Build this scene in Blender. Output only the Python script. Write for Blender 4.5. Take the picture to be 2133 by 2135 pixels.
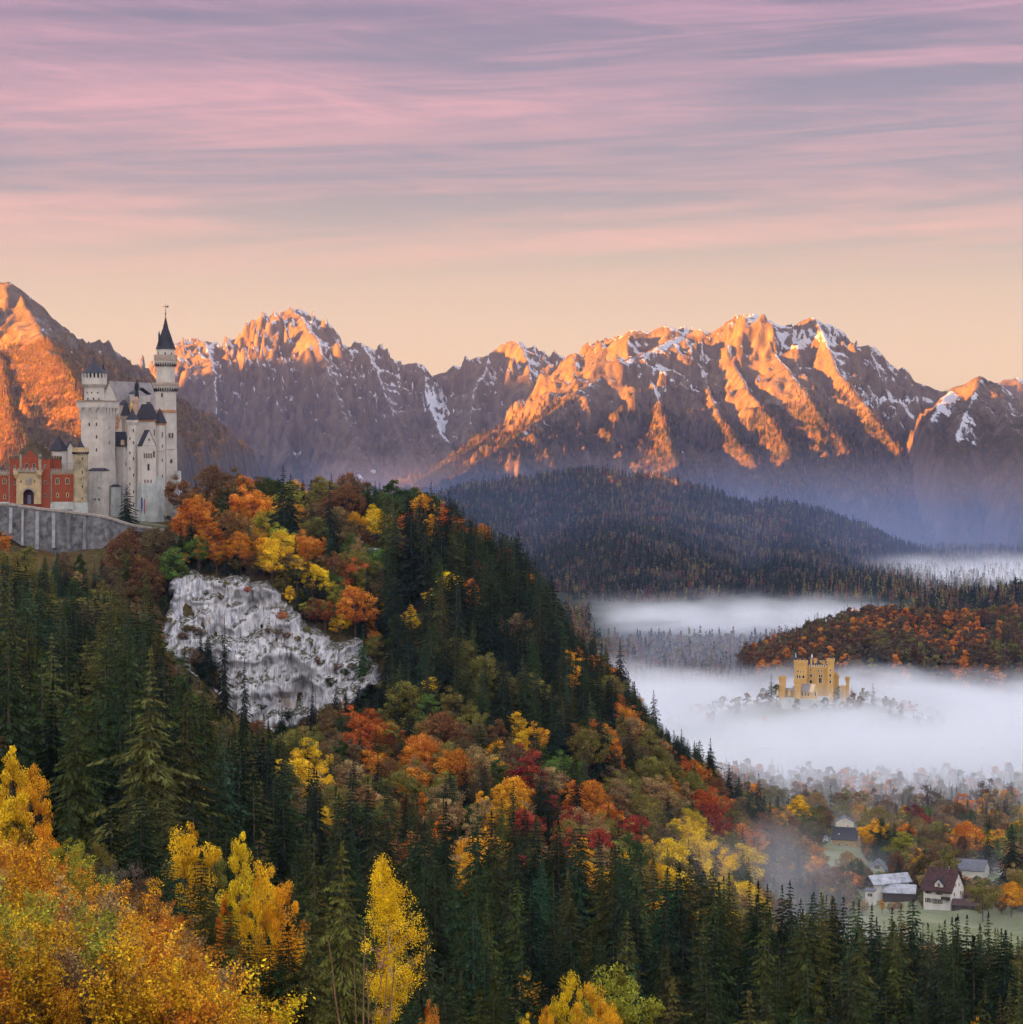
import bpy, math, random
import numpy as np
from mathutils import Vector

# ------------------------------------------------------------------ camera, sky, sun, exposure
F = 5500.0            # focal length in photo pixels; photo is 2133 x 2135
CX, HOR = 1066.5, 950.0
scene = bpy.context.scene
for o in list(bpy.data.objects):
    bpy.data.objects.remove(o)
cam_d = bpy.data.cameras.new('camera')
cam = bpy.data.objects.new('camera', cam_d)
scene.collection.objects.link(cam)
cam.location = (0, 0, 0)
cam.rotation_euler = (math.radians(90), 0, 0)
cam_d.sensor_fit = 'VERTICAL'
cam_d.sensor_height = 36.0
cam_d.lens = 36.0 * F / 2135.0
cam_d.shift_y = -(1067.5 - HOR) / 2135.0
cam_d.clip_start = 1.0
cam_d.clip_end = 90000
scene.camera = cam

SUN_EL = 4.2
SUN_TRAVEL = (0.90, 0.436)          # horizontal direction the light travels in
sun_d = bpy.data.lights.new('sun', 'SUN')
sun_d.energy = 5.0
sun_d.color = (1.0, 0.335, 0.014)
sun_d.angle = math.radians(0.5)
sun = bpy.data.objects.new('sun', sun_d)
scene.collection.objects.link(sun)
se = math.radians(SUN_EL)
tr = Vector((SUN_TRAVEL[0] * math.cos(se), SUN_TRAVEL[1] * math.cos(se), -math.sin(se))).normalized()
sun.rotation_euler = tr.to_track_quat('-Z', 'Y').to_euler()

scene.view_settings.view_transform = 'Standard'
scene.view_settings.look = 'None'
scene.view_settings.exposure = 4.1
scene.view_settings.gamma = 1.0

scene.cycles.volume_bounces = 1
scene.cycles.max_bounces = 6
scene.cycles.diffuse_bounces = 2
scene.cycles.glossy_bounces = 1
scene.cycles.transmission_bounces = 2
scene.cycles.transparent_max_bounces = 4
scene.cycles.volume_max_steps = 128
scene.cycles.volume_step_rate = 1.0
scene.cycles.use_denoising = True
scene.cycles.use_adaptive_sampling = True
scene.cycles.adaptive_threshold = 0.03
scene.cycles.caustics_reflective = False
scene.cycles.caustics_refractive = False


class NT:
    """tiny helper to write node trees"""
    def __init__(s, tree):
        s.t = tree; s.n = tree.nodes; s.l = tree.links
    def new(s, typ, ins=None, **kw):
        nd = s.n.new(typ)
        for k, v in kw.items():
            setattr(nd, k, v)
        for k, v in (ins or {}).items():
            s.put(nd.inputs[k], v)
        return nd
    def put(s, sock, v):
        if hasattr(v, 'is_linked') or hasattr(v, 'links'):
            s.l.new(v, sock)
        else:
            sock.default_value = v
    def math(s, op, a, b=0.0, c=0.0, clamp=False):
        nd = s.n.new('ShaderNodeMath'); nd.operation = op; nd.use_clamp = clamp
        s.put(nd.inputs[0], a); s.put(nd.inputs[1], b)
        if op in ('MULTIPLY_ADD', 'COMPARE', 'SMOOTH_MIN', 'WRAP'):
            s.put(nd.inputs[2], c)
        return nd.outputs[0]
    def map(s, v, a, b, c=0.0, d=1.0, smooth=False):
        nd = s.n.new('ShaderNodeMapRange'); nd.clamp = True
        if smooth: nd.interpolation_type = 'SMOOTHSTEP'
        for i, x in enumerate((v, a, b, c, d)):
            s.put(nd.inputs[i], x)
        return nd.outputs[0]
    def noise(s, vec, scale, detail=4, rough=0.55, distort=0.0):
        nd = s.n.new('ShaderNodeTexNoise')
        if vec is not None: s.put(nd.inputs['Vector'], vec)
        nd.inputs['Scale'].default_value = scale
        nd.inputs['Detail'].default_value = detail
        nd.inputs['Roughness'].default_value = rough
        nd.inputs['Distortion'].default_value = distort
        return nd.outputs['Fac']
    def vscale(s, vec, v):
        nd = s.n.new('ShaderNodeVectorMath'); nd.operation = 'MULTIPLY'
        s.put(nd.inputs[0], vec); nd.inputs[1].default_value = v
        return nd.outputs[0]
    def vadd(s, vec, v):
        nd = s.n.new('ShaderNodeVectorMath'); nd.operation = 'ADD'
        s.put(nd.inputs[0], vec); s.put(nd.inputs[1], v)
        return nd.outputs[0]
    def mix(s, f, a, b, mode='MIX'):
        nd = s.n.new('ShaderNodeMix'); nd.data_type = 'RGBA'; nd.blend_type = mode
        nd.clamp_factor = True
        s.put(nd.inputs[0], f); s.put(nd.inputs[6], a); s.put(nd.inputs[7], b)
        return nd.outputs[2]
    def ramp(s, f, stops, interp='LINEAR'):
        nd = s.n.new('ShaderNodeValToRGB'); cr = nd.color_ramp; cr.interpolation = interp
        while len(cr.elements) < len(stops):
            cr.elements.new(0.5)
        for e, (p, c) in zip(cr.elements, stops):
            e.position = p; e.color = c
        s.put(nd.inputs[0], f)
        return nd.outputs['Color']


def lin(r, g, b, a=1.0):
    f = lambda v: (v / 255.0) / 12.92 if v <= 10 else ((v / 255.0 + 0.055) / 1.055) ** 2.4
    return (f(r), f(g), f(b), a)


world = bpy.data.worlds.new('World')
scene.world = world
world.use_nodes = True
W = NT(world.node_tree)
W.n.clear()
wout = W.new('ShaderNodeOutputWorld')
tc = W.new('ShaderNodeTexCoord')
dirv = tc.outputs['Generated']
sep = W.new('ShaderNodeSeparateXYZ', {0: dirv})
el = sep.outputs['Z']
SK = 0.0522     # brightness of the dawn sky against the exposure above


def sc3(c, k):
    return (c[0] * k, c[1] * k, c[2] * k, 1.0)


# clear dawn sky colour by height over the horizon (z of the direction): peach, mauve, blue-violet
zmap = W.map(el, 0.0, 0.35)
base = W.ramp(zmap, [
    (0.00, sc3(lin(255, 222, 176), SK)),
    (0.10, sc3(lin(253, 219, 176), SK)),
    (0.18, sc3(lin(230, 200, 174), SK)),
    (0.235, sc3(lin(192, 175, 170), SK)),
    (0.29, sc3(lin(160, 149, 165), SK)),
    (0.36, sc3(lin(146, 137, 162), SK)),
    (0.48, sc3(lin(126, 117, 150), SK)),
    (1.00, sc3(lin(222, 226, 245), SK))])
# high thin cloud, streaked along the wind
def cloud(sx, sy, sz, tilt, off, detail, dist, rough=0.5):
    m = W.new('ShaderNodeMapping', {0: dirv})
    m.inputs['Rotation'].default_value = (0, math.radians(tilt), 0)
    m.inputs['Location'].default_value = off
    s = W.vscale(m.outputs[0], (sx, sy, sz))
    return W.noise(s, 1.0, detail, rough, dist)
c1 = W.map(cloud(2.6, 2.6, 30.0, 1.6, (3.1, 0.7, 0.35), 4, 0.5), 0.42, 0.60, smooth=True)
c2 = W.map(cloud(5.0, 5.0, 105.0, 2.6, (0.3, 1.7, 0.95), 7, 0.8, 0.6), 0.42, 0.66, smooth=True)
c3 = W.map(cloud(11.0, 11.0, 120.0, -5.5, (1.3, 4.7, 0.2), 8, 1.2, 0.66), 0.44, 0.70, smooth=True)
c4 = W.map(cloud(26.0, 26.0, 190.0, -7.5, (6.3, 2.7, 1.2), 8, 0.9, 0.7), 0.42, 0.72, smooth=True)
cl = W.math('ADD', W.math('MULTIPLY', c1, 0.52), W.math('MULTIPLY', c2, 0.42), clamp=True)
fine = W.math('ADD', W.math('MULTIPLY', c3, 0.36), W.math('MULTIPLY', c4, 0.22))
cl = W.math('ADD', cl, W.math('MULTIPLY', fine, W.math('ADD', 0.35, W.math('MULTIPLY', c1, 0.65))), clamp=True)
cl = W.math('MULTIPLY', cl, W.map(el, 0.05, 0.088, 0.32, 1.0, smooth=True))
ccol = W.ramp(zmap, [
    (0.00, sc3(lin(255, 214, 180), SK)),
    (0.20, sc3(lin(250, 194, 176), SK)),
    (0.32, sc3(lin(234, 172, 178), SK)),
    (0.50, sc3(lin(212, 154, 182), SK)),
    (1.00, sc3(lin(235, 215, 235), SK))])
skyc = W.mix(cl, base, ccol)
# light of the rest of the dome: brighter towards the zenith and towards the dawn behind the camera
up = W.map(el, 0.25, 0.9, smooth=True)
back = W.map(sep.outputs['Y'], 0.75, -0.6, smooth=True)
dome = W.mix(back, sc3(lin(215, 225, 252), SK * 2.5), sc3(lin(240, 234, 238), SK * 2.6))
fac = W.math('MAXIMUM', up, W.math('MULTIPLY', back, W.map(el, -0.02, 0.1)))
skyc = W.mix(fac, skyc, dome)
nish = W.new('ShaderNodeTexSky', sky_type='NISHITA')
nish.sun_disc = False
nish.sun_elevation = math.radians(SUN_EL)
nish.sun_rotation = math.atan2(-SUN_TRAVEL[0], -SUN_TRAVEL[1])
bg1 = W.new('ShaderNodeBackground', {'Color': nish.outputs[0], 'Strength': 0.0025})
bg2 = W.new('ShaderNodeBackground', {'Color': skyc, 'Strength': 1.0})
addw = W.new('ShaderNodeAddShader', {0: bg1.outputs[0], 1: bg2.outputs[0]})
W.l.new(addw.outputs[0], wout.inputs['Surface'])
world.cycles.sampling_method = 'MANUAL'
world.cycles.sample_map_resolution = 512

# ------------------------------------------------------------------ helpers
COL = scene.collection
rng = np.random.default_rng(11)
random.seed(5)


def X(px, D): return (px - CX) / F * D
def Z(py, D): return (HOR - py) / F * D
def P(px, py, D): return Vector((X(px, D), D, Z(py, D)))


def tag(o, label=None, cat=None, group=None, kind=None):
    if label: o['label'] = label
    if cat: o['category'] = cat
    if group: o['group'] = group
    if kind: o['kind'] = kind
    return o


def thing(name, loc, label, cat, group=None):
    o = bpy.data.objects.new(name, None)
    COL.objects.link(o); o.location = loc
    o.empty_display_size = 1.0
    return tag(o, label, cat, group)


def raw_mesh(name, V, Fc, mats=(), smooth=False, midx=None, attrs=None):
    me = bpy.data.meshes.new(name)
    V = np.asarray(V, dtype=np.float32)
    Fc = np.asarray(Fc, dtype=np.int32)
    n, k = Fc.shape
    me.vertices.add(len(V)); me.vertices.foreach_set('co', V.ravel())
    me.loops.add(n * k); me.loops.foreach_set('vertex_index', Fc.ravel())
    me.polygons.add(n)
    me.polygons.foreach_set('loop_start', np.arange(0, n * k, k, dtype=np.int32))
    me.polygons.foreach_set('loop_total', np.full(n, k, dtype=np.int32))
    if midx is not None:
        me.polygons.foreach_set('material_index', np.asarray(midx, dtype=np.int32))
    me.polygons.foreach_set('use_smooth', np.full(n, smooth, dtype=bool))
    for m in mats: me.materials.append(m)
    me.update(calc_edges=True)
    for an, (typ, dom, dat) in (attrs or {}).items():
        a = me.attributes.new(an, typ, dom)
        a.data.foreach_set('vector' if typ == 'FLOAT_VECTOR' else 'color' if typ == 'FLOAT_COLOR' else 'value', np.asarray(dat, dtype=np.int32 if typ == 'INT' else np.float32).ravel())
    return me


def link(name, me, parent=None, loc=None):
    o = bpy.data.objects.new(name, me)
    COL.objects.link(o)
    if parent is not None: o.parent = parent
    if loc is not None: o.location = loc
    return o


# ---- numpy gradient noise
_perm = np.random.default_rng(3).permutation(65536).astype(np.int64)
_grad = np.random.default_rng(4).uniform(0, 2 * np.pi, 65536)
_gx, _gy = np.cos(_grad), np.sin(_grad)


def pnoise(x, y, seed=0):
    xi = np.floor(x).astype(np.int64); yi = np.floor(y).astype(np.int64)
    xf = x - xi; yf = y - yi
    u = xf * xf * xf * (xf * (xf * 6 - 15) + 10); v = yf * yf * yf * (yf * (yf * 6 - 15) + 10)
    def g(ix, iy, dx, dy):
        h = _perm[(ix * 7919 + _perm[(iy + seed * 131) & 65535]) & 65535]
        return _gx[h] * dx + _gy[h] * dy
    a = g(xi, yi, xf, yf); b = g(xi + 1, yi, xf - 1, yf)
    c = g(xi, yi + 1, xf, yf - 1); d = g(xi + 1, yi + 1, xf - 1, yf - 1)
    return (a + u * (b - a)) * (1 - v) + (c + u * (d - c)) * v


def fbm(x, y, octv=5, seed=0, gain=0.5, lac=2.03):
    s = 0; a = 1.0
    for i in range(octv):
        s = s + a * pnoise(x, y, seed + i * 17); x = x * lac + 3.7; y = y * lac - 1.3; a *= gain
    return s


def ridged(x, y, octv=5, seed=0, gain=0.5):
    s = 0; a = 1.0; w = 1.0
    for i in range(octv):
        n = 1 - np.abs(pnoise(x, y, seed + i * 13)) * 2
        n = n * n * w
        s = s + a * n; w = np.clip(n * 1.6, 0, 1); x = x * 2.07 + 1.7; y = y * 2.07 + 9.2; a *= gain
    return s


def sstep(a, b, x):
    t = np.clip((x - a) / (b - a), 0, 1)
    return t * t * (3 - 2 * t)


# ---- materials
MATS = {}
def mat(name):
    m = bpy.data.materials.new(name); m.use_nodes = True
    t = NT(m.node_tree); t.n.clear()
    t.out = t.new('ShaderNodeOutputMaterial')
    MATS[name] = m
    return m, t


def simple_mat(name, col, rough=0.85, var=0.12, scale=0.6, bump=0.3, spec=0.2, streak=0.0):
    m, t = mat(name)
    geo = t.new('ShaderNodeNewGeometry')
    n1 = t.noise(geo.outputs['Position'], scale, 5, 0.6)
    n2 = t.noise(t.vscale(geo.outputs['Position'], (1, 1, 0.12)), scale * 1.7, 4, 0.6)
    c0 = (col[0], col[1], col[2], 1)
    dark = tuple(c * (1 - var * 2.2) for c in col) + (1,)
    lite = tuple(min(1, c * (1 + var)) for c in col) + (1,)
    c = t.mix(t.map(n1, 0.3, 0.7), dark, lite)
    c = t.mix(t.math('MULTIPLY', t.map(n2, 0.48, 0.75), streak), c, tuple(v * 0.55 for v in col) + (1,))
    b = t.new('ShaderNodeBump', {'Height': t.noise(geo.outputs['Position'], scale * 5, 3), 'Strength': bump, 'Distance': 0.05})
    p = t.new('ShaderNodeBsdfPrincipled', {'Base Color': c, 'Roughness': rough, 'Normal': b.outputs[0], 'Specular IOR Level': spec})
    t.l.new(p.outputs[0], t.out.inputs[0])
    return m
# ------------------------------------------------------------------ the ground
GP = np.array([-1500, -300, 0, 330, 480, 600, 790, 850, 950, 1080, 1200, 1330, 1500, 1640, 1800, 2133, 3000], float)
GD = np.array([0, 20, 60, 100, 150, 200, 300, 400, 520, 650, 750, 845, 872, 950, 1050, 1200, 1500, 1850], float)
GZ = np.array([
 [-2,-4.7,-14,-23,-27,-31,-46,-58,-62,-58,-50,-42,-36,-24,-30,-60,-120,-170],
 [-2,-4.7,-14,-23,-27,-32,-48,-60,-64,-58,-50,-43,-39,-23,-30,-70,-140,-175],
 [-2,-4.7,-14,-23,-28,-34,-54,-63,-66,-62,-55,-46,-42,-23,-30,-80,-160,-178],
 [-2,-4.7,-15,-24,-31,-40,-57,-70,-74,-72,-70,-62,-38,-24,-34,-90,-168,-180],
 [-2,-4.7,-16,-26,-36,-45,-62,-80,-85,-84,-84,-80,-38,-21,-34,-100,-172,-180],
 [-2,-4.7,-17,-27,-40,-49,-68,-90,-94,-93,-92,-88,-40,-21,-36,-110,-174,-180],
 [-2,-4.7,-18,-31,-44,-52,-86,-101,-105,-105,-99,-84,-58,-22,-40,-115,-175,-180],
 [-2,-4.7,-19,-33,-45,-53,-88,-103,-108,-108,-98,-68,-54,-22,-44,-118,-175,-180],
 [-2,-4.7,-20,-35,-55,-71,-96,-105,-110,-110,-98,-63,-50,-25,-52,-120,-176,-180],
 [-2,-4.7,-21,-33,-43,-52,-86,-106,-112,-112,-101,-74,-66,-47,-66,-128,-176,-180],
 [-2,-4.7,-21,-33,-43,-50,-84,-106,-112,-114,-106,-87,-82,-75,-88,-138,-176,-180],
 [-2,-4.7,-22,-34,-44,-52,-86,-104,-112,-120,-116,-101,-99,-99,-112,-150,-176,-180],
 [-2,-4.7,-22,-40,-58,-74,-94,-105,-113,-128,-134,-128,-126,-127,-140,-165,-176,-180],
 [-2,-4.7,-22,-40,-58,-74,-95,-105,-114,-134,-150,-152,-151,-148,-158,-171,-176,-180],
 [-2,-4.7,-22,-40,-58,-75,-96,-106,-115,-140,-155,-160,-162,-164,-169,-172,-176,-180],
 [-2,-4.7,-22,-40,-58,-75,-98,-108,-118,-142,-157,-161,-162,-164,-169,-172,-176,-180],
 [-2,-4.7,-22,-40,-58,-75,-100,-110,-122,-145,-158,-162,-163,-165,-170,-173,-177,-180]], float)
KNOLL = (X(1690, 1720), 1720.0)


def ground_z(x, y, rough=True):
    x = np.asarray(x, float); y = np.asarray(y, float)
    D = np.clip(y, 0, None)
    px = np.clip(CX + x / np.maximum(D, 60) * F, GP[0], GP[-1])
    i = np.clip(np.searchsorted(GP, px) - 1, 0, len(GP) - 2)
    j = np.clip(np.searchsorted(GD, D) - 1, 0, len(GD) - 2)
    u = np.clip((px - GP[i]) / (GP[i + 1] - GP[i]), 0, 1)
    v = np.clip((D - GD[j]) / (GD[j + 1] - GD[j]), 0, 1)
    z = (GZ[i, j] * (1 - u) + GZ[i + 1, j] * u) * (1 - v) + (GZ[i, j + 1] * (1 - u) + GZ[i + 1, j + 1] * u) * v
    # flatten to the valley floor beyond the castle ridge
    z = np.where(y > 1850, -180 - 8 * sstep(1850, 9000, y), z)
    z = np.where(y < 0, -5 - np.clip(-y, 0, 3000) * 0.04, z)
    # the knoll that the yellow castle stands on
    r = np.hypot((x - KNOLL[0]) / 62.0, (y - KNOLL[1]) / 70.0)
    z = z + 16.5 * (1 - sstep(0.55, 1.5, r))
    # castle terrace
    if rough:
        k = sstep(40, 200, y) * (1 - sstep(1000, 1300, y) * 0.8)
        t = (1 - sstep(0.2, 0.7, np.exp(-((x + 155) / 60) ** 2 - ((y - 965) / 40) ** 2)))
        z = z + k * t * (fbm(x / 45, y / 45, 4, 5) * 5 + fbm(x / 9, y / 9, 3, 8) * 1.2)
    return z


def axis(center, half, step, far, ratio):
    a = list(np.arange(0, half, step)); s = step
    while a[-1] < far:
        s *= ratio; a.append(a[-1] + s)
    return np.minimum(np.array(a), far)


ax = axis(0, 330, 4.5, 9000, 1.22); gx = np.concatenate([-ax[:0:-1], ax])
ay = np.concatenate([-axis(0, 20, 10, 4200, 1.5)[:0:-1], np.arange(0, 1300, 5.0), 1300 + axis(0, 700, 20, 10500, 1.18)])
gxx, gyy = np.meshgrid(gx, ay)
gzz = ground_z(gxx, gyy)
def grid_faces(r, c):
    a = np.arange(r * c).reshape(r, c)
    return np.stack([a[:-1, :-1].ravel(), a[:-1, 1:].ravel(), a[1:, 1:].ravel(), a[1:, :-1].ravel()], 1)

m, t = mat('forest_floor')
geo = t.new('ShaderNodeNewGeometry'); pos = geo.outputs['Position']
n1 = t.noise(pos, 0.03, 6, 0.6); n2 = t.noise(pos, 0.35, 5, 0.65)
c = t.mix(t.map(n1, 0.35, 0.65), (0.030, 0.032, 0.014, 1), (0.075, 0.045, 0.018, 1))
c = t.mix(t.map(n2, 0.45, 0.7), c, (0.10, 0.075, 0.03, 1))
sp = t.new('ShaderNodeSeparateXYZ', {0: pos})
mead = t.math('MULTIPLY', t.map(sp.outputs['Z'], -152, -160), t.map(sp.outputs['Y'], 1900, 1500))
gr = t.mix(t.map(t.noise(pos, 0.06, 5, 0.6), 0.35, 0.65), (0.13, 0.15, 0.075, 1), (0.20, 0.205, 0.12, 1))
c = t.mix(mead, c, gr)
nz = t.new('ShaderNodeSeparateXYZ', {0: geo.outputs['Normal']})
c = t.mix(t.map(sp.outputs['Y'], 1950, 2600), c, (0.028, 0.034, 0.020, 1))
rock = t.map(nz.outputs['Z'], 0.42, 0.30)
c = t.mix(rock, c, (0.22, 0.21, 0.20, 1))
b = t.new('ShaderNodeBump', {'Height': n2, 'Strength': 0.8, 'Distance': 1.0})
p = t.new('ShaderNodeBsdfDiffuse', {'Color': c, 'Normal': b.outputs[0]})
t.l.new(p.outputs[0], t.out.inputs[0])
g = link('ground', raw_mesh('ground', np.stack([gxx.ravel(), gyy.ravel(), gzz.ravel()], 1), grid_faces(*gxx.shape), [m], True))
tag(g, kind='structure')

# ------------------------------------------------------------------ mountains
def mountain_z(x, y, ridges, prm):
    """tent surfaces hung from ridge lines, fluted by gullies that run down from them"""
    wx = x + prm['warp'] * fbm(x / prm['wl'], y / prm['wl'], 4, prm['seed'])
    wy = y + prm['warp'] * fbm(x / prm['wl'] + 31, y / prm['wl'] - 7, 4, prm['seed'] + 50)
    best = np.full(x.shape, -1e9); best2 = best.copy()
    bt = np.zeros(x.shape); bd = np.zeros(x.shape)
    for ri, (rg, s1, s2, dk) in enumerate(ridges):
        pts = [(X(a, d), d, Z(b, d)) for a, b, d in rg]
        acc = ri * 977.0
        for (x0, y0, z0), (x1, y1, z1) in zip(pts[:-1], pts[1:]):
            L = math.hypot(x1 - x0, y1 - y0) + 1e-6
            # crest itself hardly warped
            tt = np.clip(((x - x0) * (x1 - x0) + (y - y0) * (y1 - y0)) / L ** 2, 0, 1)
            d0 = np.hypot(x - x0 - tt * (x1 - x0), y - y0 - tt * (y1 - y0))
            k = sstep(0, prm['free'], d0)
            xx = x + (wx - x) * k; yy = y + (wy - y) * k
            tt = np.clip(((xx - x0) * (x1 - x0) + (yy - y0) * (y1 - y0)) / L ** 2, 0, 1)
            d = np.hypot(xx - x0 - tt * (x1 - x0), yy - y0 - tt * (y1 - y0))
            z = z0 + tt * (z1 - z0) - s1 * np.minimum(d, dk) - s2 * np.maximum(d - dk, 0)
            up = z > best
            best2 = np.where(up, best, np.maximum(best2, z))
            best = np.where(up, z, best)
            bt = np.where(up, acc + tt * L, bt); bd = np.where(up, d, bd)
            acc += L
    sep_ = sstep(0, 25, best - best2) * 0.6 + 0.4
    env = sstep(0, prm['free'], bd) * (1 - 0.5 * sstep(250, 700, bd)) * sep_
    lam = prm['rib']
    rib = (np.abs(pnoise(bt / lam + 0.2 * fbm(x / 200, y / 200, 3, 9), bd / (lam * 7), prm['seed'] + 3)) * 2
           + 0.5 * np.abs(pnoise(bt / lam * 2.3, bd / (lam * 4), prm['seed'] + 4)) * 2)
    z = best + env * prm['amp'] * (0.75 - rib)
    z = z + prm['rock'] * (0.12 + 0.88 * sstep(0, prm['free'], bd)) * (ridged(x / 150, y / 150, 6, prm['seed'] + 8, 0.55) - 0.9)
    k = sstep(0, prm['free'] * .6, bd) * .88 + .12
    z = z + prm['rock'] * .42 * k * (ridged(x / 58 + fbm(x / 90, y / 90, 2, 5), y / 58, 4, prm['seed'] + 21, .6) - 0.9)
    z = z + prm['fine'] * k * fbm(x / 24, y / 24, 4, prm['seed'] + 12, 0.65)
    return z


def mountain(name, ridges, box, step, prm, material, zmin=-200):
    xs = np.arange(box[0], box[1] + step, step); ys = np.arange(box[2], box[3] + step, step)
    xx, yy = np.meshgrid(xs, ys)
    zz = np.maximum(mountain_z(xx, yy, ridges, prm), zmin)
    edge = np.minimum.reduce([xx - box[0], box[1] - xx, yy - box[2], box[3] - yy])
    zz = np.where(edge < 60, zmin + (zz - zmin) * sstep(0, 60, edge), zz)
    fc = grid_faces(*xx.shape)
    keep = zz.ravel()[fc].max(1) > zmin + 0.5
    fc = fc[keep]
    used = np.unique(fc); remap = np.zeros(xx.size, np.int64); remap[used] = np.arange(len(used))
    V = np.stack([xx.ravel(), yy.ravel(), zz.ravel()], 1)[used]
    o = link(name, raw_mesh(name, V, remap[fc], [material], True))
    return tag(o, kind='structure')


def mountain_mat(name, snow_lo, snow_hi, forest_hi, snow_amt, rockc=((0.034, 0.028, 0.025), (0.135, 0.104, 0.078)), streak=0.0, fields=(), forestc=((0.018, 0.024, 0.016), (0.07, 0.045, 0.025)), bumpd=5.0):
    m, t = mat(name)
    geo = t.new('ShaderNodeNewGeometry'); pos = geo.outputs['Position']
    sp = t.new('ShaderNodeSeparateXYZ', {0: pos}); zz = sp.outputs['Z']
    nn = t.new('ShaderNodeSeparateXYZ', {0: geo.outputs['Normal']}); nz = nn.outputs['Z']
    nbig = t.noise(pos, 0.006, 5, 0.6)
    nmid = t.noise(pos, 0.03, 6, 0.65, 0.4)
    nstr = t.noise(t.vscale(pos, (0.05, 0.05, 0.014)), 1.0, 6, 0.7, 0.5)
    nfin = t.noise(pos, 0.14, 5, 0.7)
    c = t.mix(t.map(nstr, 0.32, 0.68), rockc[0] + (1,), rockc[1] + (1,))
    c = t.mix(t.map(nfin, 0.55, 0.75, 0, 0.6), c, tuple(v * 0.5 for v in rockc[0]) + (1,))
    # forest climbs to a ragged line
    fh = t.math('ADD', t.math('MULTIPLY', t.math('SUBTRACT', nbig, 0.5), 330.0), t.math('MULTIPLY', t.math('SUBTRACT', nmid, 0.5), 260.0))
    ff = t.map(t.math('ADD', zz, fh), forest_hi + 22, forest_hi - 22)
    ff = t.math('MULTIPLY', ff, t.map(nz, 0.30, 0.48))
    fcol = t.mix(t.map(t.noise(pos, 0.09, 4, 0.7), 0.40, 0.62), forestc[0] + (1,), forestc[1] + (1,))
    # snow lies on the gentler ledges and in the gullies
    sh = t.map(t.math('ADD', zz, t.math('MULTIPLY', t.math('SUBTRACT', nbig, 0.5), 300.0)), snow_lo, snow_hi)
    sn = t.math('MULTIPLY', sh, snow_amt)
    # chutes of snow that run down the face
    sa_, ca_ = math.sin(streak), math.cos(streak)
    across = t.math('ADD', t.math('MULTIPLY', sp.outputs['X'], ca_), t.math('MULTIPLY', zz, sa_))
    along = t.math('SUBTRACT', t.math('MULTIPLY', zz, ca_), t.math('MULTIPLY', sp.outputs['X'], sa_))
    chv = t.new('ShaderNodeCombineXYZ', {0: t.math('MULTIPLY', across, 0.075), 1: t.math('MULTIPLY', along, 0.007), 2: t.math('MULTIPLY', sp.outputs['Y'], 0.004)})
    nch = t.noise(chv.outputs[0], 1.0, 5, 0.6, 0.25)
    nt = t.math('ADD', t.math('ADD', t.math('MULTIPLY', nmid, 0.36), t.math('MULTIPLY', nfin, 0.32)), t.math('MULTIPLY', nch, 0.32))
    for (fx, fz, frx, frz) in fields:
        q = t.math('POWER', t.math('MULTIPLY', t.math('SUBTRACT', sp.outputs['X'], fx), 1 / frx), 2.0)
        q2 = t.math('POWER', t.math('MULTIPLY', t.math('SUBTRACT', zz, fz), 1 / frz), 2.0)
        nt = t.math('ADD', nt, t.map(t.math('ADD', q, q2), 1.0, 0.2, 0.0, 0.14, smooth=True))
    th = t.math('SUBTRACT', 0.72, t.math('MULTIPLY', sn, 0.22))
    slope = t.map(nz, 0.40, 0.80, -0.10, 0.085)
    dp = t.new('ShaderNodeVectorMath', {0: geo.outputs['Normal']}, operation='DOT_PRODUCT'); dp.inputs[1].default_value = (-0.85, -0.45, 0.25)
    slope = t.math('ADD', slope, t.map(dp.outputs['Value'], 0.1, 0.6, 0.02, -0.16))    # snow has gone from the sides that face the morning sun
    sf = t.map(t.math('SUBTRACT', t.math('ADD', nt, slope), th), 0.0, 0.03)
    
    c = t.mix(ff, c, fcol)
    c = t.mix(sf, c, (0.37, 0.38, 0.42, 1))
    h = t.math('ADD', t.math('MULTIPLY', nstr, 1.0), t.math('MULTIPLY', nfin, 0.45))
    b = t.new('ShaderNodeBump', {'Height': h, 'Strength': 1.0, 'Distance': bumpd})
    p = t.new('ShaderNodeBsdfDiffuse', {'Color': c, 'Normal': b.outputs[0]})
    t.l.new(p.outputs[0], t.out.inputs[0])
    return m


def rg(D0, pts, s1=1.05, s2=0.62, dk=260):
    out = []
    for q in pts:
        out.append((q[0], q[1], q[2] if len(q) > 2 else D0))
    return (out, s1, s2, dk)


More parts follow.
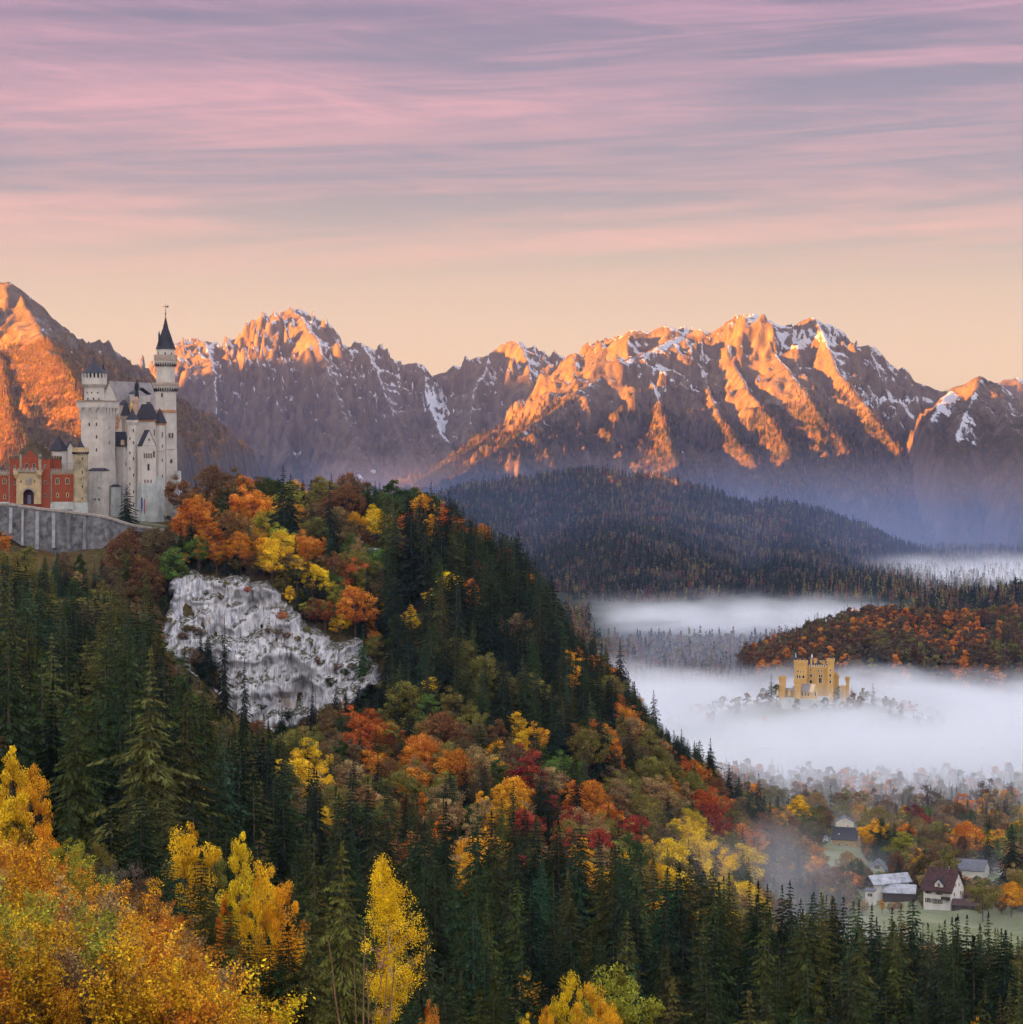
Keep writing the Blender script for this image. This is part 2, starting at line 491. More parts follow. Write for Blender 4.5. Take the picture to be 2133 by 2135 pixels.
# --- jagged central massif
M1 = [
 rg(8600, [(200,905),(250,860),(290,822),(320,795),(345,745),(365,712),(395,700),(412,700),(430,716),(447,735),(470,738),(482,722),(497,718),(506,695),(530,678),(560,655),(585,644),(602,640),(625,645),(652,660),(682,671),(702,690),(725,716),(742,706),(762,712),(776,727),(800,735),(816,747),(835,766),(852,755),(880,756),(905,777),(930,772),(955,761),(975,767),(990,747),(1020,743),(1045,722),(1056,712),(1070,706),(1086,718),(1106,722),(1125,745),(1145,792),(1162,832),(1210,905),(1300,990)]),
 rg(0, [(405,699,8600),(432,722,8430),(446,775,8260),(450,835,8080),(440,910,7850)], 1.05, .7),
 rg(0, [(497,718,8600),(500,790,8420),(480,880,8100),(470,960,7800)], 1.15),
 rg(0, [(560,655,8600),(585,720,8450),(600,790,8250),(590,870,8000),(600,950,7700)], 1.2),
 rg(0, [(602,640,8600),(634,664,8400),(664,712,8220),(684,772,8060),(706,832,7900),(735,905,7680),(770,990,7400)], .95),
 rg(0, [(742,704,8600),(768,735,8420),(790,785,8250),(815,850,8020),(845,940,7700)], 1.05),
 rg(0, [(762,712,8600),(790,770,8400),(815,830,8200),(850,900,7950)], 1.2),
 rg(0, [(880,756,8600),(890,830,8350),(920,900,8000),(960,980,7600)], 1.0),
 rg(0, [(1075,706,8600),(1100,742,8420),(1108,810,8200),(1100,880,7950),(1100,950,7650)], 1.1),
 rg(0, [(1020,743,8600),(985,820,8300),(975,900,7950)], 1.1),
]
# --- broad right-hand mountain
M2 = [
 rg(7000, [(700,1100,6200),(800,1036,6300),(850,1008,6400),(900,982,6500),(960,945,6600),(1000,915,6650),(1060,880,6750),(1117,850,6850),(1150,812,6900),(1176,782),(1200,757),(1235,732),(1265,722),(1290,702),(1311,691),(1340,688),(1355,690),(1367,682),(1378,676),(1390,673),(1402,682),(1417,695),(1440,692),(1458,685),(1470,691),(1483,691),(1505,677),(1528,665),(1550,655),(1570,650),(1593,662),(1615,672),(1634,676),(1645,680),(1658,677),(1675,662),(1690,657),(1699,658),(1712,668),(1722,681),(1745,700),(1763,714),(1790,718),(1810,717),(1825,730),(1839,747),(1855,757),(1869,776),(1883,766),(1895,778),(1904,794),(1930,803),(1963,814),(1990,812,7000)], 0.95, .6),
 rg(0, [(1417,695,7000),(1385,712,6880),(1340,735,6800),(1300,752,6740),(1250,778,6680),(1205,812,6600),(1150,852,6500),(1080,905,6350),(990,965,6150),(900,1020,5950)], 0.85, .55),
 rg(0, [(1340,756,6800),(1372,826,6640),(1388,886,6470),(1402,939,6290),(1430,999,6050)], 1.35, .75),
 rg(0, [(1458,690,7000),(1466,782,6830),(1486,836,6680),(1512,882,6540),(1545,929,6380),(1600,989,6150)], 1.35, .75),
 rg(0, [(1528,667,7000),(1530,752,6840),(1562,814,6680),(1606,866,6530),(1640,926,6330),(1665,989,6130),(1690,1044,5950)], 1.35, .75),
 rg(0, [(1570,650,7000),(1606,726,6890),(1668,802,6690),(1724,882,6470),(1790,962,6250),(1860,1039,6000),(1930,1119,5750)], .95, .6),
 rg(0, [(1699,658,7000),(1745,766,6790),(1806,846,6590),(1870,926,6390),(1940,1014,6150),(2015,1094,5850),(2080,1154,5600)], 1.1, .65),
 rg(0, [(1600,982,6150),(1635,1034,5950),(1685,1082,5800),(1735,1129,5650)], .8, .5),
 rg(0, [(1810,717,7000),(1858,844,6790),(1900,914,6600),(1960,984,6400)], 1.35, .75),
]
# --- left-hand mountain and the wooded shoulder in front of it
M0 = [
 rg(5200, [(-420,800),(-220,660),(-60,588),(0,590),(20,586),(42,599),(60,614),(89,637),(119,676),(149,697),(175,722),(197,740),(208,745),(220,766),(240,785),(262,807),(292,828),(320,858),(360,900),(420,960),(520,1040)], 1.15, .7),
 rg(0, [(-60,586,5200),(-40,660,5080),(10,740,4950)], 1.3, .8),
 rg(0, [(42,599,5200),(60,665,5080),(85,720,4950),(110,760,4850)], 1.2, .8),
 rg(0, [(58,640,5150),(82,680,4950),(102,728,4620),(125,762,4420),(150,800,4270),(172,850,4150),(195,905,4050),(225,970,3900),(260,1040,3750)], .62, .6),
 rg(0, [(-20,720,4850),(0,770,4600),(10,830,4300),(25,905,4000)], .7, .6),
 rg(0, [(149,697,5200),(180,790,4950),(230,880,4700),(280,960,4500)], 1.1, .7),
]
# --- far right peaks
M3 = [
 rg(6400, [(1930,880,6100),(1960,835,6300),(1985,812),(2010,800),(2030,786),(2045,781),(2060,790),(2086,797),(2105,812),(2133,836),(2200,850),(2300,880),(2500,950)], 1.1, .65),
 rg(0, [(2045,781,6400),(2010,860,6150),(1980,930,5950),(1960,1000,5700)], 1.1, .6),
 rg(0, [(2086,797,6400),(2095,880,6100),(2130,960,5800),(2170,1040,5500)], 1.1, .6),
 rg(0, [(2300,880,6400),(2260,970,6000),(2200,1050,5600),(2130,1130,5200),(2100,1180,4900)], .9, .6),
]
M4 = [rg(9800, [(1980,860),(2060,815),(2085,797),(2110,794),(2120,788),(2133,796),(2180,780),(2300,800),(2500,860)], 1.1, .7)]

def fld(D, *a): return [(X(px, D), Z(py, D), rx / F * D, rz / F * D) for px, py, rx, rz in a]
matA = mountain_mat('rock_central', -60, 330, 0, 1.02, streak=0.25, fields=fld(8100, (520,965,45,14), (680,945,70,26), (760,985,70,18), (905,850,45,60), (345,880,30,16), (940,900,40,30)))
matB = mountain_mat('rock_right', -20, 330, 95, 1.14, streak=0.72, fields=fld(6650, (1890,850,55,50), (1930,900,40,50), (1380,800,22,60), (1700,700,90,30), (1830,830,40,30), (1950,830,50,16)))
matC = mountain_mat('rock_left', 40, 420, 200, 0.55, forestc=((0.05, 0.035, 0.018), (0.16, 0.085, 0.035)))
P0 = dict(warp=95, wl=380, free=100, rib=105, amp=48, rock=72, fine=10, seed=1)
mountain('mountain_central', M1, (X(100, 8600) - 300, X(1350, 8600), 7050, 9300), 6.5, P0, matA)
mountain('mountain_right', M2, (X(700, 6200) - 300, X(2100, 7000), 5000, 7700), 6.0, dict(P0, rib=120, amp=46, rock=40, fine=8, seed=2, free=80), matB)
mountain('mountain_left', M0, (X(-700, 5200), X(560, 5200), 3500, 5900), 5.0, dict(P0, rib=70, amp=36, rock=24, fine=4, warp=60, seed=3, free=120), matC)
mountain('mountain_far_right', M3, (X(1850, 6400), X(2550, 6400), 4700, 7200), 7.0, dict(P0, seed=4, amp=45, rock=40, free=80), matB)
mountain('mountain_distant', M4, (X(1900, 9800), X(2550, 9800), 9000, 10600), 14.0, dict(P0, seed=5, free=80), matA)

# --- wooded hills of the middle distance
MH = [rg(4500, [(560,1140),(700,1110),(800,1085),(900,1052),(960,1030),(1010,1012),(1100,1000),(1160,992),(1220,986),(1260,986),(1320,992),(1400,1010),(1500,1038),(1600,1066),(1680,1100),(1750,1150),(1800,1182),(1850,1214),(1900,1242),(1940,1260),(2020,1290)], .30, .42, 300),
      rg(0, [(1010,1012,4500),(1000,1120,4000),(980,1220,3500)], .3, .45, 200),
      rg(0, [(1260,986,4500),(1300,1060,4150),(1330,1150,3700),(1350,1230,3300)], .3, .45, 200),
      rg(0, [(1600,1050,4500),(1620,1120,4150),(1640,1190,3750),(1650,1260,3300)], .3, .45, 200)]
MR = [rg(2050, [(1650,1440,1900),(1705,1400,1950),(1770,1342,1980),(1850,1300),(1930,1306),(2010,1306),(2133,1300),(2300,1330),(2600,1360)], .25, .45, 60)]
MQ = [rg(3000, [(1600,1350,2900),(1700,1330,2950),(1800,1312,2980),(1880,1288),(1960,1264),(2050,1252),(2133,1235),(2300,1190),(2600,1200)], .3, .4, 150)]
m, t = mat('hill_woods')
geo = t.new('ShaderNodeNewGeometry'); pos = geo.outputs['Position']
n1 = t.noise(pos, 0.012, 5, 0.6); n2 = t.noise(pos, 0.07, 5, 0.7)
c = t.mix(t.map(n1, 0.4, 0.62), (0.020, 0.022, 0.018, 1), (0.06, 0.038, 0.022, 1))
c = t.mix(t.map(n2, 0.62, 0.72), c, (0.20, 0.19, 0.18, 1))
p = t.new('ShaderNodeBsdfDiffuse', {'Color': c})
t.l.new(p.outputs[0], t.out.inputs[0])
matH = m
HP = dict(warp=40, wl=300, free=60, rib=120, amp=16, rock=8, fine=1.5, seed=6)
mountain('hill_wooded', MH, (X(500, 4500), X(2050, 4500), 3150, 5100), 14.0, HP, matH)
mountain('hill_near_wooded', MR, (X(1600, 1900), X(2650, 2050), 1830, 2330), 7.0, dict(HP, amp=5, rock=3, seed=7, free=30), matH)
mountain('hill_behind_fog', MQ, (X(1500, 2900), X(2650, 3000), 2650, 3400), 12.0, dict(HP, seed=8), matH)

# --- unseen range added to shade the valley, crest shaped to place the shadow edge: it lies to the left and behind, towards the dawn
def shade_range():
    tx, ty = SUN_TRAVEL
    L = 3300.0                      # metres back along the light from the castle
    us = np.array([-4500, -3000, -500, 900, 1800, 2600, 3300, 3600, 3720, 3800, 3900, 4400, 4600, 4900, 5050, 5900, 6100, 6600, 7200, 7600, 7780, 7890, 7990, 8600, 9300, 9700], float)
    hs = np.array([-150, 380, 480, 520, 510, 490, 460, 430, 395, 310, 185, 185, 270, 290, 320, 340, 380, 560, 720, 770, 740, 560, 400, 380, 260, -150], float)
    ss = np.arange(-1500, 1501, 60.0); uu = np.arange(us[0] - 300, us[-1] + 300, 60.0)
    S, U = np.meshgrid(ss, uu)
    top = np.interp(U, us, hs) + 22 * ridged(U / 400, U * 0, 4, 71) - 22
    z = top - 0.62 * np.abs(S + 150 * fbm(S / 700, U / 700, 3, 72)) + 60 * fbm(S / 300, U / 300, 4, 73) * sstep(0, 500, np.abs(S))
    z = np.maximum(z, -60)
    x = -150 + tx * (S - L) - ty * (U - 800); y = 900 + ty * (S - L) + tx * (U - 800)
    o = link('mountain_shade_caster', raw_mesh('mountain_shade_caster', np.stack([x.ravel(), y.ravel(), z.ravel()], 1), grid_faces(*S.shape), [matC], True))
    tag(o, kind='structure')
shade_range()
# ------------------------------------------------------------------ trees: kinds
def tint_mat(name, rough=0.8, transl=0.25, var=0.55):
    """foliage: colour comes from each tree's own tint, broken up leaf by leaf"""
    m, t = mat(name)
    a = t.new('ShaderNodeAttribute', attribute_type='INSTANCER', attribute_name='tint')
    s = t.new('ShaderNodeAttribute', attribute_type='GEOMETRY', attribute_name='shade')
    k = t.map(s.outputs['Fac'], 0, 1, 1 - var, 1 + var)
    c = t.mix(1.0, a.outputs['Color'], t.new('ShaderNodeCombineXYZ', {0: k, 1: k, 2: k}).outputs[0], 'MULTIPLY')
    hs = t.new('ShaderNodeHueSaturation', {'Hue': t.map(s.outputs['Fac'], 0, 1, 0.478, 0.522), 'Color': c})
    d = t.new('ShaderNodeBsdfDiffuse', {'Color': hs.outputs[0]})
    tl = t.new('ShaderNodeBsdfTranslucent', {'Color': hs.outputs[0]})
    mx = t.new('ShaderNodeMixShader', {0: transl, 1: d.outputs[0], 2: tl.outputs[0]})
    t.l.new(mx.outputs[0], t.out.inputs[0])
    return m
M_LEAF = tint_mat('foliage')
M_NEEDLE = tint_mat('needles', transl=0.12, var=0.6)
M_BARK = simple_mat('bark', (0.10, 0.075, 0.055), scale=2.0, var=0.3)
M_BIRCH = simple_mat('pale_bark', (0.42, 0.38, 0.33), scale=1.5, var=0.3)


def tube(path, radii, sides=6):
    path = np.asarray(path, float); n = len(path)
    V = []; Fc = []
    d = np.gradient(path, axis=0); d /= np.linalg.norm(d, axis=1)[:, None] + 1e-9
    ref = np.array([0.31, 0.95, 0.05])
    a = np.cross(d, ref); a /= np.linalg.norm(a, axis=1)[:, None] + 1e-9
    b = np.cross(d, a)
    th = np.linspace(0, 2 * np.pi, sides, endpoint=False)
    for i in range(n):
        V.append(path[i] + radii[i] * (np.cos(th)[:, None] * a[i] + np.sin(th)[:, None] * b[i]))
    for i in range(n - 1):
        for k in range(sides):
            Fc.append((i * sides + k, i * sides + (k + 1) % sides, (i + 1) * sides + (k + 1) % sides, (i + 1) * sides + k))
    return np.concatenate(V), np.array(Fc)


def join_geo(parts):
    V = []; Fc = []; o = 0
    for v, f in parts:
        V.append(v); Fc.append(np.asarray(f) + o); o += len(v)
    return np.concatenate(V), np.concatenate(Fc)


def quads(c, ax_u, ax_v):
    """diamond leaves centred on c with half axes ax_u, ax_v"""
    n = len(c)
    V = np.stack([c - ax_u, c - ax_v, c + ax_u, c + ax_v], 1).reshape(-1, 3)
    Fc = np.arange(4 * n).reshape(n, 4)
    return V, Fc


def unit(v):
    return v / (np.linalg.norm(v, axis=-1, keepdims=True) + 1e-9)


def spruce_geo(r, H, R, nw, spray, narrow=1.0, bare=0.06, ragged=0.25, fine=1.0):
    """crown of a spruce: whorls of drooping boughs hung with sprays of needles. Returns V, F, shade"""
    C = []; U = []; Wv = []; S = []
    zs = H * (bare + (1 - bare) * (np.arange(nw) / nw) ** 0.93)
    for w, z in enumerate(zs):
        t = (z / H)
        L0 = R * 1.22 * (1 - t) ** (0.76 * narrow) * (0.78 + 0.22 * math.sin(w * 2.4 + r.uniform(0, 1)))
        if t < 0.22: L0 *= 0.65 + 1.6 * t
        nb = max(4, int(5 + 6 * (1 - t)))
        az = r.uniform(0, 2 * np.pi) + np.arange(nb) * 2 * np.pi / nb + r.normal(0, 0.22, nb)
        for a in az:
            L = max(0.25, L0 * (1 + r.normal(0, ragged)))
            if r.random() < 0.07: continue
            bshade = np.clip(r.normal(0.5, 0.2), 0, 1)
            k = max(2, int(L * spray))
            s = (np.arange(k) + r.random(k)) / k
            s = s ** 0.8
            droop = -0.55 * L * s ** 1.5 + 0.20 * L * s ** 3 + (0.25 * L * s if t > 0.75 else 0)
            dirn = np.array([math.cos(a), math.sin(a), 0])
            side = np.array([-math.sin(a), math.cos(a), 0])
            wd = 0.30 * L * (1 - 0.75 * s)
            off = r.uniform(-1, 1, k)
            p = dirn * (L * s)[:, None] + side * (off * wd)[:, None]
            p[:, 2] += z + droop + r.uniform(-.5, .5) * H / nw * (1.2 - t)
            ln = fine * (0.22 + 0.050 * L) * r.uniform(0.7, 1.35, k) * (1.7 if spray < 3 else 1.0)
            u = unit(dirn * r.uniform(0.3, 1.0, k)[:, None] + side * (off * 0.9)[:, None] + np.array([0, 0, -1]) * r.uniform(0.3, 1.1, k)[:, None])
            v = unit(np.cross(u, unit(r.normal(size=(k, 3))))) 
            C.append(p); U.append(u * ln[:, None]); Wv.append(v * (ln * (0.42 if spray < 3 else 0.27))[:, None])
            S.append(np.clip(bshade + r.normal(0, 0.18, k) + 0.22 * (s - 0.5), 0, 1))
    # leader
    k = 10
    p = np.zeros((k, 3)); p[:, 2] = H * np.linspace(0.955, 1.0, k)
    C.append(p); u = np.zeros((k, 3)); u[:, 2] = H * 0.014; u[:, :2] = r.normal(0, 0.12, (k, 2)); U.append(u)
    v = r.normal(0, 0.10, (k, 3)); Wv.append(v); S.append(np.full(k, 0.5))
    V, Fc = quads(np.concatenate(C), np.concatenate(U), np.concatenate(Wv))
    return V, Fc, np.repeat(np.concatenate(S), 1)


def broad_geo(r, H, R, nclump, nleaf, leaf, shape='round', gap=0.1, base=0.28):
    """crown of leaf clumps round limbs. Returns V, F, shade, clump centres"""
    cc = []
    ch = H * (1 - base)
    while len(cc) < nclump:
        p = r.normal(size=3); p /= np.linalg.norm(p)
        rad = r.uniform(0.45, 1.0) ** 0.45
        h = p[2] * rad
        if shape == 'round': w = R
        elif shape == 'tall': w = R * (0.95 - 0.45 * h)
        else: w = R * (1.05 - 0.15 * h)
        q = np.array([p[0] * rad * w, p[1] * rad * w, H * base + ch * 0.5 * (1 + h * 0.93)])
        q[:2] *= 1 + 0.22 * math.sin(3 * math.atan2(p[1], p[0]) + H) + 0.25 * math.sin(q[2] * 1.3 + H) * (1 if p[0] > 0 else -1)
        q[2] = min(q[2] + r.normal(0, .035 * H), H * .97)
        q[:2] *= min(1.0, 1.12 * R / (np.hypot(q[0], q[1]) + 1e-6))
        cc.append(q)
    cc = np.array(cc)
    for _ in range(3):      # no clump may hang apart from the rest
        dd = np.linalg.norm(cc[:, None] - cc[None], axis=2) + np.eye(len(cc)) * 99
        far = dd.min(1) > R * .30
        mid = np.array([0, 0, H * (base + 1) / 2]); cc[far] = mid + (cc[far] - mid) * .84
    C = []; U = []; Wv = []; S = []
    for c in cc:
        n = int(nleaf * r.uniform(0.5, 1.4))
        cr = R * r.uniform(0.13, 0.34)
        d = r.normal(size=(n, 3)); d = unit(d) * (r.random(n) ** 0.4)[:, None]
        p = c + d * cr * np.array([1.1, 1.1, 0.75])
        nrm = unit(r.normal(size=(n, 3)) + d * 0.8 + np.array([0, 0, 0.5]))
        u = unit(np.cross(nrm, r.normal(size=(n, 3)))); v = np.cross(nrm, u)
        ln = leaf * r.uniform(0.6, 1.4, n)
        C.append(p); U.append(u * ln[:, None]); Wv.append(v * (ln * 0.62)[:, None])
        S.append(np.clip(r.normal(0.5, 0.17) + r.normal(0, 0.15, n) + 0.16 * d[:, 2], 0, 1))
    V, Fc = quads(np.concatenate(C), np.concatenate(U), np.concatenate(Wv))
    return V, Fc, np.concatenate(S), cc


def trunk_geo(r, H, r0, lean=0.02, sides=6, n=7):
    z = np.linspace(-1.0, H, n)
    p = np.stack([lean * H * np.sin(z / H * 2 + 1) * 0.5, lean * H * np.cos(z / H * 1.7) * 0.5, z], 1)
    return tube(p, r0 * (1 - 0.93 * np.clip(z / H, 0, 1)), sides)


def limbs_geo(r, H, base, cc, r0, count=9, th=0.8):
    out = [trunk_geo(r, H * th, r0, 0.03)]
    idx = r.choice(len(cc), min(count, len(cc)), replace=False)
    for i in idx:
        c = cc[i]; z0 = H * base * r.uniform(0.8, 1.2) + 0.35 * max(0, c[2] - H * base)
        z0 = min(z0, c[2])
        a = np.array([0, 0, z0]); mid = (a + c) / 2 + np.array([0, 0, -0.04 * H])
        out.append(tube([a, mid, c], [r0 * 0.42, r0 * 0.25, r0 * 0.07], 4))
    return join_geo(out)


PROTO = {}
def crown_mesh(name, V, Fc, S, material):
    return raw_mesh(name, V, Fc, [material], attrs={'shade': ('FLOAT', 'FACE', S)})


def make_protos():
    for i, (H, R, nar, rag, bare) in enumerate([(25, 5.2, 1.0, .24, .04), (25, 4.3, 1.1, .30, .07), (25, 5.6, .92, .24, .03), (25, 3.7, 1.0, .34, .10), (25, 4.9, 1.15, .30, .05)]):
        r = np.random.default_rng(100 + i)
        V, Fc, S = spruce_geo(r, H, R, 36, 10.5, nar, bare, rag, .95)
        PROTO['spruce', i] = (crown_mesh('crown', V, Fc, S, M_NEEDLE), raw_mesh('trunk', *trunk_geo(r, H * .96, .34), [M_BARK]), H)
    for i in range(2):   # closer to the camera: finer sprays
        r = np.random.default_rng(150 + i)
        V, Fc, S = spruce_geo(r, 14, (3.2, 2.8)[i], 34, 34, 1.0, .03, .24, .42)
        PROTO['nearspruce', i] = (crown_mesh('crown', V, Fc, S, M_NEEDLE), raw_mesh('trunk', *trunk_geo(r, 13.4, .17), [M_BARK]), 14)
    for i in range(3):   # smaller in the picture: far trees
        r = np.random.default_rng(130 + i)
        V, Fc, S = spruce_geo(r, 25, (4.2, 3.4, 4.8)[i], 17, 1.7, 1.0, .05, .28)
        tv, tf = trunk_geo(r, 24, .34, sides=4, n=3)
        PROTO['spruce_far', i] = (raw_mesh('spruce', *join_geo([(V, Fc), (tv, tf)]), [M_NEEDLE, M_BARK], midx=[0] * len(Fc) + [1] * len(tf), attrs={'shade': ('FLOAT', 'FACE', np.concatenate([S, np.full(len(tf), .5)]))}), None, 25)
    for i, (H, R, shp, nc, base) in enumerate([(16, 5.0, 'round', 46, .22), (17, 4.2, 'tall', 44, .18), (15, 5.4, 'broad', 50, .25), (18, 3.6, 'tall', 38, .15), (14, 4.6, 'round', 34, .28)]):
        r = np.random.default_rng(200 + i)
        V, Fc, S, cc = broad_geo(r, H, R, int(nc * 1.5), 95, .215, shp, base=base)
        PROTO['broad', i] = (crown_mesh('crown', V, Fc, S, M_LEAF), raw_mesh('trunk', *limbs_geo(r, H, base, cc, .26), [M_BARK]), H)
    for i, (H, R, shp) in enumerate([(16, 5.0, 'round'), (17, 4.2, 'tall'), (15, 5.0, 'broad')]):
        r = np.random.default_rng(230 + i)
        V, Fc, S, cc = broad_geo(r, H, R, 26, 34, .52, shp, base=.2)
        tv, tf = limbs_geo(r, H, .2, cc, .26, 5)
        PROTO['broad_far', i] = (raw_mesh('broadleaf', *join_geo([(V, Fc), (tv, tf)]), [M_LEAF, M_BARK], midx=[0] * len(Fc) + [1] * len(tf), attrs={'shade': ('FLOAT', 'FACE', np.concatenate([S, np.full(len(tf), .5)]))}), None, H)
    # the same sorts at closer range, finer leaves
    for i, (H, R, shp, nc, base) in enumerate([(12, 3.6, 'round', 60, .2), (13, 3.0, 'tall', 56, .15), (11, 3.9, 'broad', 62, .22)]):
        r = np.random.default_rng(240 + i)
        V, Fc, S, cc = broad_geo(r, H, R, nc, 190, .105, shp, base=base)
        PROTO['near', i] = (crown_mesh('crown', V, Fc, S, M_LEAF), raw_mesh('trunk', *limbs_geo(r, H, base, cc, .17, 24), [M_BARK]), H)
    # thin-leaved autumn trees that have shed most of their leaves
    for i in range(2):
        r = np.random.default_rng(260 + i)
        H, R = (15, 3.8) if i == 0 else (13, 4.2)
        V, Fc, S, cc = broad_geo(r, H, R, 52, 14, .20, 'tall', base=.25)
        parts = [limbs_geo(r, H, .25, cc, .22, 50, .9)]
        for c in cc:
            for _ in range(5):
                e = c + r.normal(size=3) * 1.1 + np.array([0, 0, .9])
                parts.append(tube([c * .93 + np.array([0, 0, c[2] * .03]), e], [.045, .015], 3))
        PROTO['bare', i] = (crown_mesh('crown', V, Fc, S, M_LEAF), raw_mesh('trunk', *join_geo(parts), [M_BARK]), H)
    # very far trees
    for i in range(3):
        r = np.random.default_rng(280 + i)
        n = 46
        a = r.uniform(0, 2 * np.pi, n); zz = r.random(n) ** 1.2
        if i < 2:
            rad = (1 - zz) * (3.6 if i == 0 else 2.7); z = 2 + zz * 19
        else:
            rad = np.sqrt(np.clip(1 - (2 * zz - 1) ** 2, 0, 1)) * 4.2; z = 3 + zz * 12
        p = np.stack([np.cos(a) * rad * .7, np.sin(a) * rad * .7, z], 1)
        u = unit(np.stack([np.cos(a), np.sin(a), np.full(n, -.7)], 1) + r.normal(0, .3, (n, 3))) * 1.5
        v = unit(np.cross(u, r.normal(size=(n, 3)))) * 1.1
        V, Fc = quads(p, u, v)
        if i < 2:
            V = np.concatenate([V, [[-.35, 0, 18], [.35, 0, 18], [0.05, 0.1, 23.5], [-.05, -.1, 23.5]]]); Fc = np.concatenate([Fc, [[4 * n, 4 * n + 1, 4 * n + 2, 4 * n + 3]]])
        PROTO['tiny', i] = (raw_mesh('tiny_tree', V, Fc, [M_NEEDLE], attrs={'shade': ('FLOAT', 'FACE', np.clip(r.normal(.5, .2, len(Fc)), 0, 1))}), None, 22)
    # shrubs and saplings of the near slope
    for i in range(6):
        r = np.random.default_rng(300 + i)
        parts = []; C = []; U = []; Wv = []; S = []
        H = (3.6, 4.6, 2.6, 3.2, 4.2, 5.5)[i]
        for s_ in range((16, 7, 20, 22, 10, 5)[i]):
            a = r.uniform(0, 2 * np.pi); sp = r.uniform(.05, .36) * (1.6 if i in (2, 3) else 1)
            hh = H * r.uniform(.55, 1.0)
            z = np.linspace(0, 1, 5)
            st = np.stack([math.cos(a) * sp * hh * z ** 1.3 + .12 * np.sin(z * 5 + a), math.sin(a) * sp * hh * z ** 1.3, z * hh - .2], 1)
            parts.append(tube(st, .028 * (1.15 - z), 3))
            nb = (24, 26, 18, 6, 22, 40)[i]
            for b_ in range(nb):
                tt = r.uniform(.22, 1.0); q = np.array([np.interp(tt, z, st[:, k]) for k in range(3)])
                ba = r.uniform(0, 2 * np.pi); bl = r.uniform(.2, .75) * (1.1 - tt * .6)
                e = q + np.array([math.cos(ba) * bl, math.sin(ba) * bl, bl * r.uniform(.3, 1.2)])
                parts.append(tube([q, e], [.012, .005], 3))
                n = (17, 19, 16, 3, 20, 18)[i]
                p = q + (e - q) * r.random((n, 1)) * 1.15 + r.normal(0, .10, (n, 3))
                nr = unit(r.normal(size=(n, 3)) + np.array([0, -.3, .5])); u = unit(np.cross(nr, r.normal(size=(n, 3)))); v = np.cross(nr, u)
                ln = .046 * r.uniform(.6, 1.6, n)
                C.append(p); U.append(u * ln[:, None]); Wv.append(v * (ln * .65)[:, None]); S.append(np.clip(r.normal(.5, .22) + r.normal(0, .22, n), 0, 1))
        V, Fc = quads(np.concatenate(C), np.concatenate(U), np.concatenate(Wv))
        PROTO['shrub', i] = (crown_mesh('crown', V, Fc, np.concatenate(S), M_LEAF), raw_mesh('stem', *join_geo(parts), [M_BARK]), H)
make_protos()

# colours (base colours of the leaves)
TINT = {
 'spruce': (0.031, 0.044, 0.016), 'darkspruce': (0.014, 0.023, 0.012), 'olivespruce': (0.066, 0.066, 0.018), 'greenspruce': (0.026, 0.054, 0.025),
 'yellow': (0.66, 0.42, 0.020), 'gold': (0.60, 0.29, 0.018), 'orange': (0.50, 0.17, 0.022), 'redorange': (0.38, 0.09, 0.022), 'red': (0.28, 0.045, 0.028),
 'maroon': (0.14, 0.035, 0.03), 'rust': (0.165, 0.078, 0.030), 'brown': (0.135, 0.092, 0.042), 'olive': (0.17, 0.145, 0.035), 'yellowgreen': (0.30, 0.29, 0.035),
 'green': (0.10, 0.155, 0.03), 'darkgreen': (0.045, 0.07, 0.018), 'tan': (0.30, 0.19, 0.08), 'grey': (0.13, 0.11, 0.085)}
COLOUR_WORD = {'spruce': 'dark green', 'darkspruce': 'almost black green', 'olivespruce': 'olive green', 'greenspruce': 'bluish green',
 'yellow': 'bright yellow', 'gold': 'golden yellow', 'orange': 'orange', 'redorange': 'red orange', 'red': 'deep red', 'maroon': 'maroon',
 'rust': 'rust brown', 'brown': 'dull brown', 'olive': 'olive', 'yellowgreen': 'yellow green', 'green': 'green', 'darkgreen': 'dark green', 'tan': 'pale tan', 'grey': 'greyish'}


def tvar(key, r=rng, s=0.12):
    if 'spruce' in key: s = .24
    c = np.array(TINT[key]) * (1 + r.normal(0, s)) * (1 + r.normal(0, s * .35, 3))
    return np.clip(c, np.array(TINT[key]) * .5, .9)


TREES = []     # every individual tree: dict(kind, proto, x, y, z, sx, sz, rot, tint, colour, px, top, base)
def project(x, y, z):
    return CX + x / y * F, HOR - z / y * F


def tree_rec(kind, proto, x, y, H, wid=1.0, colour='spruce', label=None, name=None, z=None, tint=None, sink=0.0):
    PH = PROTO[proto][2]
    s = H / PH
    z = float(ground_z(x, y)) if z is None else z
    d = dict(kind=kind, proto=proto, x=x, y=y, z=z - sink, s=s, w=s * wid, rot=rng.uniform(0, 2 * np.pi), colour=colour, label=label, name=name, H=H,
             tint=tvar(colour) if tint is None else np.array(tint))
    d['px'], d['top'] = project(x, y, z + H)
    d['base'] = project(x, y, z)[1]
    TREES.append(d)
    return d


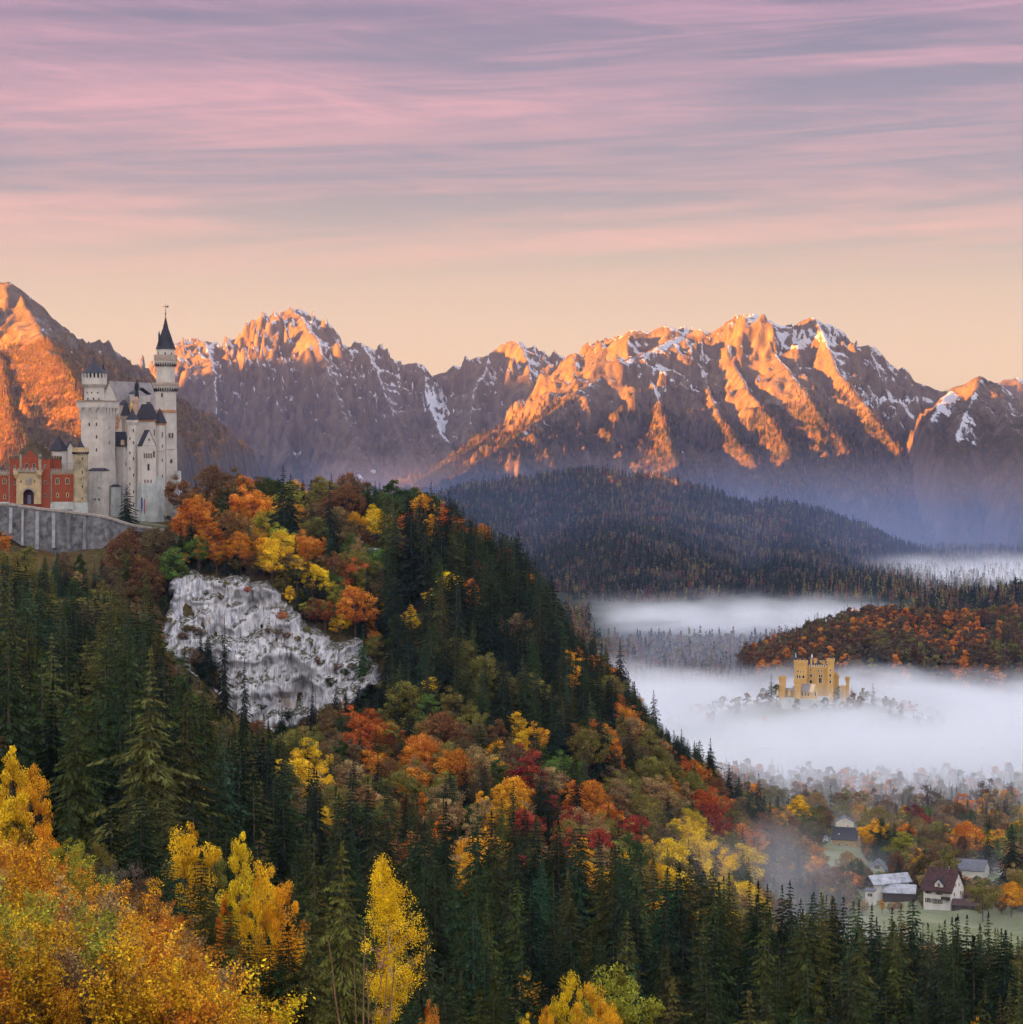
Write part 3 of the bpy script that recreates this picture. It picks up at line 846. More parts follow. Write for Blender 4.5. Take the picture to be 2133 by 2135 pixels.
def spawn(d, label, group=None):
    cm, tm, PH = PROTO[d['proto']]
    nm = d['name'] or {'spruce': 'spruce_tree', 'broad': 'autumn_tree', 'shrub': 'shrub', 'bare': 'bare_tree'}[d['kind']]
    cat = {'spruce': 'spruce', 'shrub': 'shrub'}.get(d['kind'], 'tree')
    if tm is None:
        o = link(nm, cm)
        o['tint'] = [float(v) for v in d['tint']]
        tag(o, label, cat, group)
    else:
        o = thing(nm, (0, 0, 0), label, cat, group)
        c = link('crown', cm, o); c['tint'] = [float(v) for v in d['tint']]
        link('stem' if d['kind'] == 'shrub' else 'trunk', tm, o)
    o.location = (d['x'], d['y'], d['z']); o.rotation_euler = (0, 0, d['rot']); o.scale = (d['w'], d['w'], d['s'])
    return o


def stuff_instances(name, label, recs, protos):
    """one object that stands for a mass nobody could count"""
    n = len(recs)
    A = np.array([(d['x'], d['y'], d['z']) for d in recs], np.float32)
    me = bpy.data.meshes.new(name)
    me.vertices.add(n); me.vertices.foreach_set('co', A.ravel())
    a = me.attributes.new('tint', 'FLOAT_COLOR', 'POINT'); a.data.foreach_set('color', np.array([(*d['tint'], 1) for d in recs], np.float32).ravel())
    a = me.attributes.new('rotz', 'FLOAT_VECTOR', 'POINT'); a.data.foreach_set('vector', np.array([(0, 0, d['rot']) for d in recs], np.float32).ravel())
    a = me.attributes.new('scl', 'FLOAT_VECTOR', 'POINT'); a.data.foreach_set('vector', np.array([(d['w'], d['w'], d['s']) for d in recs], np.float32).ravel())
    a = me.attributes.new('kindno', 'INT', 'POINT'); a.data.foreach_set('value', np.array([protos.index(d['proto']) for d in recs], np.int32))
    o = link(name, me)
    tag(o, label, None, None, 'stuff')
    gt = bpy.data.node_groups.new(name, 'GeometryNodeTree')
    gt.interface.new_socket('Geometry', in_out='INPUT', socket_type='NodeSocketGeometry')
    gt.interface.new_socket('Geometry', in_out='OUTPUT', socket_type='NodeSocketGeometry')
    N = gt.nodes; Lk = gt.links
    gi = N.new('NodeGroupInput'); go = N.new('NodeGroupOutput')
    jn = N.new('GeometryNodeJoinGeometry')
    def attr(nm, ty):
        q = N.new('GeometryNodeInputNamedAttribute'); q.data_type = ty; q.inputs['Name'].default_value = nm
        return q.outputs['Attribute']
    kn = attr('kindno', 'INT'); rt = attr('rotz', 'FLOAT_VECTOR'); sl = attr('scl', 'FLOAT_VECTOR')
    for k, pr in enumerate(protos):
        src = PROTO_OBJ[pr]
        js = N.new('GeometryNodeJoinGeometry')
        for so in src:
            oi = N.new('GeometryNodeObjectInfo'); oi.transform_space = 'ORIGINAL'
            oi.inputs['Object'].default_value = so; oi.inputs['As Instance'].default_value = False
            Lk.new(oi.outputs['Geometry'], js.inputs[0])
        cp = N.new('FunctionNodeCompare'); cp.data_type = 'INT'; cp.operation = 'EQUAL'
        Lk.new(kn, cp.inputs[2]); cp.inputs[3].default_value = k
        ip = N.new('GeometryNodeInstanceOnPoints')
        Lk.new(gi.outputs[0], ip.inputs['Points']); Lk.new(cp.outputs[0], ip.inputs['Selection'])
        Lk.new(js.outputs[0], ip.inputs['Instance']); Lk.new(rt, ip.inputs['Rotation']); Lk.new(sl, ip.inputs['Scale'])
        Lk.new(ip.outputs[0], jn.inputs[0])
    Lk.new(jn.outputs[0], go.inputs[0])
    md = o.modifiers.new('scatter', 'NODES'); md.node_group = gt
    return o
PROTO_OBJ = {}
# ------------------------------------------------------------------ trees: where they stand
def hw(mn, mx): return rng.uniform(mn, mx)

def solve_D(px, pyc, rpx, lo, hi, frac, aspect):
    Ds = np.arange(lo, hi, 2.0)
    xs = (px - CX) / F * Ds
    H = np.clip(rpx / F * Ds * aspect, 6, 24)
    e = np.abs(ground_z(xs, Ds) + frac * H - (HOR - pyc) / F * Ds)
    i = int(np.argmin(e)); return float(Ds[i]), float(H[i])

def near(px, top, H, rpx, colour, lo, hi, k=0, label=None, name=None):
    Ds = np.arange(lo, hi, 1.0); Hs = (HOR - top) / F * Ds - ground_z((px - CX) / F * Ds, Ds); i = int(np.argmin(np.abs(Hs - H)))
    D = float(Ds[i]); H = float(np.clip(Hs[i], H * .7, H * 1.35)); wid = rpx / F * D / ((3.6, 3.0, 3.9)[k] * H / PROTO['near', k][2])
    d = tree_rec('broad', ('near', k), X(px, D), D, H, wid, colour, label, name); d['z'] = Z(top, D) - H if abs(Z(top, D) - H - d['z']) < 4 else d['z']; d['hand'] = True
    return d

def broad(px, pyc, rpx, colour, lo=560, hi=1080, proto=None, label=None, name=None, aspect=3.0, kind='broad'):
    D, H = solve_D(px, pyc, rpx, lo, hi, 0.6, aspect)
    k = proto if proto is not None else int(rng.integers(0, 5))
    key = (kind, k)
    PR = {0: 5.0, 1: 4.2, 2: 5.4, 3: 3.6, 4: 4.6}[k] if kind == 'broad' else {0: 3.8, 1: 4.2, 2: 3.9}[k]
    R = rpx / F * D
    wid = R / (PR * H / PROTO[key][2])
    d = tree_rec(kind, key, X(px, D), D, H, wid, colour, label, name)
    d['hand'] = True
    return d

def spruce_top(px, py, Dlo, Dhi, Ht, wid=1.0, colour='spruce', label=None, proto=None):
    Ds = np.arange(Dlo, Dhi + 1, 2.0)
    Hs = (HOR - py) / F * Ds - ground_z((px - CX) / F * Ds, Ds)
    i = int(np.argmin(np.abs(Hs - Ht))); D = float(Ds[i]); H = float(np.clip(Hs[i], 5, 42))
    d = tree_rec('spruce', ('nearspruce', int(rng.integers(0, 2))) if D < 365 else ('spruce', int(rng.integers(0, 5)) if proto is None else proto), X(px, D), D, H, wid * min(1.25, (27 / H) ** .5), colour, label)
    # keep the top where the photograph has it even if the height was limited
    d['z'] = Z(py, D) - H if abs(Hs[i] - H) < 3 else d['z']
    d['hand'] = True
    return d

# --- single trees one can point to
spruce_top(590, 972, 893, 903, 26, 1.15, 'darkspruce', 'tallest almost black spruce of the pair on the forest crest beside the castle', 0)
spruce_top(606, 990, 897, 908, 23, 1.0, 'darkspruce', 'shorter almost black spruce of the pair on the forest crest beside the castle', 2)
spruce_top(687, 1008, 896, 906, 20, .9, 'darkspruce', 'single small dark spruce tip on the crest between orange and brown trees', 1)
spruce_top(265, 1010, 925, 932, 17, .95, 'darkspruce', 'dark conical spruce standing alone against the pale castle walls', 2)
for a in [(899,1004,24),(936,1025,24),(978,1083,24),(1017,1089,24),(1081,1108,26),(1100,1150,24),(1150,1200,24)]:
    spruce_top(a[0], a[1], 885, 925, a[2], .95, 'darkspruce')
for a in [(421,1045,15,885,920),(560,1060,14,880,925),(1239,1298,20,880,960),(1293,1331,26,880,960),(1310,1400,24,880,960),(1405,1522,20,880,960),(1421,1520,18,900,990),(1459,1543,19,900,990),(1481,1539,20,900,990),
          (1540,1619,18,860,960),(1582,1611,24,860,960),(1605,1672,18,860,960),(1560,1640,20,860,960),(1520,1590,20,880,980)]:
    spruce_top(a[0], a[1], a[3], a[4], a[2], .85, 'darkspruce')
spruce_top(1363, 1440, 900, 960, 17, .9, 'darkspruce', 'lone feathery spruce on the slope edge standing out against the white fog', 3)
spruce_top(1677, 1700, 980, 1100, 15, 1.0, 'darkspruce', 'dark spruce between the yellow larch and the dark-roofed yellow house', 0)
spruce_top(1841, 1705, 1050, 1200, 16, 1.25, 'greenspruce', 'broad blue green spruce beside the yellow green tree in the village', 2)
spruce_top(2110, 1720, 900, 1100, 26, 1.15, 'darkspruce', 'very tall dark spruce rising over the village behind the small white house', 2)
spruce_top(2060, 1720, 1050, 1250, 20, 1.1, 'darkspruce'); spruce_top(1905, 1735, 1100, 1250, 15, 1.1, 'greenspruce'); spruce_top(1868, 1697, 1150, 1250, 14, .9, 'darkspruce')
spruce_top(1972, 1768, 960, 1060, 16, 1.3, 'greenspruce'); spruce_top(1935, 1770, 1150, 1250, 12, 1., 'greenspruce'); spruce_top(2093, 1628, 1280, 1420, 22, 1.2, 'spruce'); spruce_top(2108, 1628, 1300, 1420, 22, 1.2, 'spruce'); spruce_top(2125, 1635, 1300, 1420, 22, 1.2, 'spruce')
spruce_top(2005, 1652, 1300, 1440, 15, .9, 'spruce'); spruce_top(1990, 1670, 1300, 1440, 12, .9, 'spruce')
# left stand of big spruces
for a in [(20,1195,500,36),(75,1240,520,34),(137,1265,480,38),(180,1330,540,30),(225,1300,560,34),(269,1406,470,28),(298,1298,560,36),(340,1350,520,34),(385,1352,540,32),(60,1380,460,30),(110,1420,450,28),(200,1440,470,28),(425,1420,540,28),(330,1480,480,26),(400,1500,470,26),(455,1480,560,26),(510,1500,540,26),(560,1540,560,24),(550,1490,600,24),(20,1400,440,32),
          (250,1480,440,26),(600,1580,540,24),(655,1600,560,22),(640,1850,300,22),(713,1760,330,24),(646,1700,430,24),(590,1640,470,25),(700,1640,500,25)]:
    spruce_top(a[0], a[1], a[2] - 25, a[2] + 25, a[3], 1.1, str(rng.choice(['spruce', 'olivespruce', 'darkspruce', 'spruce'])))
spruce_top(468, 1290, 640, 800, 30, .62, 'darkspruce', 'tall slender dark spruce standing in front of the pale cliff', 3)
spruce_top(510, 1373, 640, 800, 28, .62, 'darkspruce', 'shorter slender dark spruce in front of the pale cliff', 3)
spruce_top(651, 1427, 700, 810, 22, .6, 'darkspruce', 'thin dark spruce before the grotto at the foot of the pale cliff', 1)
spruce_top(1115, 1500, 600, 760, 22, 1.0); spruce_top(1050, 1420, 760, 860, 24, 1.0, 'darkspruce'); spruce_top(1250, 1460, 780, 900, 26, 1.0, 'darkspruce'); spruce_top(1215, 1400, 800, 900, 26, 1.0, 'darkspruce')
for a in [(345,1395,17),(372,1425,16),(432,1390,18),(455,1440,16),(560,1495,16),(588,1470,17),(700,1418,17),(722,1436,15),(748,1405,17),(800,1400,20),(405,1440,15)]:
    spruce_top(a[0], a[1], 770, 838, a[2], .8, 'darkspruce')
for a in [(560,1955,9),(600,1925,10),(520,1945,8),(480,1885,10),(430,1850,9),(640,1905,12),(585,1990,8)]:
    spruce_top(a[0], a[1], 190, 214, a[2], 1.1, str(rng.choice(['spruce', 'greenspruce', 'olivespruce'])))
# near spruces
for a in [(350,1770,235,5.5,1.5),(472,1700,330,20,1.0),(420,1775,250,11,1.0),(520,1870,240,13,1.1),(545,1905,230,11,1.1),(856,2090,215,8,1.3),(1000,2060,330,16,1.1),(1030,2045,330,17,1.1)]:
    spruce_top(a[0], a[1], a[2] - 20, a[2] + 20, a[3], a[4], str(rng.choice(['spruce', 'olivespruce', 'greenspruce'])))
# silhouette row in front of the village mist
row = [(1438,1786),(1482,1813),(1520,1820),(1563,1832),(1600,1845),(1647,1836),(1693,1866),(1712,1862),(1734,1868),(1759,1866),(1791,1877),(1818,1885),(1860,1893),(1879,1887),(1904,1874),(1935,1925),(1970,1919),(1997,1906),(2016,1908),(2040,1950),(2061,1900),(2095,1960),(2122,1953)]
for i, (a, b_) in enumerate(row):
    spruce_top(a, b_, 500, 560, 25, 1.0, str(rng.choice(['darkspruce', 'spruce', 'olivespruce'])))
for a, b_ in [(870,1668),(930,1672),(996,1675),(1025,1690),(1071,1693),(1117,1707),(1164,1707),(1195,1730),(1210,1700),(1250,1740),(1290,1763),(1313,1768),(1336,1782),(1392,1810)]:
    spruce_top(a, b_, 520, 600, 28, 1.05, str(rng.choice(['darkspruce', 'spruce', 'greenspruce'])))

# --- coloured trees of the hill
for a in [(725,1025,34,'rust'),(741,1095,24,'gold'),(783,1091,28,'yellow'),(816,1037,36,'darkgreen'),(857,1045,30,'darkgreen'),(845,1095,30,'redorange'),(932,1100,32,'redorange'),(895,1085,24,'gold'),(762,1166,24,'green'),
          (853,1165,34,'rust'),(1052,1135,20,'redorange'),(1007,1112,20,'orange'),(1177,1240,16,'redorange'),(1201,1305,15,'orange'),(1230,1352,18,'orange'),(1193,1423,18,'gold'),(899,1245,18,'yellow'),(1118,1265,22,'maroon'),
          (375,1030,34,'rust'),(440,1010,36,'rust'),(480,1010,34,'brown'),(515,1060,40,'orange'),(560,1085,26,'yellowgreen'),(400,1090,40,'orange'),(440,1125,28,'orange'),(480,1070,26,'olive'),(620,1080,26,'gold'),(655,1110,34,'olive'),(670,1030,30,'olive'),
          (570,1165,34,'yellow'),(545,1150,22,'gold'),(620,1185,26,'yellow'),(660,1215,26,'yellow'),(690,1240,20,'yellowgreen'),(500,1150,30,'orange'),(350,1060,24,'olive'),(760,1060,28,'brown'),(700,1090,30,'brown'),(640,1150,24,'orange'),
          (320,1140,36,'brown'),(260,1160,40,'rust'),(300,1210,38,'rust'),(360,1180,34,'green'),(230,1220,34,'brown'),(190,1290,32,'olive'),(150,1240,30,'darkgreen'),(90,1210,26,'olive'),(270,1290,30,'rust'),(320,1290,26,'brown'),(10,1130,18,'orange'),(60,1160,22,'olive'),
          (700,1180,24,'rust'),(720,1230,20,'redorange'),(790,1250,16,'orange'),(860,1300,16,'yellow'),(985,1190,20,'orange'),(1100,1190,18,'orange'),(1085,1290,16,'orange'),(960,1150,18,'yellow'),(1140,1330,18,'gold'),(820,1230,20,'brown')]:
    broad(a[0], a[1], a[2], a[3], 840, 1000)
for a in [(903,1435,26,'yellow'),(994,1460,28,'olive'),(1115,1443,32,'olive'),(890,1490,34,'green'),(754,1545,46,'redorange'),(861,1518,30,'olive'),(853,1601,32,'orange'),(950,1530,24,'tan'),(948,1613,42,'orange'),(990,1545,30,'brown'),
          (1035,1576,27,'gold'),(1073,1522,34,'yellow'),(1118,1535,28,'gold'),(1056,1671,42,'gold'),(1150,1695,36,'red'),(1226,1663,36,'orange'),(1222,1568,38,'olive'),(1177,1597,32,'green'),(1168,1646,34,'darkgreen'),
          (1260,1545,30,'orange'),(1322,1638,28,'olive'),(1380,1588,26,'olive'),(1326,1730,24,'red'),(1405,1742,34,'yellow'),(1552,1809,44,'yellow'),(700,1560,28,'brown'),(800,1600,26,'orange'),(780,1650,30,'rust'),
          (1290,1500,26,'orange'),(1340,1560,24,'brown'),(820,1450,24,'olive'),(1160,1500,24,'brown'),(1000,1620,26,'tan'),(1280,1620,26,'brown'),(640,1590,28,'yellow'),(610,1570,22,'olive'),(1440,1640,28,'olive'),(1490,1600,26,'rust'),
          (1460,1780,34,'yellow'),(1510,1740,26,'olive'),(1350,1790,30,'gold'),(1420,1690,26,'tan'),(1620,1830,34,'rust'),(1580,1760,24,'orange'),(1530,1690,20,'brown'),(900,1560,26,'tan'),(1390,1540,22,'orange'),(1440,1580,22,'orange')]:
    broad(a[0], a[1], a[2], a[3], 600, 900)
broad(1102, 1630, 44, 'red', 600, 850, 3, 'large deep red tree in the middle of the autumn slope', aspect=3.2)
broad(1475, 1715, 42, 'red', 600, 900, 2, 'broad deep red tree beside the mist above the spruce row', aspect=2.8)
broad(1479, 1663, 20, 'redorange', 600, 920, 1, 'small fiery orange tree directly above the broad deep red one')
broad(1421, 1605, 26, 'redorange', 600, 920, 0)
# --- village trees
for a in [(1590,1790,34,'rust'),(1640,1800,40,'brown'),(1685,1790,38,'orange'),(1780,1798,38,'darkgreen'),(1883,1775,38,'yellowgreen'),(1820,1738,30,'gold'),(1890,1720,24,'yellowgreen'),(1905,1706,32,'maroon'),(1945,1740,30,'olive'),
          (1930,1740,16,'red'),(2016,1752,36,'orange'),(1985,1765,26,'orange'),(2075,1760,28,'gold'),(2060,1800,20,'darkgreen'),(2050,1870,34,'olive'),(2110,1870,28,'gold'),(1880,1840,30,'olive'),(1930,1830,22,'orange'),(1860,1880,28,'olive'),
          (1735,1820,26,'brown'),(1760,1870,30,'olive'),(1690,1840,30,'rust'),(1600,1730,30,'tan'),(1640,1750,26,'rust'),(1560,1680,28,'olive'),(1620,1660,26,'olive'),(1700,1680,28,'tan'),(1750,1670,22,'rust'),(2000,1700,30,'rust'),(1960,1690,26,'tan'),(2050,1720,26,'tan'),
          (1790,1690,24,'tan'),(1850,1690,22,'rust'),(1540,1740,30,'brown'),(1500,1680,26,'olive'),(1460,1700,26,'brown'),(2100,1700,24,'rust'),(2120,1800,26,'olive'),(1960,1790,28,'brown')]:
    d = broad(a[0], a[1], a[2], a[3], 920, 1330, aspect=2.6)
broad(1664, 1690, 30, 'yellow', 980, 1150, 3, 'yellow larch with ragged top beside the mist and the dark spruce', aspect=3.4)
for a in [(1935,1672,36),(1900,1665,26),(1980,1690,24),(2050,1660,30),(2110,2010,30),(2070,2000,26),(2125,1980,26)]:
    broad(a[0], a[1], a[2], 'grey', 1000 if a[1] > 1900 else 1150, 1400, int(rng.integers(0, 2)), kind='bare', aspect=2.8)
# --- near trees of the left slope
near(22, 1545, 14, 50, 'yellow', 215, 260, 1, 'tall bright yellow tree at the upper edge of the near thicket')
near(66, 1590, 10, 38, 'gold', 240, 285, 0, 'golden tree behind the tall bright yellow one at the thicket edge')
for a in [(137,1745,5,42,'yellowgreen',215,262,0),(205,1755,6,34,'olive',235,275,2),(240,1790,5,30,'grey',235,275,0),(406,1712,14,56,'yellow',235,285,0),(500,1722,15,38,'yellow',225,285,1),(548,1800,11,48,'yellow',220,265,2),(590,1840,9,44,'gold',215,258,2),(468,1855,8,24,'orange',220,270,1),(842,1745,18,26,'olive',390,460,0),
          (889,2080,10,30,'orange',200,260,0),(950,2075,10,32,'olive',200,260,2),(1187,2030,9,40,'yellow',220,262,2),(1235,2050,9,50,'gold',214,236,2),(1255,2090,8,40,'gold',205,226,0),(1141,2095,9,26,'gold',205,255,0),(1095,2105,9,24,'yellow',200,255,1),(2034,2010,14,20,'gold',380,420,1),(525,1815,12,24,'olive',300,340,1),(440,1760,13,30,'olive',270,310,0),
          (40,1700,7,40,'olive',215,262,0),(90,1720,6,36,'gold',215,262,2)]:
    near(*a)
near(1300, 2008, 13, 92, 'yellowgreen', 236, 262, 0, 'round dense green and yellow tree at the very bottom')
for a in [(137,1690,40,'rust',230,280,0),(282,1790,42,'grey',220,280,1),(360,1670,36,'rust',300,360,0),(922,2033,28,'orange',230,300,0),(968,2057,28,'brown',230,300,1),(1506,2110,46,'grey',330,400,1),(1330,2090,30,'grey',330,380,1)]:
    broad(a[0], a[1], a[2], a[3], a[4], a[5], a[6], kind='bare', aspect=2.8)
HAND_N = len(TREES)


# --- forest fill
TL = np.array([(-300,1150),(235,1150),(245,1100),(335,1098),(345,1010),(400,985),(640,1000),(700,985),(950,1040),(1000,1090),(1080,1125),(1130,1190),(1200,1310),(1290,1345),(1340,1460),(1400,1530),(1480,1555),(1540,1625),(1640,1700),(1650,1640),(2400,1640)], float)
TF = np.array([(-300,1200),(300,1300),(450,1480),(600,1570),(800,1630),(1000,1685),(1200,1712),(1300,1775),(1500,1820),(1650,1850),(1800,1885),(1900,1890),(2133,1950),(2400,1960)], float)
CB = np.array([(325,1300),(345,1400),(400,1420),(480,1500),(560,1530),(640,1505),(700,1450),(790,1425)], float)
CR = np.array([(340,1185),(400,1205),(560,1215),(600,1285),(650,1300),(700,1345),(760,1350),(790,1400)], float)
CLIFF = [(372,1200),(410,1190),(460,1203),(520,1208),(560,1215),(588,1250),(640,1298),(700,1343),(745,1340),(775,1370),(800,1428),(760,1440),(700,1500),(640,1512),(575,1532),(530,1500),(485,1492),(440,1405),(390,1392),(340,1372),(322,1310),(352,1290),(362,1240)]
def in_poly(x, y, P_):
    c = False; j = len(P_) - 1
    for i in range(len(P_)):
        if (P_[i][1] > y) != (P_[j][1] > y) and x < (P_[j][0] - P_[i][0]) * (y - P_[i][1]) / (P_[j][1] - P_[i][1]) + P_[i][0]: c = not c
        j = i
    return c
occ = {}
def taken(x, y, r):
    for i in (-1, 0, 1):
        for j in (-1, 0, 1):
            for (a, b_) in occ.get((int(x // 8) + i, int(y // 8) + j), ()):
                if (a - x) ** 2 + (b_ - y) ** 2 < r * r: return True
    return False
def take(x, y): occ.setdefault((int(x // 8), int(y // 8)), []).append((x, y))
for d in TREES: take(d['x'], d['y'])
HOUSES = [(1960,1880,950,14),(1760,1770,1150,13),(1760,1730,1200,12),(1835,1860,985,15),(1745,1800,1105,12),(1830,1815,1080,9),(2025,1825,1050,12),(2080,1830,1060,8),(1795,1725,1240,8),(1935,1715,1260,8),(2010,1890,942,12)]
HRECT = [(1912,2025,1812,1897,950),(1716,1794,1735,1776,1150),(1742,1782,1703,1737,1205),(1712,1752,1775,1806,1105),(1812,1852,1795,1818,1080),(1800,1912,1822,1876,985),(2064,2092,1798,1836,1060),(2000,2052,1800,1826,1050)]
def hides_house(px, top, D, r_):
    return any(D < d_ - 3 and x0 - r_ < px < x1 + r_ and top < y1 - 3 for x0, x1, y0, y1, d_ in HRECT)
TREES = [d for d in TREES if not (d['y'] > 860 and d['kind'] != 'shrub' and hides_house(d['px'], d['top'], d['y'], 14))]
HXY = [(X(a, D), D, r) for a, b_, D, r in HOUSES]
for _ in range(2600):
    px = rng.uniform(1590, 2150); D = rng.uniform(905, 1230); x = X(px, D)
    if (px > 1770 and D < 946) or any(math.hypot(x - a, D - b_) < r * .8 for a, b_, r in HXY): continue
    if fbm(np.array([x / 14.]), np.array([D / 30.]), 2, 31)[0] < -.3: continue
    d = tree_rec('broad', ('broad', int(rng.integers(0, 5))), x, D, rng.uniform(3.0, 6.5), rng.uniform(1.0, 1.5), str(rng.choice(['olive', 'brown', 'rust', 'tan', 'green', 'gold', 'darkgreen', 'olive', 'orange'], p=[.2, .18, .15, .12, .08, .07, .08, .06, .06])))
    d['low'] = True
TREES = [d for d in TREES if not (d.get('low') and hides_house(d['px'], d['top'], d['y'], 6))]
hp = [d for d in TREES if d['kind'] in ('broad',)]
hpx = np.array([(d['px'], (d['top'] + d['base']) / 2) for d in hp]); hcol = [d['colour'] for d in hp]
def near_colour(px, py):
    e = np.hypot(hpx[:, 0] - px, hpx[:, 1] - py) + rng.exponential(22, len(hpx))
    return hcol[int(np.argmin(e))]
y = 318.0
FILL0 = len(TREES)
while y < 1235:
    sp_ = 10.6 if y < 640 else 6.4 if y < 1000 else 7.0
    half = (CX / F) * y + 26
    x = -half
    while x < half:
        xx = x + rng.uniform(-.42, .42) * sp_; yy = y + rng.uniform(-.42, .42) * sp_
        x += sp_
        px = CX + xx / yy * F
        if taken(xx, yy, 4.2): continue
        if px < 395 and 885 < yy < 1060: continue
        if yy > 880 and px > 1590 and any(math.hypot(xx - a, yy - b_) < r for a, b_, r in HXY): continue
        if px > 1780 and 860 < yy < 945: continue
        if yy > 880 and px > 1600 and rng.random() < 0.12: continue
        if yy > 1010 and px < 1300: continue
        if px < 600 and yy < 700 and rng.random() < .42: continue
        gz = float(ground_z(xx, yy)); gy = HOR - gz / yy * F
        if in_poly(px, gy, CLIFF): continue
        if px > 800 and 1130 < gy < 1430:
            pb = 0.10; H = rng.uniform(22, 32)
            if rng.random() < .25: continue
        elif yy < 620:
            pb = 0.015 if px > 600 else 0.01; H = rng.uniform(17, 33) if px > 560 else rng.uniform(25, 38)
            if rng.random() < .08: H *= .6
        elif px > 1500 and yy > 860:
            pb = 0.62; H = rng.uniform(11, 17)
        elif px < 340:
            pb = 0.5 if yy > 740 else 0.12; H = rng.uniform(15, 22) if yy > 740 else rng.uniform(24, 32)
        elif yy > 868:
            pb = 0.60 if px < 900 else 0.30; H = rng.uniform(13, 19)
        elif gy < 1560 and px > 740:
            pb = 0.12; H = rng.uniform(18, 26)
        else:
            pb = 0.66 if px > 600 else 0.25; H = rng.uniform(14, 21)
        isb = rng.random() < pb
        if isb: H = min(H, rng.uniform(12, 18))
        lim = np.interp(px, TL[:, 0], TL[:, 1])
        if yy < 640: lim = max(lim, np.interp(px, TF[:, 0], TF[:, 1]))
        if yy < 420 and px < 850: lim = max(lim, np.interp(px, [300, 450, 600, 850], [1640, 1680, 1760, 1850]))
        if px > 1500 and yy > 860: lim = 1640
        if px > 1560 and 640 <= yy < 900: lim = np.interp(px, [1560, 1640, 1800, 1900, 2133], [1740, 1850, 1915, 1925, 1965])
        if isb and px > 1080 and yy > 640: lim += 38
        if hides_house(px, HOR - (gz + H) / yy * F, yy, 2.6 / yy * F): continue
        if 325 < px < 795 and yy < 845: lim = max(lim, np.interp(px, CB[:, 0], CB[:, 1]) + 6)
        Hmax = (HOR - lim) / F * yy - gz
        if H > Hmax:
            if Hmax < H * 0.62: 
                if Hmax > 7 and yy > 640: H = Hmax
                else: continue
            else: H = Hmax
        if isb:
            c = near_colour(px, gy - H * .5 / yy * F)
            if rng.random() < .42: c = str(rng.choice(['olive', 'brown', 'olive', 'darkgreen', 'tan', 'rust']))
            if yy < 620: c = str(rng.choice(['olive', 'brown', 'gold', 'rust']))
            k = int(rng.integers(0, 5)); tree_rec('broad', ('broad', k), xx, yy, H, rng.uniform(.85, 1.2), c)
        else:
            c = str(rng.choice(['spruce', 'darkspruce', 'olivespruce', 'greenspruce'], p=[.38, .30, .26, .06] if yy < 700 else [.4, .45, .10, .05]))
            tree_rec('spruce', ('nearspruce', int(rng.integers(0, 2))) if yy < 365 else ('spruce', int(rng.integers(0, 5))), xx, yy, H, rng.uniform(.85, 1.2) * (1.15 if px < 600 and yy < 700 else 1), c)
        take(xx, yy)
    y += sp_ * .88

for _ in range(1500):
    px = rng.uniform(310, 800); D = rng.uniform(785, 850); x = X(px, D); gz = float(ground_z(x, D)); py = HOR - gz / D * F
    H = rng.uniform(4.5, 9); 
    if in_poly(px, py, CLIFF) or HOR - (gz + H) / D * F < np.interp(px, CB[:, 0], CB[:, 1]) - rng.uniform(0, 24) or taken(x, D, 1.8): continue
    take(x, D)
    if rng.random() < .5: tree_rec('spruce', ('spruce', int(rng.integers(0, 5))), x, D, H * 1.2, 1.1, 'darkspruce')
    else: tree_rec('broad', ('broad', int(rng.integers(0, 5))), x, D, H, 1.2, str(rng.choice(['brown', 'olive', 'darkgreen', 'rust'])))
# trees clinging to the steep ground round the cliff
Ds_ = np.arange(780, 905, 1.5)
for _ in range(1500):
    px = rng.uniform(322, 860); col = np.maximum.accumulate(ground_z((px - CX) / F * Ds_, Ds_)); z = rng.uniform(-92, -30)
    D = float(np.interp(z, col, Ds_)); py = HOR - z / D * F
    if D < 838 or D > 880 or in_poly(px, py, CLIFF): continue
    if any(abs(px - a) < 13 and abs(py - b_) < 15 for a, b_ in occ.get('st', ())): continue
    H = rng.uniform(6, 12)
    if px < 800 and HOR - (z + H) / D * F < np.interp(px, CB[:, 0], CB[:, 1]) + 4 and py > np.interp(px, CB[:, 0], CB[:, 1]) - 10: continue
    occ.setdefault('st', []).append((px, py)); x = X(px, D)
    if rng.random() < .3: tree_rec('spruce', ('spruce', int(rng.integers(0, 5))), x, D, H * 1.4, .9, 'darkspruce', z=z - .5)
    else: tree_rec('broad', ('broad', int(rng.integers(0, 5))), x, D, H, 1.2, near_colour(px, py) if rng.random() < .6 else str(rng.choice(['yellow', 'brown', 'olive', 'darkgreen', 'rust'])), z=z - .5)

# ledge bushes on and round the cliff head
for _ in range(170):
    px = rng.uniform(330, 800); D = rng.uniform(871, 886)
    tree_rec('broad', ('broad', 4), X(px, D), D, rng.uniform(3, 7), rng.uniform(1.0, 1.5), str(rng.choice(['brown', 'olive', 'rust', 'yellow', 'darkgreen', 'darkgreen'])), tint=None)

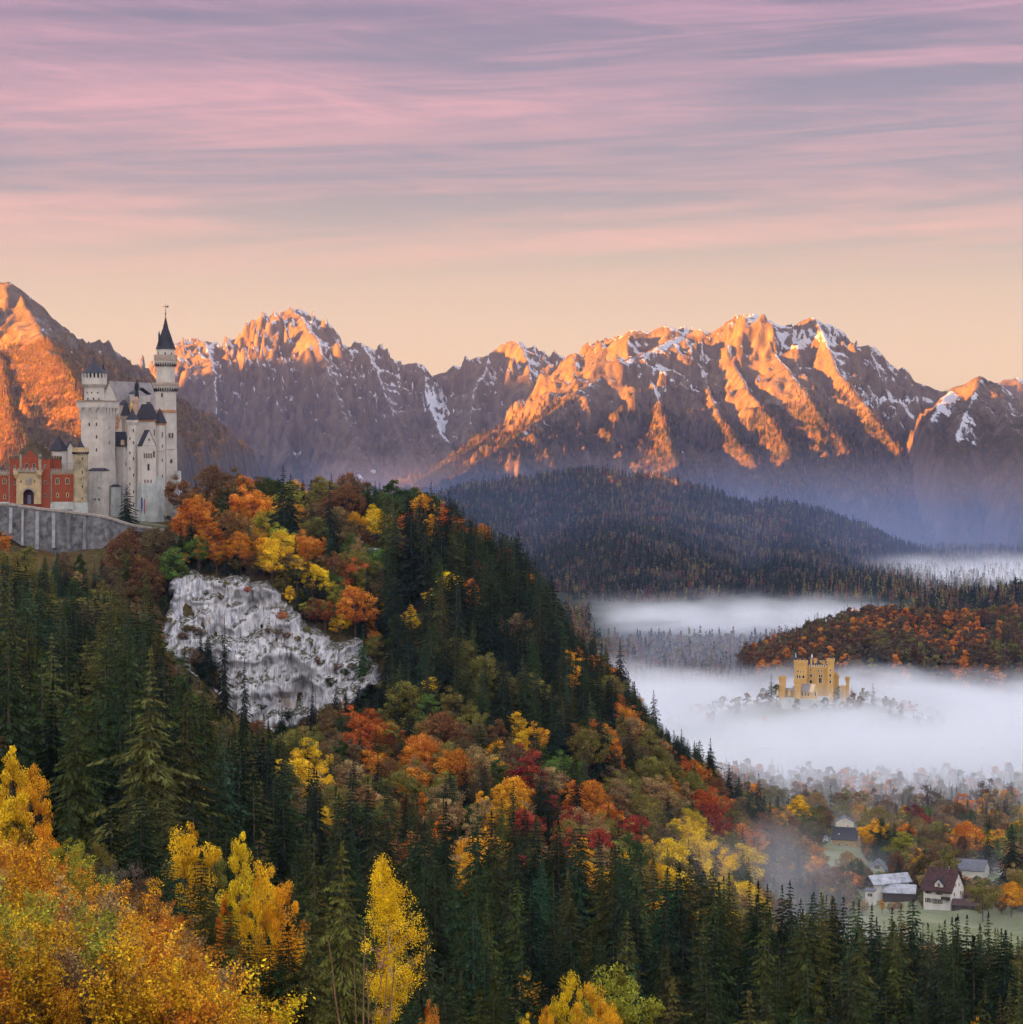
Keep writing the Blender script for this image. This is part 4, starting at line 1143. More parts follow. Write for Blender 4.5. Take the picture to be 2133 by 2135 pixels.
# thicket of saplings on the near slope
SB = np.array([(-100,1560),(0,1660),(60,1690),(200,1745),(330,1850),(420,1930),(500,1990),(560,2000),(640,2020),(700,2080),(760,2120)], float)
y = 104.0
while y < 268:
    sp_ = 1.35 + y * 0.004
    x = -(CX / F) * y - 3
    while x < (760 - CX) / F * y:
        xx = x + rng.uniform(-.5, .5) * sp_; yy = y + rng.uniform(-.5, .5) * sp_; x += sp_
        px = CX + xx / yy * F; gz = float(ground_z(xx, yy))
        k = int(rng.choice(6, p=[.24, .24, .12, .16, .14, .10])); H = PROTO['shrub', k][2] * rng.uniform(.8, 1.35)
        lim = np.interp(px, SB[:, 0], SB[:, 1]) + rng.normal(0, 10)
        if HOR - (gz + H) / yy * F < lim:
            H = (HOR - lim) / F * yy - gz
            if H < 1.4: continue
        ty = HOR - (gz + H) / yy * F
        if ty > 2200: continue
        n = fbm(np.array([xx / 7.0]), np.array([yy / 16.0]), 3, 40)[0]
        if n > .06: c = str(rng.choice(['yellow', 'gold', 'orange']))
        elif n > -.12: c = str(rng.choice(['orange', 'gold', 'gold', 'tan']))
        elif n > -.28: c = str(rng.choice(['yellowgreen', 'orange', 'tan', 'gold']))
        else: c = str(rng.choice(['olive', 'yellowgreen', 'tan', 'rust']))
        if k == 3 and c in ('yellow', 'gold'): c = 'tan'
        tree_rec('shrub', ('shrub', k), xx, yy, H, rng.uniform(.85, 1.25), c)
    y += sp_ * .9

# --- which of them the picture shows largest
def pick():
    order = sorted(range(len(TREES)), key=lambda i: TREES[i]['y'])
    sky = np.full(2400, 2135.0)
    for i in order:
        d = TREES[i]
        R = (3.2 if d['kind'] == 'spruce' else 4.0 if d['kind'] != 'shrub' else 1.0) * (d['w']) / d['y'] * F
        a = int(np.clip(d['px'] - R * .5, 0, 2132)); b_ = int(np.clip(d['px'] + R * .5, 1, 2133))
        if d['px'] < -R or d['px'] > 2133 + R: d['score'] = 0; continue
        m_ = sky[a:b_ + 1]
        vis = np.clip(np.minimum(m_, d['base']) - d['top'], 0, None).mean() if len(m_) else 0
        edge = 1.0 if 0 < d['px'] < 2133 else .4
        d['score'] = vis * R * edge
        h = d['top'] + (d['base'] - d['top']) * (.25 if d['kind'] == 'spruce' else .08)
        sky[a:b_ + 1] = np.minimum(m_, h)
    chosen = set()
    for kinds, n in ((('spruce',), 296), (('broad',), 285), (('shrub',), 290), (('bare',), 40)):
        idx = [i for i, d in enumerate(TREES) if d['kind'] in kinds]
        idx.sort(key=lambda i: -(TREES[i]['score'] + (1e9 if TREES[i]['label'] else 0)))
        chosen |= {i for i in idx[:n] if TREES[i]['score'] > 25 or TREES[i]['label']}
    return chosen
CH = pick()

LM = [(190,1080,'the grey retaining wall'),(340,980,'the tallest castle tower'),(560,1350,'the pale cliff'),(810,1900,'the tall yellow birch'),(1280,2070,'the round green tree'),(1970,1850,'the white red-roofed house'),
      (1760,1765,'the dark-roofed yellow house'),(1830,1860,'the grey-roofed barn'),(597,1040,'the crest spruce pair'),(1104,1640,'the large red tree'),(1475,1713,'the misty red tree'),
      (1363,1450,'the fog-edge spruce'),(25,1645,'the tall yellow tree'),(2016,1752,'the orange village tree'),(740,2050,'the dry stalks'),(900,1240,'the dark flank'),(1793,1900,'the pale meadow'),
      (350,1800,'the dark young spruce'),(754,1545,'the under-cliff tree'),(265,1050,'the castle-wall spruce')]
ORD = ['leftmost', 'second from left', 'third from left', 'fourth from left', 'fifth from left', 'sixth from left', 'seventh from left', 'eighth from left', 'ninth from left', 'tenth from left', 'eleventh from left', 'twelfth from left', 'thirteenth from left', 'fourteenth from left']
def label_all(ids):
    groups = {}
    for i in ids:
        d = TREES[i]
        if d['label']: continue
        cy = (d['top'] + min(d['base'], 2135)) / 2
        j = min(range(len(LM)), key=lambda k: math.hypot((LM[k][0] - d['px']), (LM[k][1] - cy) * 1.1))
        dx = d['px'] - LM[j][0]; dy = cy - LM[j][1]
        rel = ('right of' if dx > 0 else 'left of') if abs(dx) > abs(dy) else ('below' if dy > 0 else 'above')
        noun = {'spruce': 'spruce', 'broad': 'leafy tree', 'shrub': 'sapling', 'bare': 'thin leaved tree'}[d['kind']]
        groups.setdefault((COLOUR_WORD[d['colour']], noun, rel, j), []).append(i)
    for (cw, noun, rel, j), L in groups.items():
        L.sort(key=lambda i: -TREES[i]['s'] * TREES[i]['H'])
        if len(L) > 3:
            n = len(L); thirds = [('tall', L[:n // 3]), ('middling', L[n // 3: 2 * n // 3]), ('short', L[2 * n // 3:])]
        else: thirds = [('', L)]
        for sz, M_ in thirds:
            M_.sort(key=lambda i: TREES[i]['px'])
            for q, i in enumerate(M_):
                o = '' if len(M_) == 1 else ', ' + (ORD[q] if q < len(ORD) else 'farther right')
                if len(M_) > 1 and q == len(M_) - 1: o = ', rightmost'
                TREES[i]['label'] = f"{sz} {cw} {noun}{o} {'of those ' if o else ''}{rel} {LM[j][2]}".strip().replace('  ', ' ')
label_all(CH)
GRP = {'spruce': 'spruces of the wooded slopes', 'broad': 'autumn coloured leafy trees', 'shrub': 'saplings of the near thicket', 'bare': 'thinly leaved trees'}
for i in sorted(CH):
    d = TREES[i]
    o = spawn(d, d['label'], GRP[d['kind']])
    if d['proto'] not in PROTO_OBJ:
        PROTO_OBJ[d['proto']] = list(o.children)
for k, p_ in [(k, PROTO[k]) for k in PROTO if k[0] in ('spruce', 'broad', 'shrub', 'bare', 'near', 'nearspruce')]:
    if k not in PROTO_OBJ:
        for d in TREES:
            if d['proto'] == k: break
        else: continue
        o = spawn(d, 'one more tree among its neighbours on the slope', GRP[d['kind']]); PROTO_OBJ[k] = list(o.children)
rest = [TREES[i] for i in range(len(TREES)) if i not in CH]
slope = [d for d in rest if d['kind'] != 'shrub']; thick = [d for d in rest if d['kind'] == 'shrub']
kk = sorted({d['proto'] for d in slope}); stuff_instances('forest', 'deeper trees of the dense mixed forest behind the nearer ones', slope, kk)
kk = sorted({d['proto'] for d in thick}); stuff_instances('undergrowth', 'dense autumn thicket filling the near slope', thick, kk)
print('trees', len(TREES), 'individual', len(CH), {k: sum(1 for i in CH if TREES[i]['kind'] == k) for k in GRP})

# --- far woods: first one real tree of each far sort, then the mass
def far_rec(proto, x, y, z, H, colour, wid=1.0):
    s = H / PROTO[proto][2]
    return dict(proto=proto, kind='spruce', x=float(x), y=float(y), z=float(z), s=s, w=s * wid, rot=rng.uniform(0, 6.28), tint=tvar(colour), colour=colour, H=H, name='spruce_tree' if 'broad' not in proto[0] else 'autumn_tree')
def far_wood(name, label, recs, first_labels):
    done = {}
    for d in recs:
        if d['proto'] not in PROTO_OBJ and d['proto'] not in done: done[d['proto']] = d
    for k, d in done.items():
        o = spawn(d, first_labels[k[0] + str(k[1])] if k[0] + str(k[1]) in first_labels else 'small far ' + ('spruce' if 'broad' not in k[0] else 'leafy tree') + ' on the distant wooded hill', 'far trees'); PROTO_OBJ[k] = [o]
    kk = sorted({d['proto'] for d in recs})
    return stuff_instances(name, label, recs, kk)
def scatter_on(zfun, x0, x1, y0, y1, n, cond):
    xs = rng.uniform(x0, x1, n); ys = rng.uniform(y0, y1, n); zs = zfun(xs, ys)
    px = CX + xs / ys * F; k = cond(xs, ys, zs, px) & (px > -60) & (px < 2190)
    return xs[k], ys[k], zs[k], px[k]
# autumn hill on the right, its crest and front
recs = []
xs, ys, zs, px = scatter_on(lambda a, b_: mountain_z(a, b_, MR, dict(HP, amp=5, rock=3, seed=7, free=30)), X(1600, 1850), X(2200, 2300), 1850, 2200, 3600, lambda a, b_, c_, d_: c_ > -184)
for a, b_, c_ in zip(xs, ys, zs):
    n = pnoise(np.array([a / 40]), np.array([b_ / 60]), 77)[0]
    if rng.random() < .30: recs.append(far_rec(('spruce_far', int(rng.integers(0, 3))), a, b_, c_ - .5, rng.uniform(15, 22), str(rng.choice(['darkspruce', 'spruce']))))
    else: recs.append(far_rec(('broad_far', int(rng.integers(0, 3))), a, b_, c_ - .5, rng.uniform(13, 19), str(rng.choice(['rust', 'brown', 'orange', 'brown'] if n > -.1 else ['rust', 'olive', 'brown', 'brown']))))
far_wood('forest', 'rust and orange autumn wood on the hill beyond the yellow castle', recs, {})
# flat valley woods partly in the fog, and the hill behind
recs = []
xs, ys, zs, px = scatter_on(lambda a, b_: ground_z(a, b_), X(1120, 2000), X(2180, 2600), 1960, 3050, 6500, lambda a, b_, c_, d_: (d_ > 1120) & ((b_ < 2500) | (d_ < 1230)) & ((a - KNOLL[0]) ** 2 + (b_ - KNOLL[1]) ** 2 > 3500))
for a, b_, c_ in zip(xs, ys, zs):
    recs.append(far_rec(('tiny', int(rng.choice(3, p=[.25, .15, .6]))), a, b_, c_ - .5, rng.uniform(13, 20), str(rng.choice(['rust', 'brown', 'darkspruce', 'olive', 'brown', 'spruce']))))
xs, ys, zs, px = scatter_on(lambda a, b_: mountain_z(a, b_, MQ, dict(HP, seed=8)), X(1500, 2900), X(2200, 3200), 2680, 3300, 5200, lambda a, b_, c_, d_: c_ > -186)
for a, b_, c_ in zip(xs, ys, zs):
    recs.append(far_rec(('tiny', int(rng.choice(3, p=[.45, .3, .25]))), a, b_, c_ - .5, rng.uniform(13, 22), str(rng.choice(['rust', 'darkspruce', 'darkspruce', 'olive', 'spruce']))))
xs, ys, zs, px = scatter_on(lambda a, b_: ground_z(a, b_), X(1600, 3300), X(2180, 4900), 3250, 5000, 6500, lambda a, b_, c_, d_: (d_ > 1650))
for a, b_, c_ in zip(xs, ys, zs):
    recs.append(far_rec(('tiny', int(rng.choice(3, p=[.45, .3, .25]))), a, b_, c_ - .5, rng.uniform(13, 22), str(rng.choice(['rust', 'darkspruce', 'darkspruce', 'olive', 'spruce']))))
# woods just behind the village, running into the fog, and round the yellow castle
xs, ys, zs, px = scatter_on(lambda a, b_: ground_z(a, b_), X(1400, 1250), X(2180, 1700), 1240, 1375, 620, lambda a, b_, c_, d_: (d_ > 1380))
for a, b_, c_ in zip(xs, ys, zs):
    bq = rng.random() < .65
    recs.append(far_rec(('broad_far' if bq else 'spruce_far', int(rng.integers(0, 3))), a, b_, c_ - .5, rng.uniform(11, 17), str(rng.choice(['rust', 'tan', 'olive', 'brown', 'orange'] if bq else ['spruce', 'greenspruce']))))
far_wood('forest', 'hazy valley woods behind the village and beyond the fog', recs, {})
# the long wooded hill
recs = []
xs, ys, zs, px = scatter_on(lambda a, b_: mountain_z(a, b_, MH, HP), X(800, 4500), X(2000, 4500), 3200, 4900, 36000, lambda a, b_, c_, d_: (c_ > -188) & (d_ > 850) & (d_ < 2010))
ok = pnoise(xs / 60, ys / 60, 91) + rng.normal(0, .1, len(xs)) > -.42
nn = pnoise(xs / 150, ys / 220, 92)
for a, b_, c_, n in zip(xs[ok], ys[ok], zs[ok], nn[ok]):
    conif = rng.random() < (.8 if n > -.08 else .45)
    recs.append(far_rec(('tiny', int(rng.integers(0, 2)) if conif else 2), a, b_, c_ - .5, rng.uniform(10, 17), str(rng.choice(['darkspruce', 'spruce'] if conif else ['brown', 'olive', 'maroon', 'grey', 'brown'])), 1.0))
far_wood('forest', 'dense dark wood covering the long rounded hill below the mountains', recs, {})
# high woods on the mountain flanks
recs = []
xs, ys, zs, px = scatter_on(lambda a, b_: mountain_z(a, b_, M2, dict(P0, rib=120, amp=46, rock=40, fine=8, seed=2, free=80)), X(760, 6200), X(2150, 6900), 5100, 7050, 46000, lambda a, b_, c_, d_: (c_ > -190) & (c_ + 160 * pnoise(a / 160, b_ / 160, 93) < 150))
for a, b_, c_ in zip(xs, ys, zs):
    recs.append(far_rec(('tiny', int(rng.integers(0, 2))), a, b_, c_ - 1, rng.uniform(9, 15), str(rng.choice(['darkspruce', 'spruce', 'brown', 'rust'], p=[.5, .3, .1, .1])), 1.1))
xs, ys, zs, px = scatter_on(lambda a, b_: mountain_z(a, b_, M0, dict(P0, rib=70, amp=36, rock=24, fine=4, warp=60, seed=3, free=120)), X(-40, 5000), X(420, 4600), 3600, 5000, 26000, lambda a, b_, c_, d_: (c_ > -190) & (c_ + 160 * pnoise(a / 160, b_ / 160, 94) < 210))
for a, b_, c_ in zip(xs, ys, zs):
    recs.append(far_rec(('tiny', int(rng.integers(0, 2))), a, b_, c_ - 1, rng.uniform(7, 11), str(rng.choice(['brown', 'rust', 'olive', 'brown'])), 1.1))
far_wood('forest', 'mountain forest thinning out towards the rock', recs, {})
# ------------------------------------------------------------------ building kit
class MB:
    """collects simple solids and links them as ONE mesh object"""
    def __init__(s): s.v = []; s.f = []; s.m = []
    def add(s, vs, fs, mi=0):
        o = len(s.v); s.v += [tuple(v) for v in vs]
        for f in fs: s.f.append(tuple(i + o for i in f)); s.m.append(mi)
        return s
    def hexa(s, b4, t4, mi=0):
        """four bottom and four top corners, both anticlockwise from above"""
        return s.add(list(b4) + list(t4), [(3, 2, 1, 0), (4, 5, 6, 7), (0, 1, 5, 4), (1, 2, 6, 5), (2, 3, 7, 6), (3, 0, 4, 7)], mi)
    def prism(s, c, r0, r1, z0, z1, n=16, mi=0, phase=0.0, cap=True):
        b = [(c[0] + r0 * math.cos(phase + 2 * math.pi * k / n), c[1] + r0 * math.sin(phase + 2 * math.pi * k / n), z0) for k in range(n)]
        if r1 < 1e-4:
            return s.add(b + [(c[0], c[1], z1)], [(k, (k + 1) % n, n) for k in range(n)] + [tuple(range(n - 1, -1, -1))], mi)
        t_ = [(c[0] + r1 * math.cos(phase + 2 * math.pi * k / n), c[1] + r1 * math.sin(phase + 2 * math.pi * k / n), z1) for k in range(n)]
        fs = [(k, (k + 1) % n, n + (k + 1) % n, n + k) for k in range(n)]
        if cap: fs += [tuple(range(n - 1, -1, -1)), tuple(range(n, 2 * n))]
        return s.add(b + t_, fs, mi)
    def build(s, name, mats, parent=None, label=None, smooth=False):
        v = np.array(s.v, float)
        org = np.array([(v[:, 0].min() + v[:, 0].max()) / 2, (v[:, 1].min() + v[:, 1].max()) / 2, v[:, 2].min()])
        me = bpy.data.meshes.new(name)
        me.from_pydata([tuple(q) for q in v - org], [], s.f)
        for m_ in (mats if isinstance(mats, (list, tuple)) else [mats]): me.materials.append(m_)
        me.polygons.foreach_set('material_index', s.m)
        me.update()
        o = link(name, me)
        o['w'] = [float(q) for q in org]
        if parent is not None:
            o.parent = parent; pw = Vector(parent['w']); o.location = Vector(org) - pw
        else: o.location = org
        if label: o['label'] = label
        return o


def root(name, loc, label, cat, group=None):
    o = thing(name, loc, label, cat, group); o['w'] = [float(q) for q in loc]
    return o


class Frame:
    """a rectangular block turned by yaw: corner c (near right front corner), r = unit vector to the left along the front, b = unit vector back along the right side"""
    def __init__(s, corner, w, d, zb, zt, yaw=-20):
        a = math.radians(yaw)
        s.f = Vector((-math.cos(a), -math.sin(a), 0)); s.b = Vector((-math.sin(a), math.cos(a), 0))
        s.c = Vector((corner[0], corner[1], 0)); s.w = w; s.d = d; s.zb = zb; s.zt = zt
    def pt(s, u, v, z):
        """u metres to the left along the front, v metres back"""
        p = s.c + s.f * u + s.b * v
        return (p.x, p.y, z)
    def ring(s, z, g=0.0, u0=None, u1=None, v0=None, v1=None):
        u0 = 0 if u0 is None else u0; u1 = s.w if u1 is None else u1; v0 = 0 if v0 is None else v0; v1 = s.d if v1 is None else v1
        return [s.pt(u1 + g, v0 - g, z), s.pt(u0 - g, v0 - g, z), s.pt(u0 - g, v1 + g, z), s.pt(u1 + g, v1 + g, z)]
    def box(s, mb, z0, z1, g0=0.0, g1=None, mi=0, **k):
        mb.hexa(s.ring(z0, g0, **k), s.ring(z1, g0 if g1 is None else g1, **k), mi); return mb
    def hip(s, mb, z0, z1, g=0.35, inset_u=None, inset_v=None, mi=0):
        iu = s.w / 2 if inset_u is None else inset_u; iv = s.d / 2 if inset_v is None else inset_v
        b = s.ring(z0, g)
        iu = min(iu, s.w / 2 - .02); iv = min(iv, s.d / 2 - .02)
        t_ = [s.pt(s.w - iu, iv, z1), s.pt(iu, iv, z1), s.pt(iu, s.d - iv, z1), s.pt(s.w - iu, s.d - iv, z1)]
        mb.hexa([tuple(q[:2]) + (z0 - .18,) for q in b], b, mi)
        mb.hexa([tuple(q[:2]) + (z0 + .003,) for q in b], t_, mi); return mb
    def gable_front(s, mb, z0, z1, mi=0, g=0.0, v0=0.0, v1=None):
        """solid gable block whose triangle faces the front (ridge runs back)"""
        v1 = s.d if v1 is None else v1
        a, b_, c_ = s.pt(s.w + g, v0 - g, z0), s.pt(-g, v0 - g, z0), s.pt(s.w / 2, v0 - g, z1)
        d_, e_, f_ = s.pt(s.w + g, v1 + g, z0), s.pt(-g, v1 + g, z0), s.pt(s.w / 2, v1 + g, z1)
        return mb.add([a, b_, c_, d_, e_, f_], [(0, 1, 2), (4, 3, 5), (0, 3, 4, 1), (1, 4, 5, 2), (3, 0, 2, 5)], mi)
    def gable_side(s, mb, z0, z1, mi=0, g=0.0):
        a, b_, c_ = s.pt(-g, -g, z0), s.pt(-g, s.d + g, z0), s.pt(-g, s.d / 2, z1)
        d_, e_, f_ = s.pt(s.w + g, -g, z0), s.pt(s.w + g, s.d + g, z0), s.pt(s.w + g, s.d / 2, z1)
        return mb.add([a, b_, c_, d_, e_, f_], [(0, 1, 2), (4, 3, 5), (0, 3, 4, 1), (1, 4, 5, 2), (3, 0, 2, 5)], mi)
    def slabs(s, mb, z0, z1, axis_='side', t_=.22, g=.5, mi=0):
        """two pitched roof slabs; axis 'side': ridge runs along the front"""
        if axis_ == 'side':
            for sgn in (0, 1):
                v_e = -g if sgn == 0 else s.d + g; k = (z1 - z0) / (s.d / 2); ze = z0 - g * k
                e0, e1 = s.pt(s.w + g, v_e, ze), s.pt(-g, v_e, ze); r0_, r1_ = s.pt(s.w + g, s.d / 2, z1), s.pt(-g, s.d / 2, z1)
                up = lambda q: (q[0], q[1], q[2] + t_)
                b = [e0, e1, r1_, r0_] if sgn == 0 else [e1, e0, r0_, r1_]
                mb.hexa(b, [up(q) for q in b], mi)
        else:
            for sgn in (0, 1):
                u_e = -g if sgn == 0 else s.w + g; k = (z1 - z0) / (s.w / 2); ze = z0 - g * k
                e0, e1 = s.pt(u_e, -g, ze), s.pt(u_e, s.d + g, ze); r0_, r1_ = s.pt(s.w / 2, -g, z1), s.pt(s.w / 2, s.d + g, z1)
                up = lambda q: (q[0], q[1], q[2] + t_)
                b = [e0, e1, r1_, r0_] if sgn == 0 else [e1, e0, r0_, r1_]
                mb.hexa(b, [up(q) for q in b], mi)
        return mb
    def merlons(s, mb, z, h=.9, n=6, g=0.0, th=.45, mi=0, sides='fr'):
        for side, L in (('f', s.w), ('r', s.d), ('b', s.w), ('l', s.d)):
            if side not in sides: continue
            nn = max(2, int(round(n * L / max(s.w, .1)))); st = (L + 2 * g) / nn
            for k in range(nn):
                a = -g + st * k + .02; b_ = a + st * .55
                if side == 'f': r_ = [s.pt(b_, -g, z), s.pt(a, -g, z), s.pt(a, -g + th, z), s.pt(b_, -g + th, z)]
                elif side == 'b': r_ = [s.pt(b_, s.d + g - th, z), s.pt(a, s.d + g - th, z), s.pt(a, s.d + g, z), s.pt(b_, s.d + g, z)]
                elif side == 'r': r_ = [s.pt(-g + th, a, z), s.pt(-g, a, z), s.pt(-g, b_, z), s.pt(-g + th, b_, z)]
                else: r_ = [s.pt(s.w + g, a, z), s.pt(s.w + g - th, a, z), s.pt(s.w + g - th, b_, z), s.pt(s.w + g, b_, z)]
                mb.hexa(r_, [(q[0], q[1], z + h) for q in r_], mi)
        return mb
    def face(s, side, u, z):
        """point and axes on a wall: returns origin, right vector (to the viewer's right), normal"""
        if side == 'f': return Vector(s.pt(u, 0, z)), -s.f, -s.b
        return Vector(s.pt(0, u, z)), s.b, -s.f


def win_mesh(w, h, arch=True, frame=.16, mull=0, n=8):
    """window in local axes: x right, z up, y outward(-)"""
    mb = MB()
    def outline(w_, h_):
        if arch:
            pts = [(-w_ / 2, 0), (w_ / 2, 0)] + [(w_ / 2 * math.cos(math.pi * k / n), h_ - w_ / 2 + w_ / 2 * math.sin(math.pi * k / n)) for k in range(n + 1)]
        else: pts = [(-w_ / 2, 0), (w_ / 2, 0), (w_ / 2, h_), (-w_ / 2, h_)]
        return pts
    ou = outline(w + 2 * frame, h + 2 * frame); ou = [(a, b_ - frame) for a, b_ in ou]; iu = outline(w, h)
    k = len(ou)
    V = [(a, -.09, b_) for a, b_ in ou] + [(a, -.09, b_) for a, b_ in iu] + [(a, 0.05, b_) for a, b_ in ou] + [(a, 0.04, b_) for a, b_ in iu]
    fs = [(i, (i + 1) % k, k + (i + 1) % k, k + i) for i in range(k)] + [(i, 2 * k + i, 2 * k + (i + 1) % k, (i + 1) % k) for i in range(k)] + [(k + i, k + (i + 1) % k, 3 * k + (i + 1) % k, 3 * k + i) for i in range(k)]
    mb.add(V, fs, 0)
    mb.add([(a, -.012, b_) for a, b_ in iu], [tuple(range(k))], 1)
    for j in range(mull):
        x = -w / 2 + w * (j + 1) / (mull + 1)
        mb.hexa([(x - .05, -.08, .02), (x + .05, -.08, .02), (x + .05, -.02, .02), (x - .05, -.02, .02)], [(x - .05, -.08, h * .8), (x + .05, -.08, h * .8), (x + .05, -.02, h * .8), (x - .05, -.02, h * .8)], 0)
    return mb
WIN = {}
def window(parent, fr, side, u, z, w=.6, h=1.3, arch=True, frame=.14, mats=None, mull=0, name='window'):
    key = (w, h, arch, frame, mull, tuple(m_.name for m_ in mats))
    if key not in WIN:
        mb = win_mesh(w, h, arch, frame, mull)
        me = bpy.data.meshes.new(name); me.from_pydata(mb.v, [], mb.f)
        for m_ in mats: me.materials.append(m_)
        me.polygons.foreach_set('material_index', mb.m); me.update(); WIN[key] = me
    if isinstance(fr, Frame): o0, rt, nr = fr.face(side, u, z)
    else:
        c, r_ = fr; a = math.radians(side); nr = Vector((math.sin(a), -math.cos(a), 0)); o0 = Vector((c[0], c[1], z)) + nr * r_; rt = Vector((math.cos(a), math.sin(a), 0))
    o = link(name, WIN[key], parent)
    o.location = o0 + nr * .012 - Vector(parent['w'])
    o.rotation_euler = (0, 0, math.atan2(rt.y, rt.x))
    return o


def kit(sc, ox, oy, D):
    """reads positions measured on an enlargement of the photograph"""
    X_ = lambda zx, D_=D: X(ox + zx / sc, D_)
    Z_ = lambda zy, D_=D: Z(oy + zy / sc, D_)
    def fr(x0, xe, x1, yt, yb, D_=D, yaw=-20):
        a = math.radians(abs(yaw)); k = D_ / F / sc
        return Frame((X_(xe, D_), D_), (xe - x0) * k / math.cos(a), max(.5, (x1 - xe) * k / math.sin(a)), Z_(yb, D_), Z_(yt, D_), yaw)
    return X_, Z_, fr


# ---- materials of the buildings
LIME = simple_mat('limestone', (0.47, 0.43, 0.385), var=.10, scale=.30, streak=.22)
LIMEW = simple_mat('limestone_weathered', (0.40, 0.42, 0.40), var=.16, scale=.3, streak=.45)
LIMEC = simple_mat('limestone_cornice', (0.34, 0.27, 0.22), var=.10, scale=.5)
SAND = simple_mat('sandstone_orange', (0.38, 0.19, 0.09), var=.15, scale=.8)
SLATE = simple_mat('slate_roof', (0.024, 0.024, 0.034), var=.2, scale=.8, rough=.6, streak=.2)
BRICK = simple_mat('red_brick', (0.24, 0.055, 0.024), var=.10, scale=.9)
BRICKT = simple_mat('gable_stone_dark', (0.10, 0.075, 0.05), var=.2, scale=.9)
PORTAL = simple_mat('portal_sandstone', (0.42, 0.31, 0.17), var=.12, scale=.5, streak=.15)
PORTALG = simple_mat('portal_coping', (0.27, 0.23, 0.18), var=.15, scale=.6)
RUBBLE = simple_mat('grey_rubble_wall', (0.17, 0.17, 0.175), var=.36, scale=.45, bump=.8, streak=.85)
COPING = simple_mat('pale_coping', (0.30, 0.265, 0.235), var=.18, scale=.8)
PINK = simple_mat('pinkish_footing', (0.44, 0.33, 0.28), var=.2, scale=.5)
GLASS = simple_mat('dark_window_glass', (0.012, 0.012, 0.016), rough=.25, var=.1, bump=0, spec=.5)
METAL = simple_mat('dark_metal', (0.02, 0.02, 0.02), rough=.5)
GOLDM = simple_mat('gilt_metal', (0.5, 0.3, 0.06), rough=.4)
FLAGR = simple_mat('red_cloth', (0.35, 0.05, 0.05)); FLAGB = simple_mat('blue_cloth', (0.03, 0.05, 0.2))
m, t = mat('painted_mural')
geo = t.new('ShaderNodeNewGeometry')
t.l.new(t.new('ShaderNodeBsdfDiffuse', {'Color': t.ramp(t.noise(geo.outputs['Position'], .9, 4, .6), [(.35, (.32, .06, .03, 1)), (.5, (.35, .20, .10, 1)), (.58, (.45, .38, .30, 1)), (.66, (.12, .05, .03, 1))])}).outputs[0], t.out.inputs[0])
MURAL = m
LW = [LIMEC, GLASS]

# ------------------------------------------------------------------ the white castle
DC = 950.0
Xc, Zc, frc = kit(3.33, 0, 620, DC)
castle = root('castle', (Xc(600), DC + 10, Zc(1480)), 'white turreted hilltop castle with a red brick gatehouse above a grey retaining wall', 'castle')

def turret(parent, name, zx0, zx1, yb, yt, D, crown=None, cone=None, mats=LIME, n=20, flare=0.0, arches=0, roofmat=None, phase=0):
    """round tower measured on the enlargement; crown=(zx0,zx1,y_low,y_high), cone=(zx0,zx1,y_eave,y_apex)"""
    k = D / F / 3.33
    c = (Xc((zx0 + zx1) / 2, D), D); r_ = (zx1 - zx0) / 2 * k
    mb = MB(); mb.prism(c, r_ * (1 + flare), r_, Zc(yb, D), Zc(yt, D), n, phase=phase)
    o = mb.build(name, mats, parent)
    return o, c, r_, k

# square tower
fs = frc(553, 715, 775, 722, 1485, 952)
mb = MB(); fs.box(mb, fs.zb - 3, Zc(1100, 952), .55, .05); fs.box(mb, Zc(1100, 952) + .003, Zc(850, 952), 0, 0)
sq = mb.build('square_tower', [LIME, LIMEW], castle, 'tall square white tower with pointed arches under its top')
# flared arcade: solid band carried by piers
mb = MB(); z0, z1, z2 = Zc(850, 952), Zc(765, 952), Zc(722, 952)
fs.box(mb, z0 + .003, z1, 0, .45); fs.box(mb, z1 + .003, z2, 1.05, 1.15)
for side, L, npier in (('f', fs.w, 4), ('r', fs.d, 5)):
    for i in range(npier):
        u = L * i / (npier - 1); hw_ = .42 if side == 'f' else .38
        def pp(uu, g, z): return fs.pt(uu, -g, z) if side == 'f' else fs.pt(-g, uu, z)
        a, b_ = u - hw_, u + hw_
        if side == 'f':
            mb.hexa([pp(b_, .02, z0), pp(a, .02, z0), pp(a, -.4, z0), pp(b_, -.4, z0)], [pp(b_, 1.0, z1), pp(a, 1.0, z1), pp(a, -.4, z1), pp(b_, -.4, z1)])
        else:
            mb.hexa([pp(a, -.4, z0), pp(a, .02, z0), pp(b_, .02, z0), pp(b_, -.4, z0)], [pp(a, -.4, z1), pp(a, 1.0, z1), pp(b_, 1.0, z1), pp(b_, -.4, z1)])
        if i < npier - 1:      # pointed arch between the piers
            L_ = L / (npier - 1); a0 = u + hw_; a1 = u + L_ - hw_
            for q in range(5):
                t0 = q / 5; um = (a0 + a1) / 2; half = (a1 - a0) / 2
                f0 = half * (1 - t0 ** 1.6); zq0 = z1 - 1.6 + 1.6 * t0; zq1 = zq0 + .33; gg = .62 + .07 * q
                for sgn in (-1, 1):
                    e0 = um + sgn * f0; e1 = um + sgn * half
                    lo, hi = min(e0, e1), max(e0, e1)
                    if hi - lo < .02: continue
                    if side == 'f': b4 = [pp(hi, gg, zq0), pp(lo, gg, zq0), pp(lo, -.3, zq0), pp(hi, -.3, zq0)]
                    else: b4 = [pp(lo, -.3, zq0), pp(lo, gg, zq0), pp(hi, gg, zq0), pp(hi, -.3, zq0)]
                    mb.hexa(b4, [(x_, y_, zq1) for x_, y_, _ in b4])
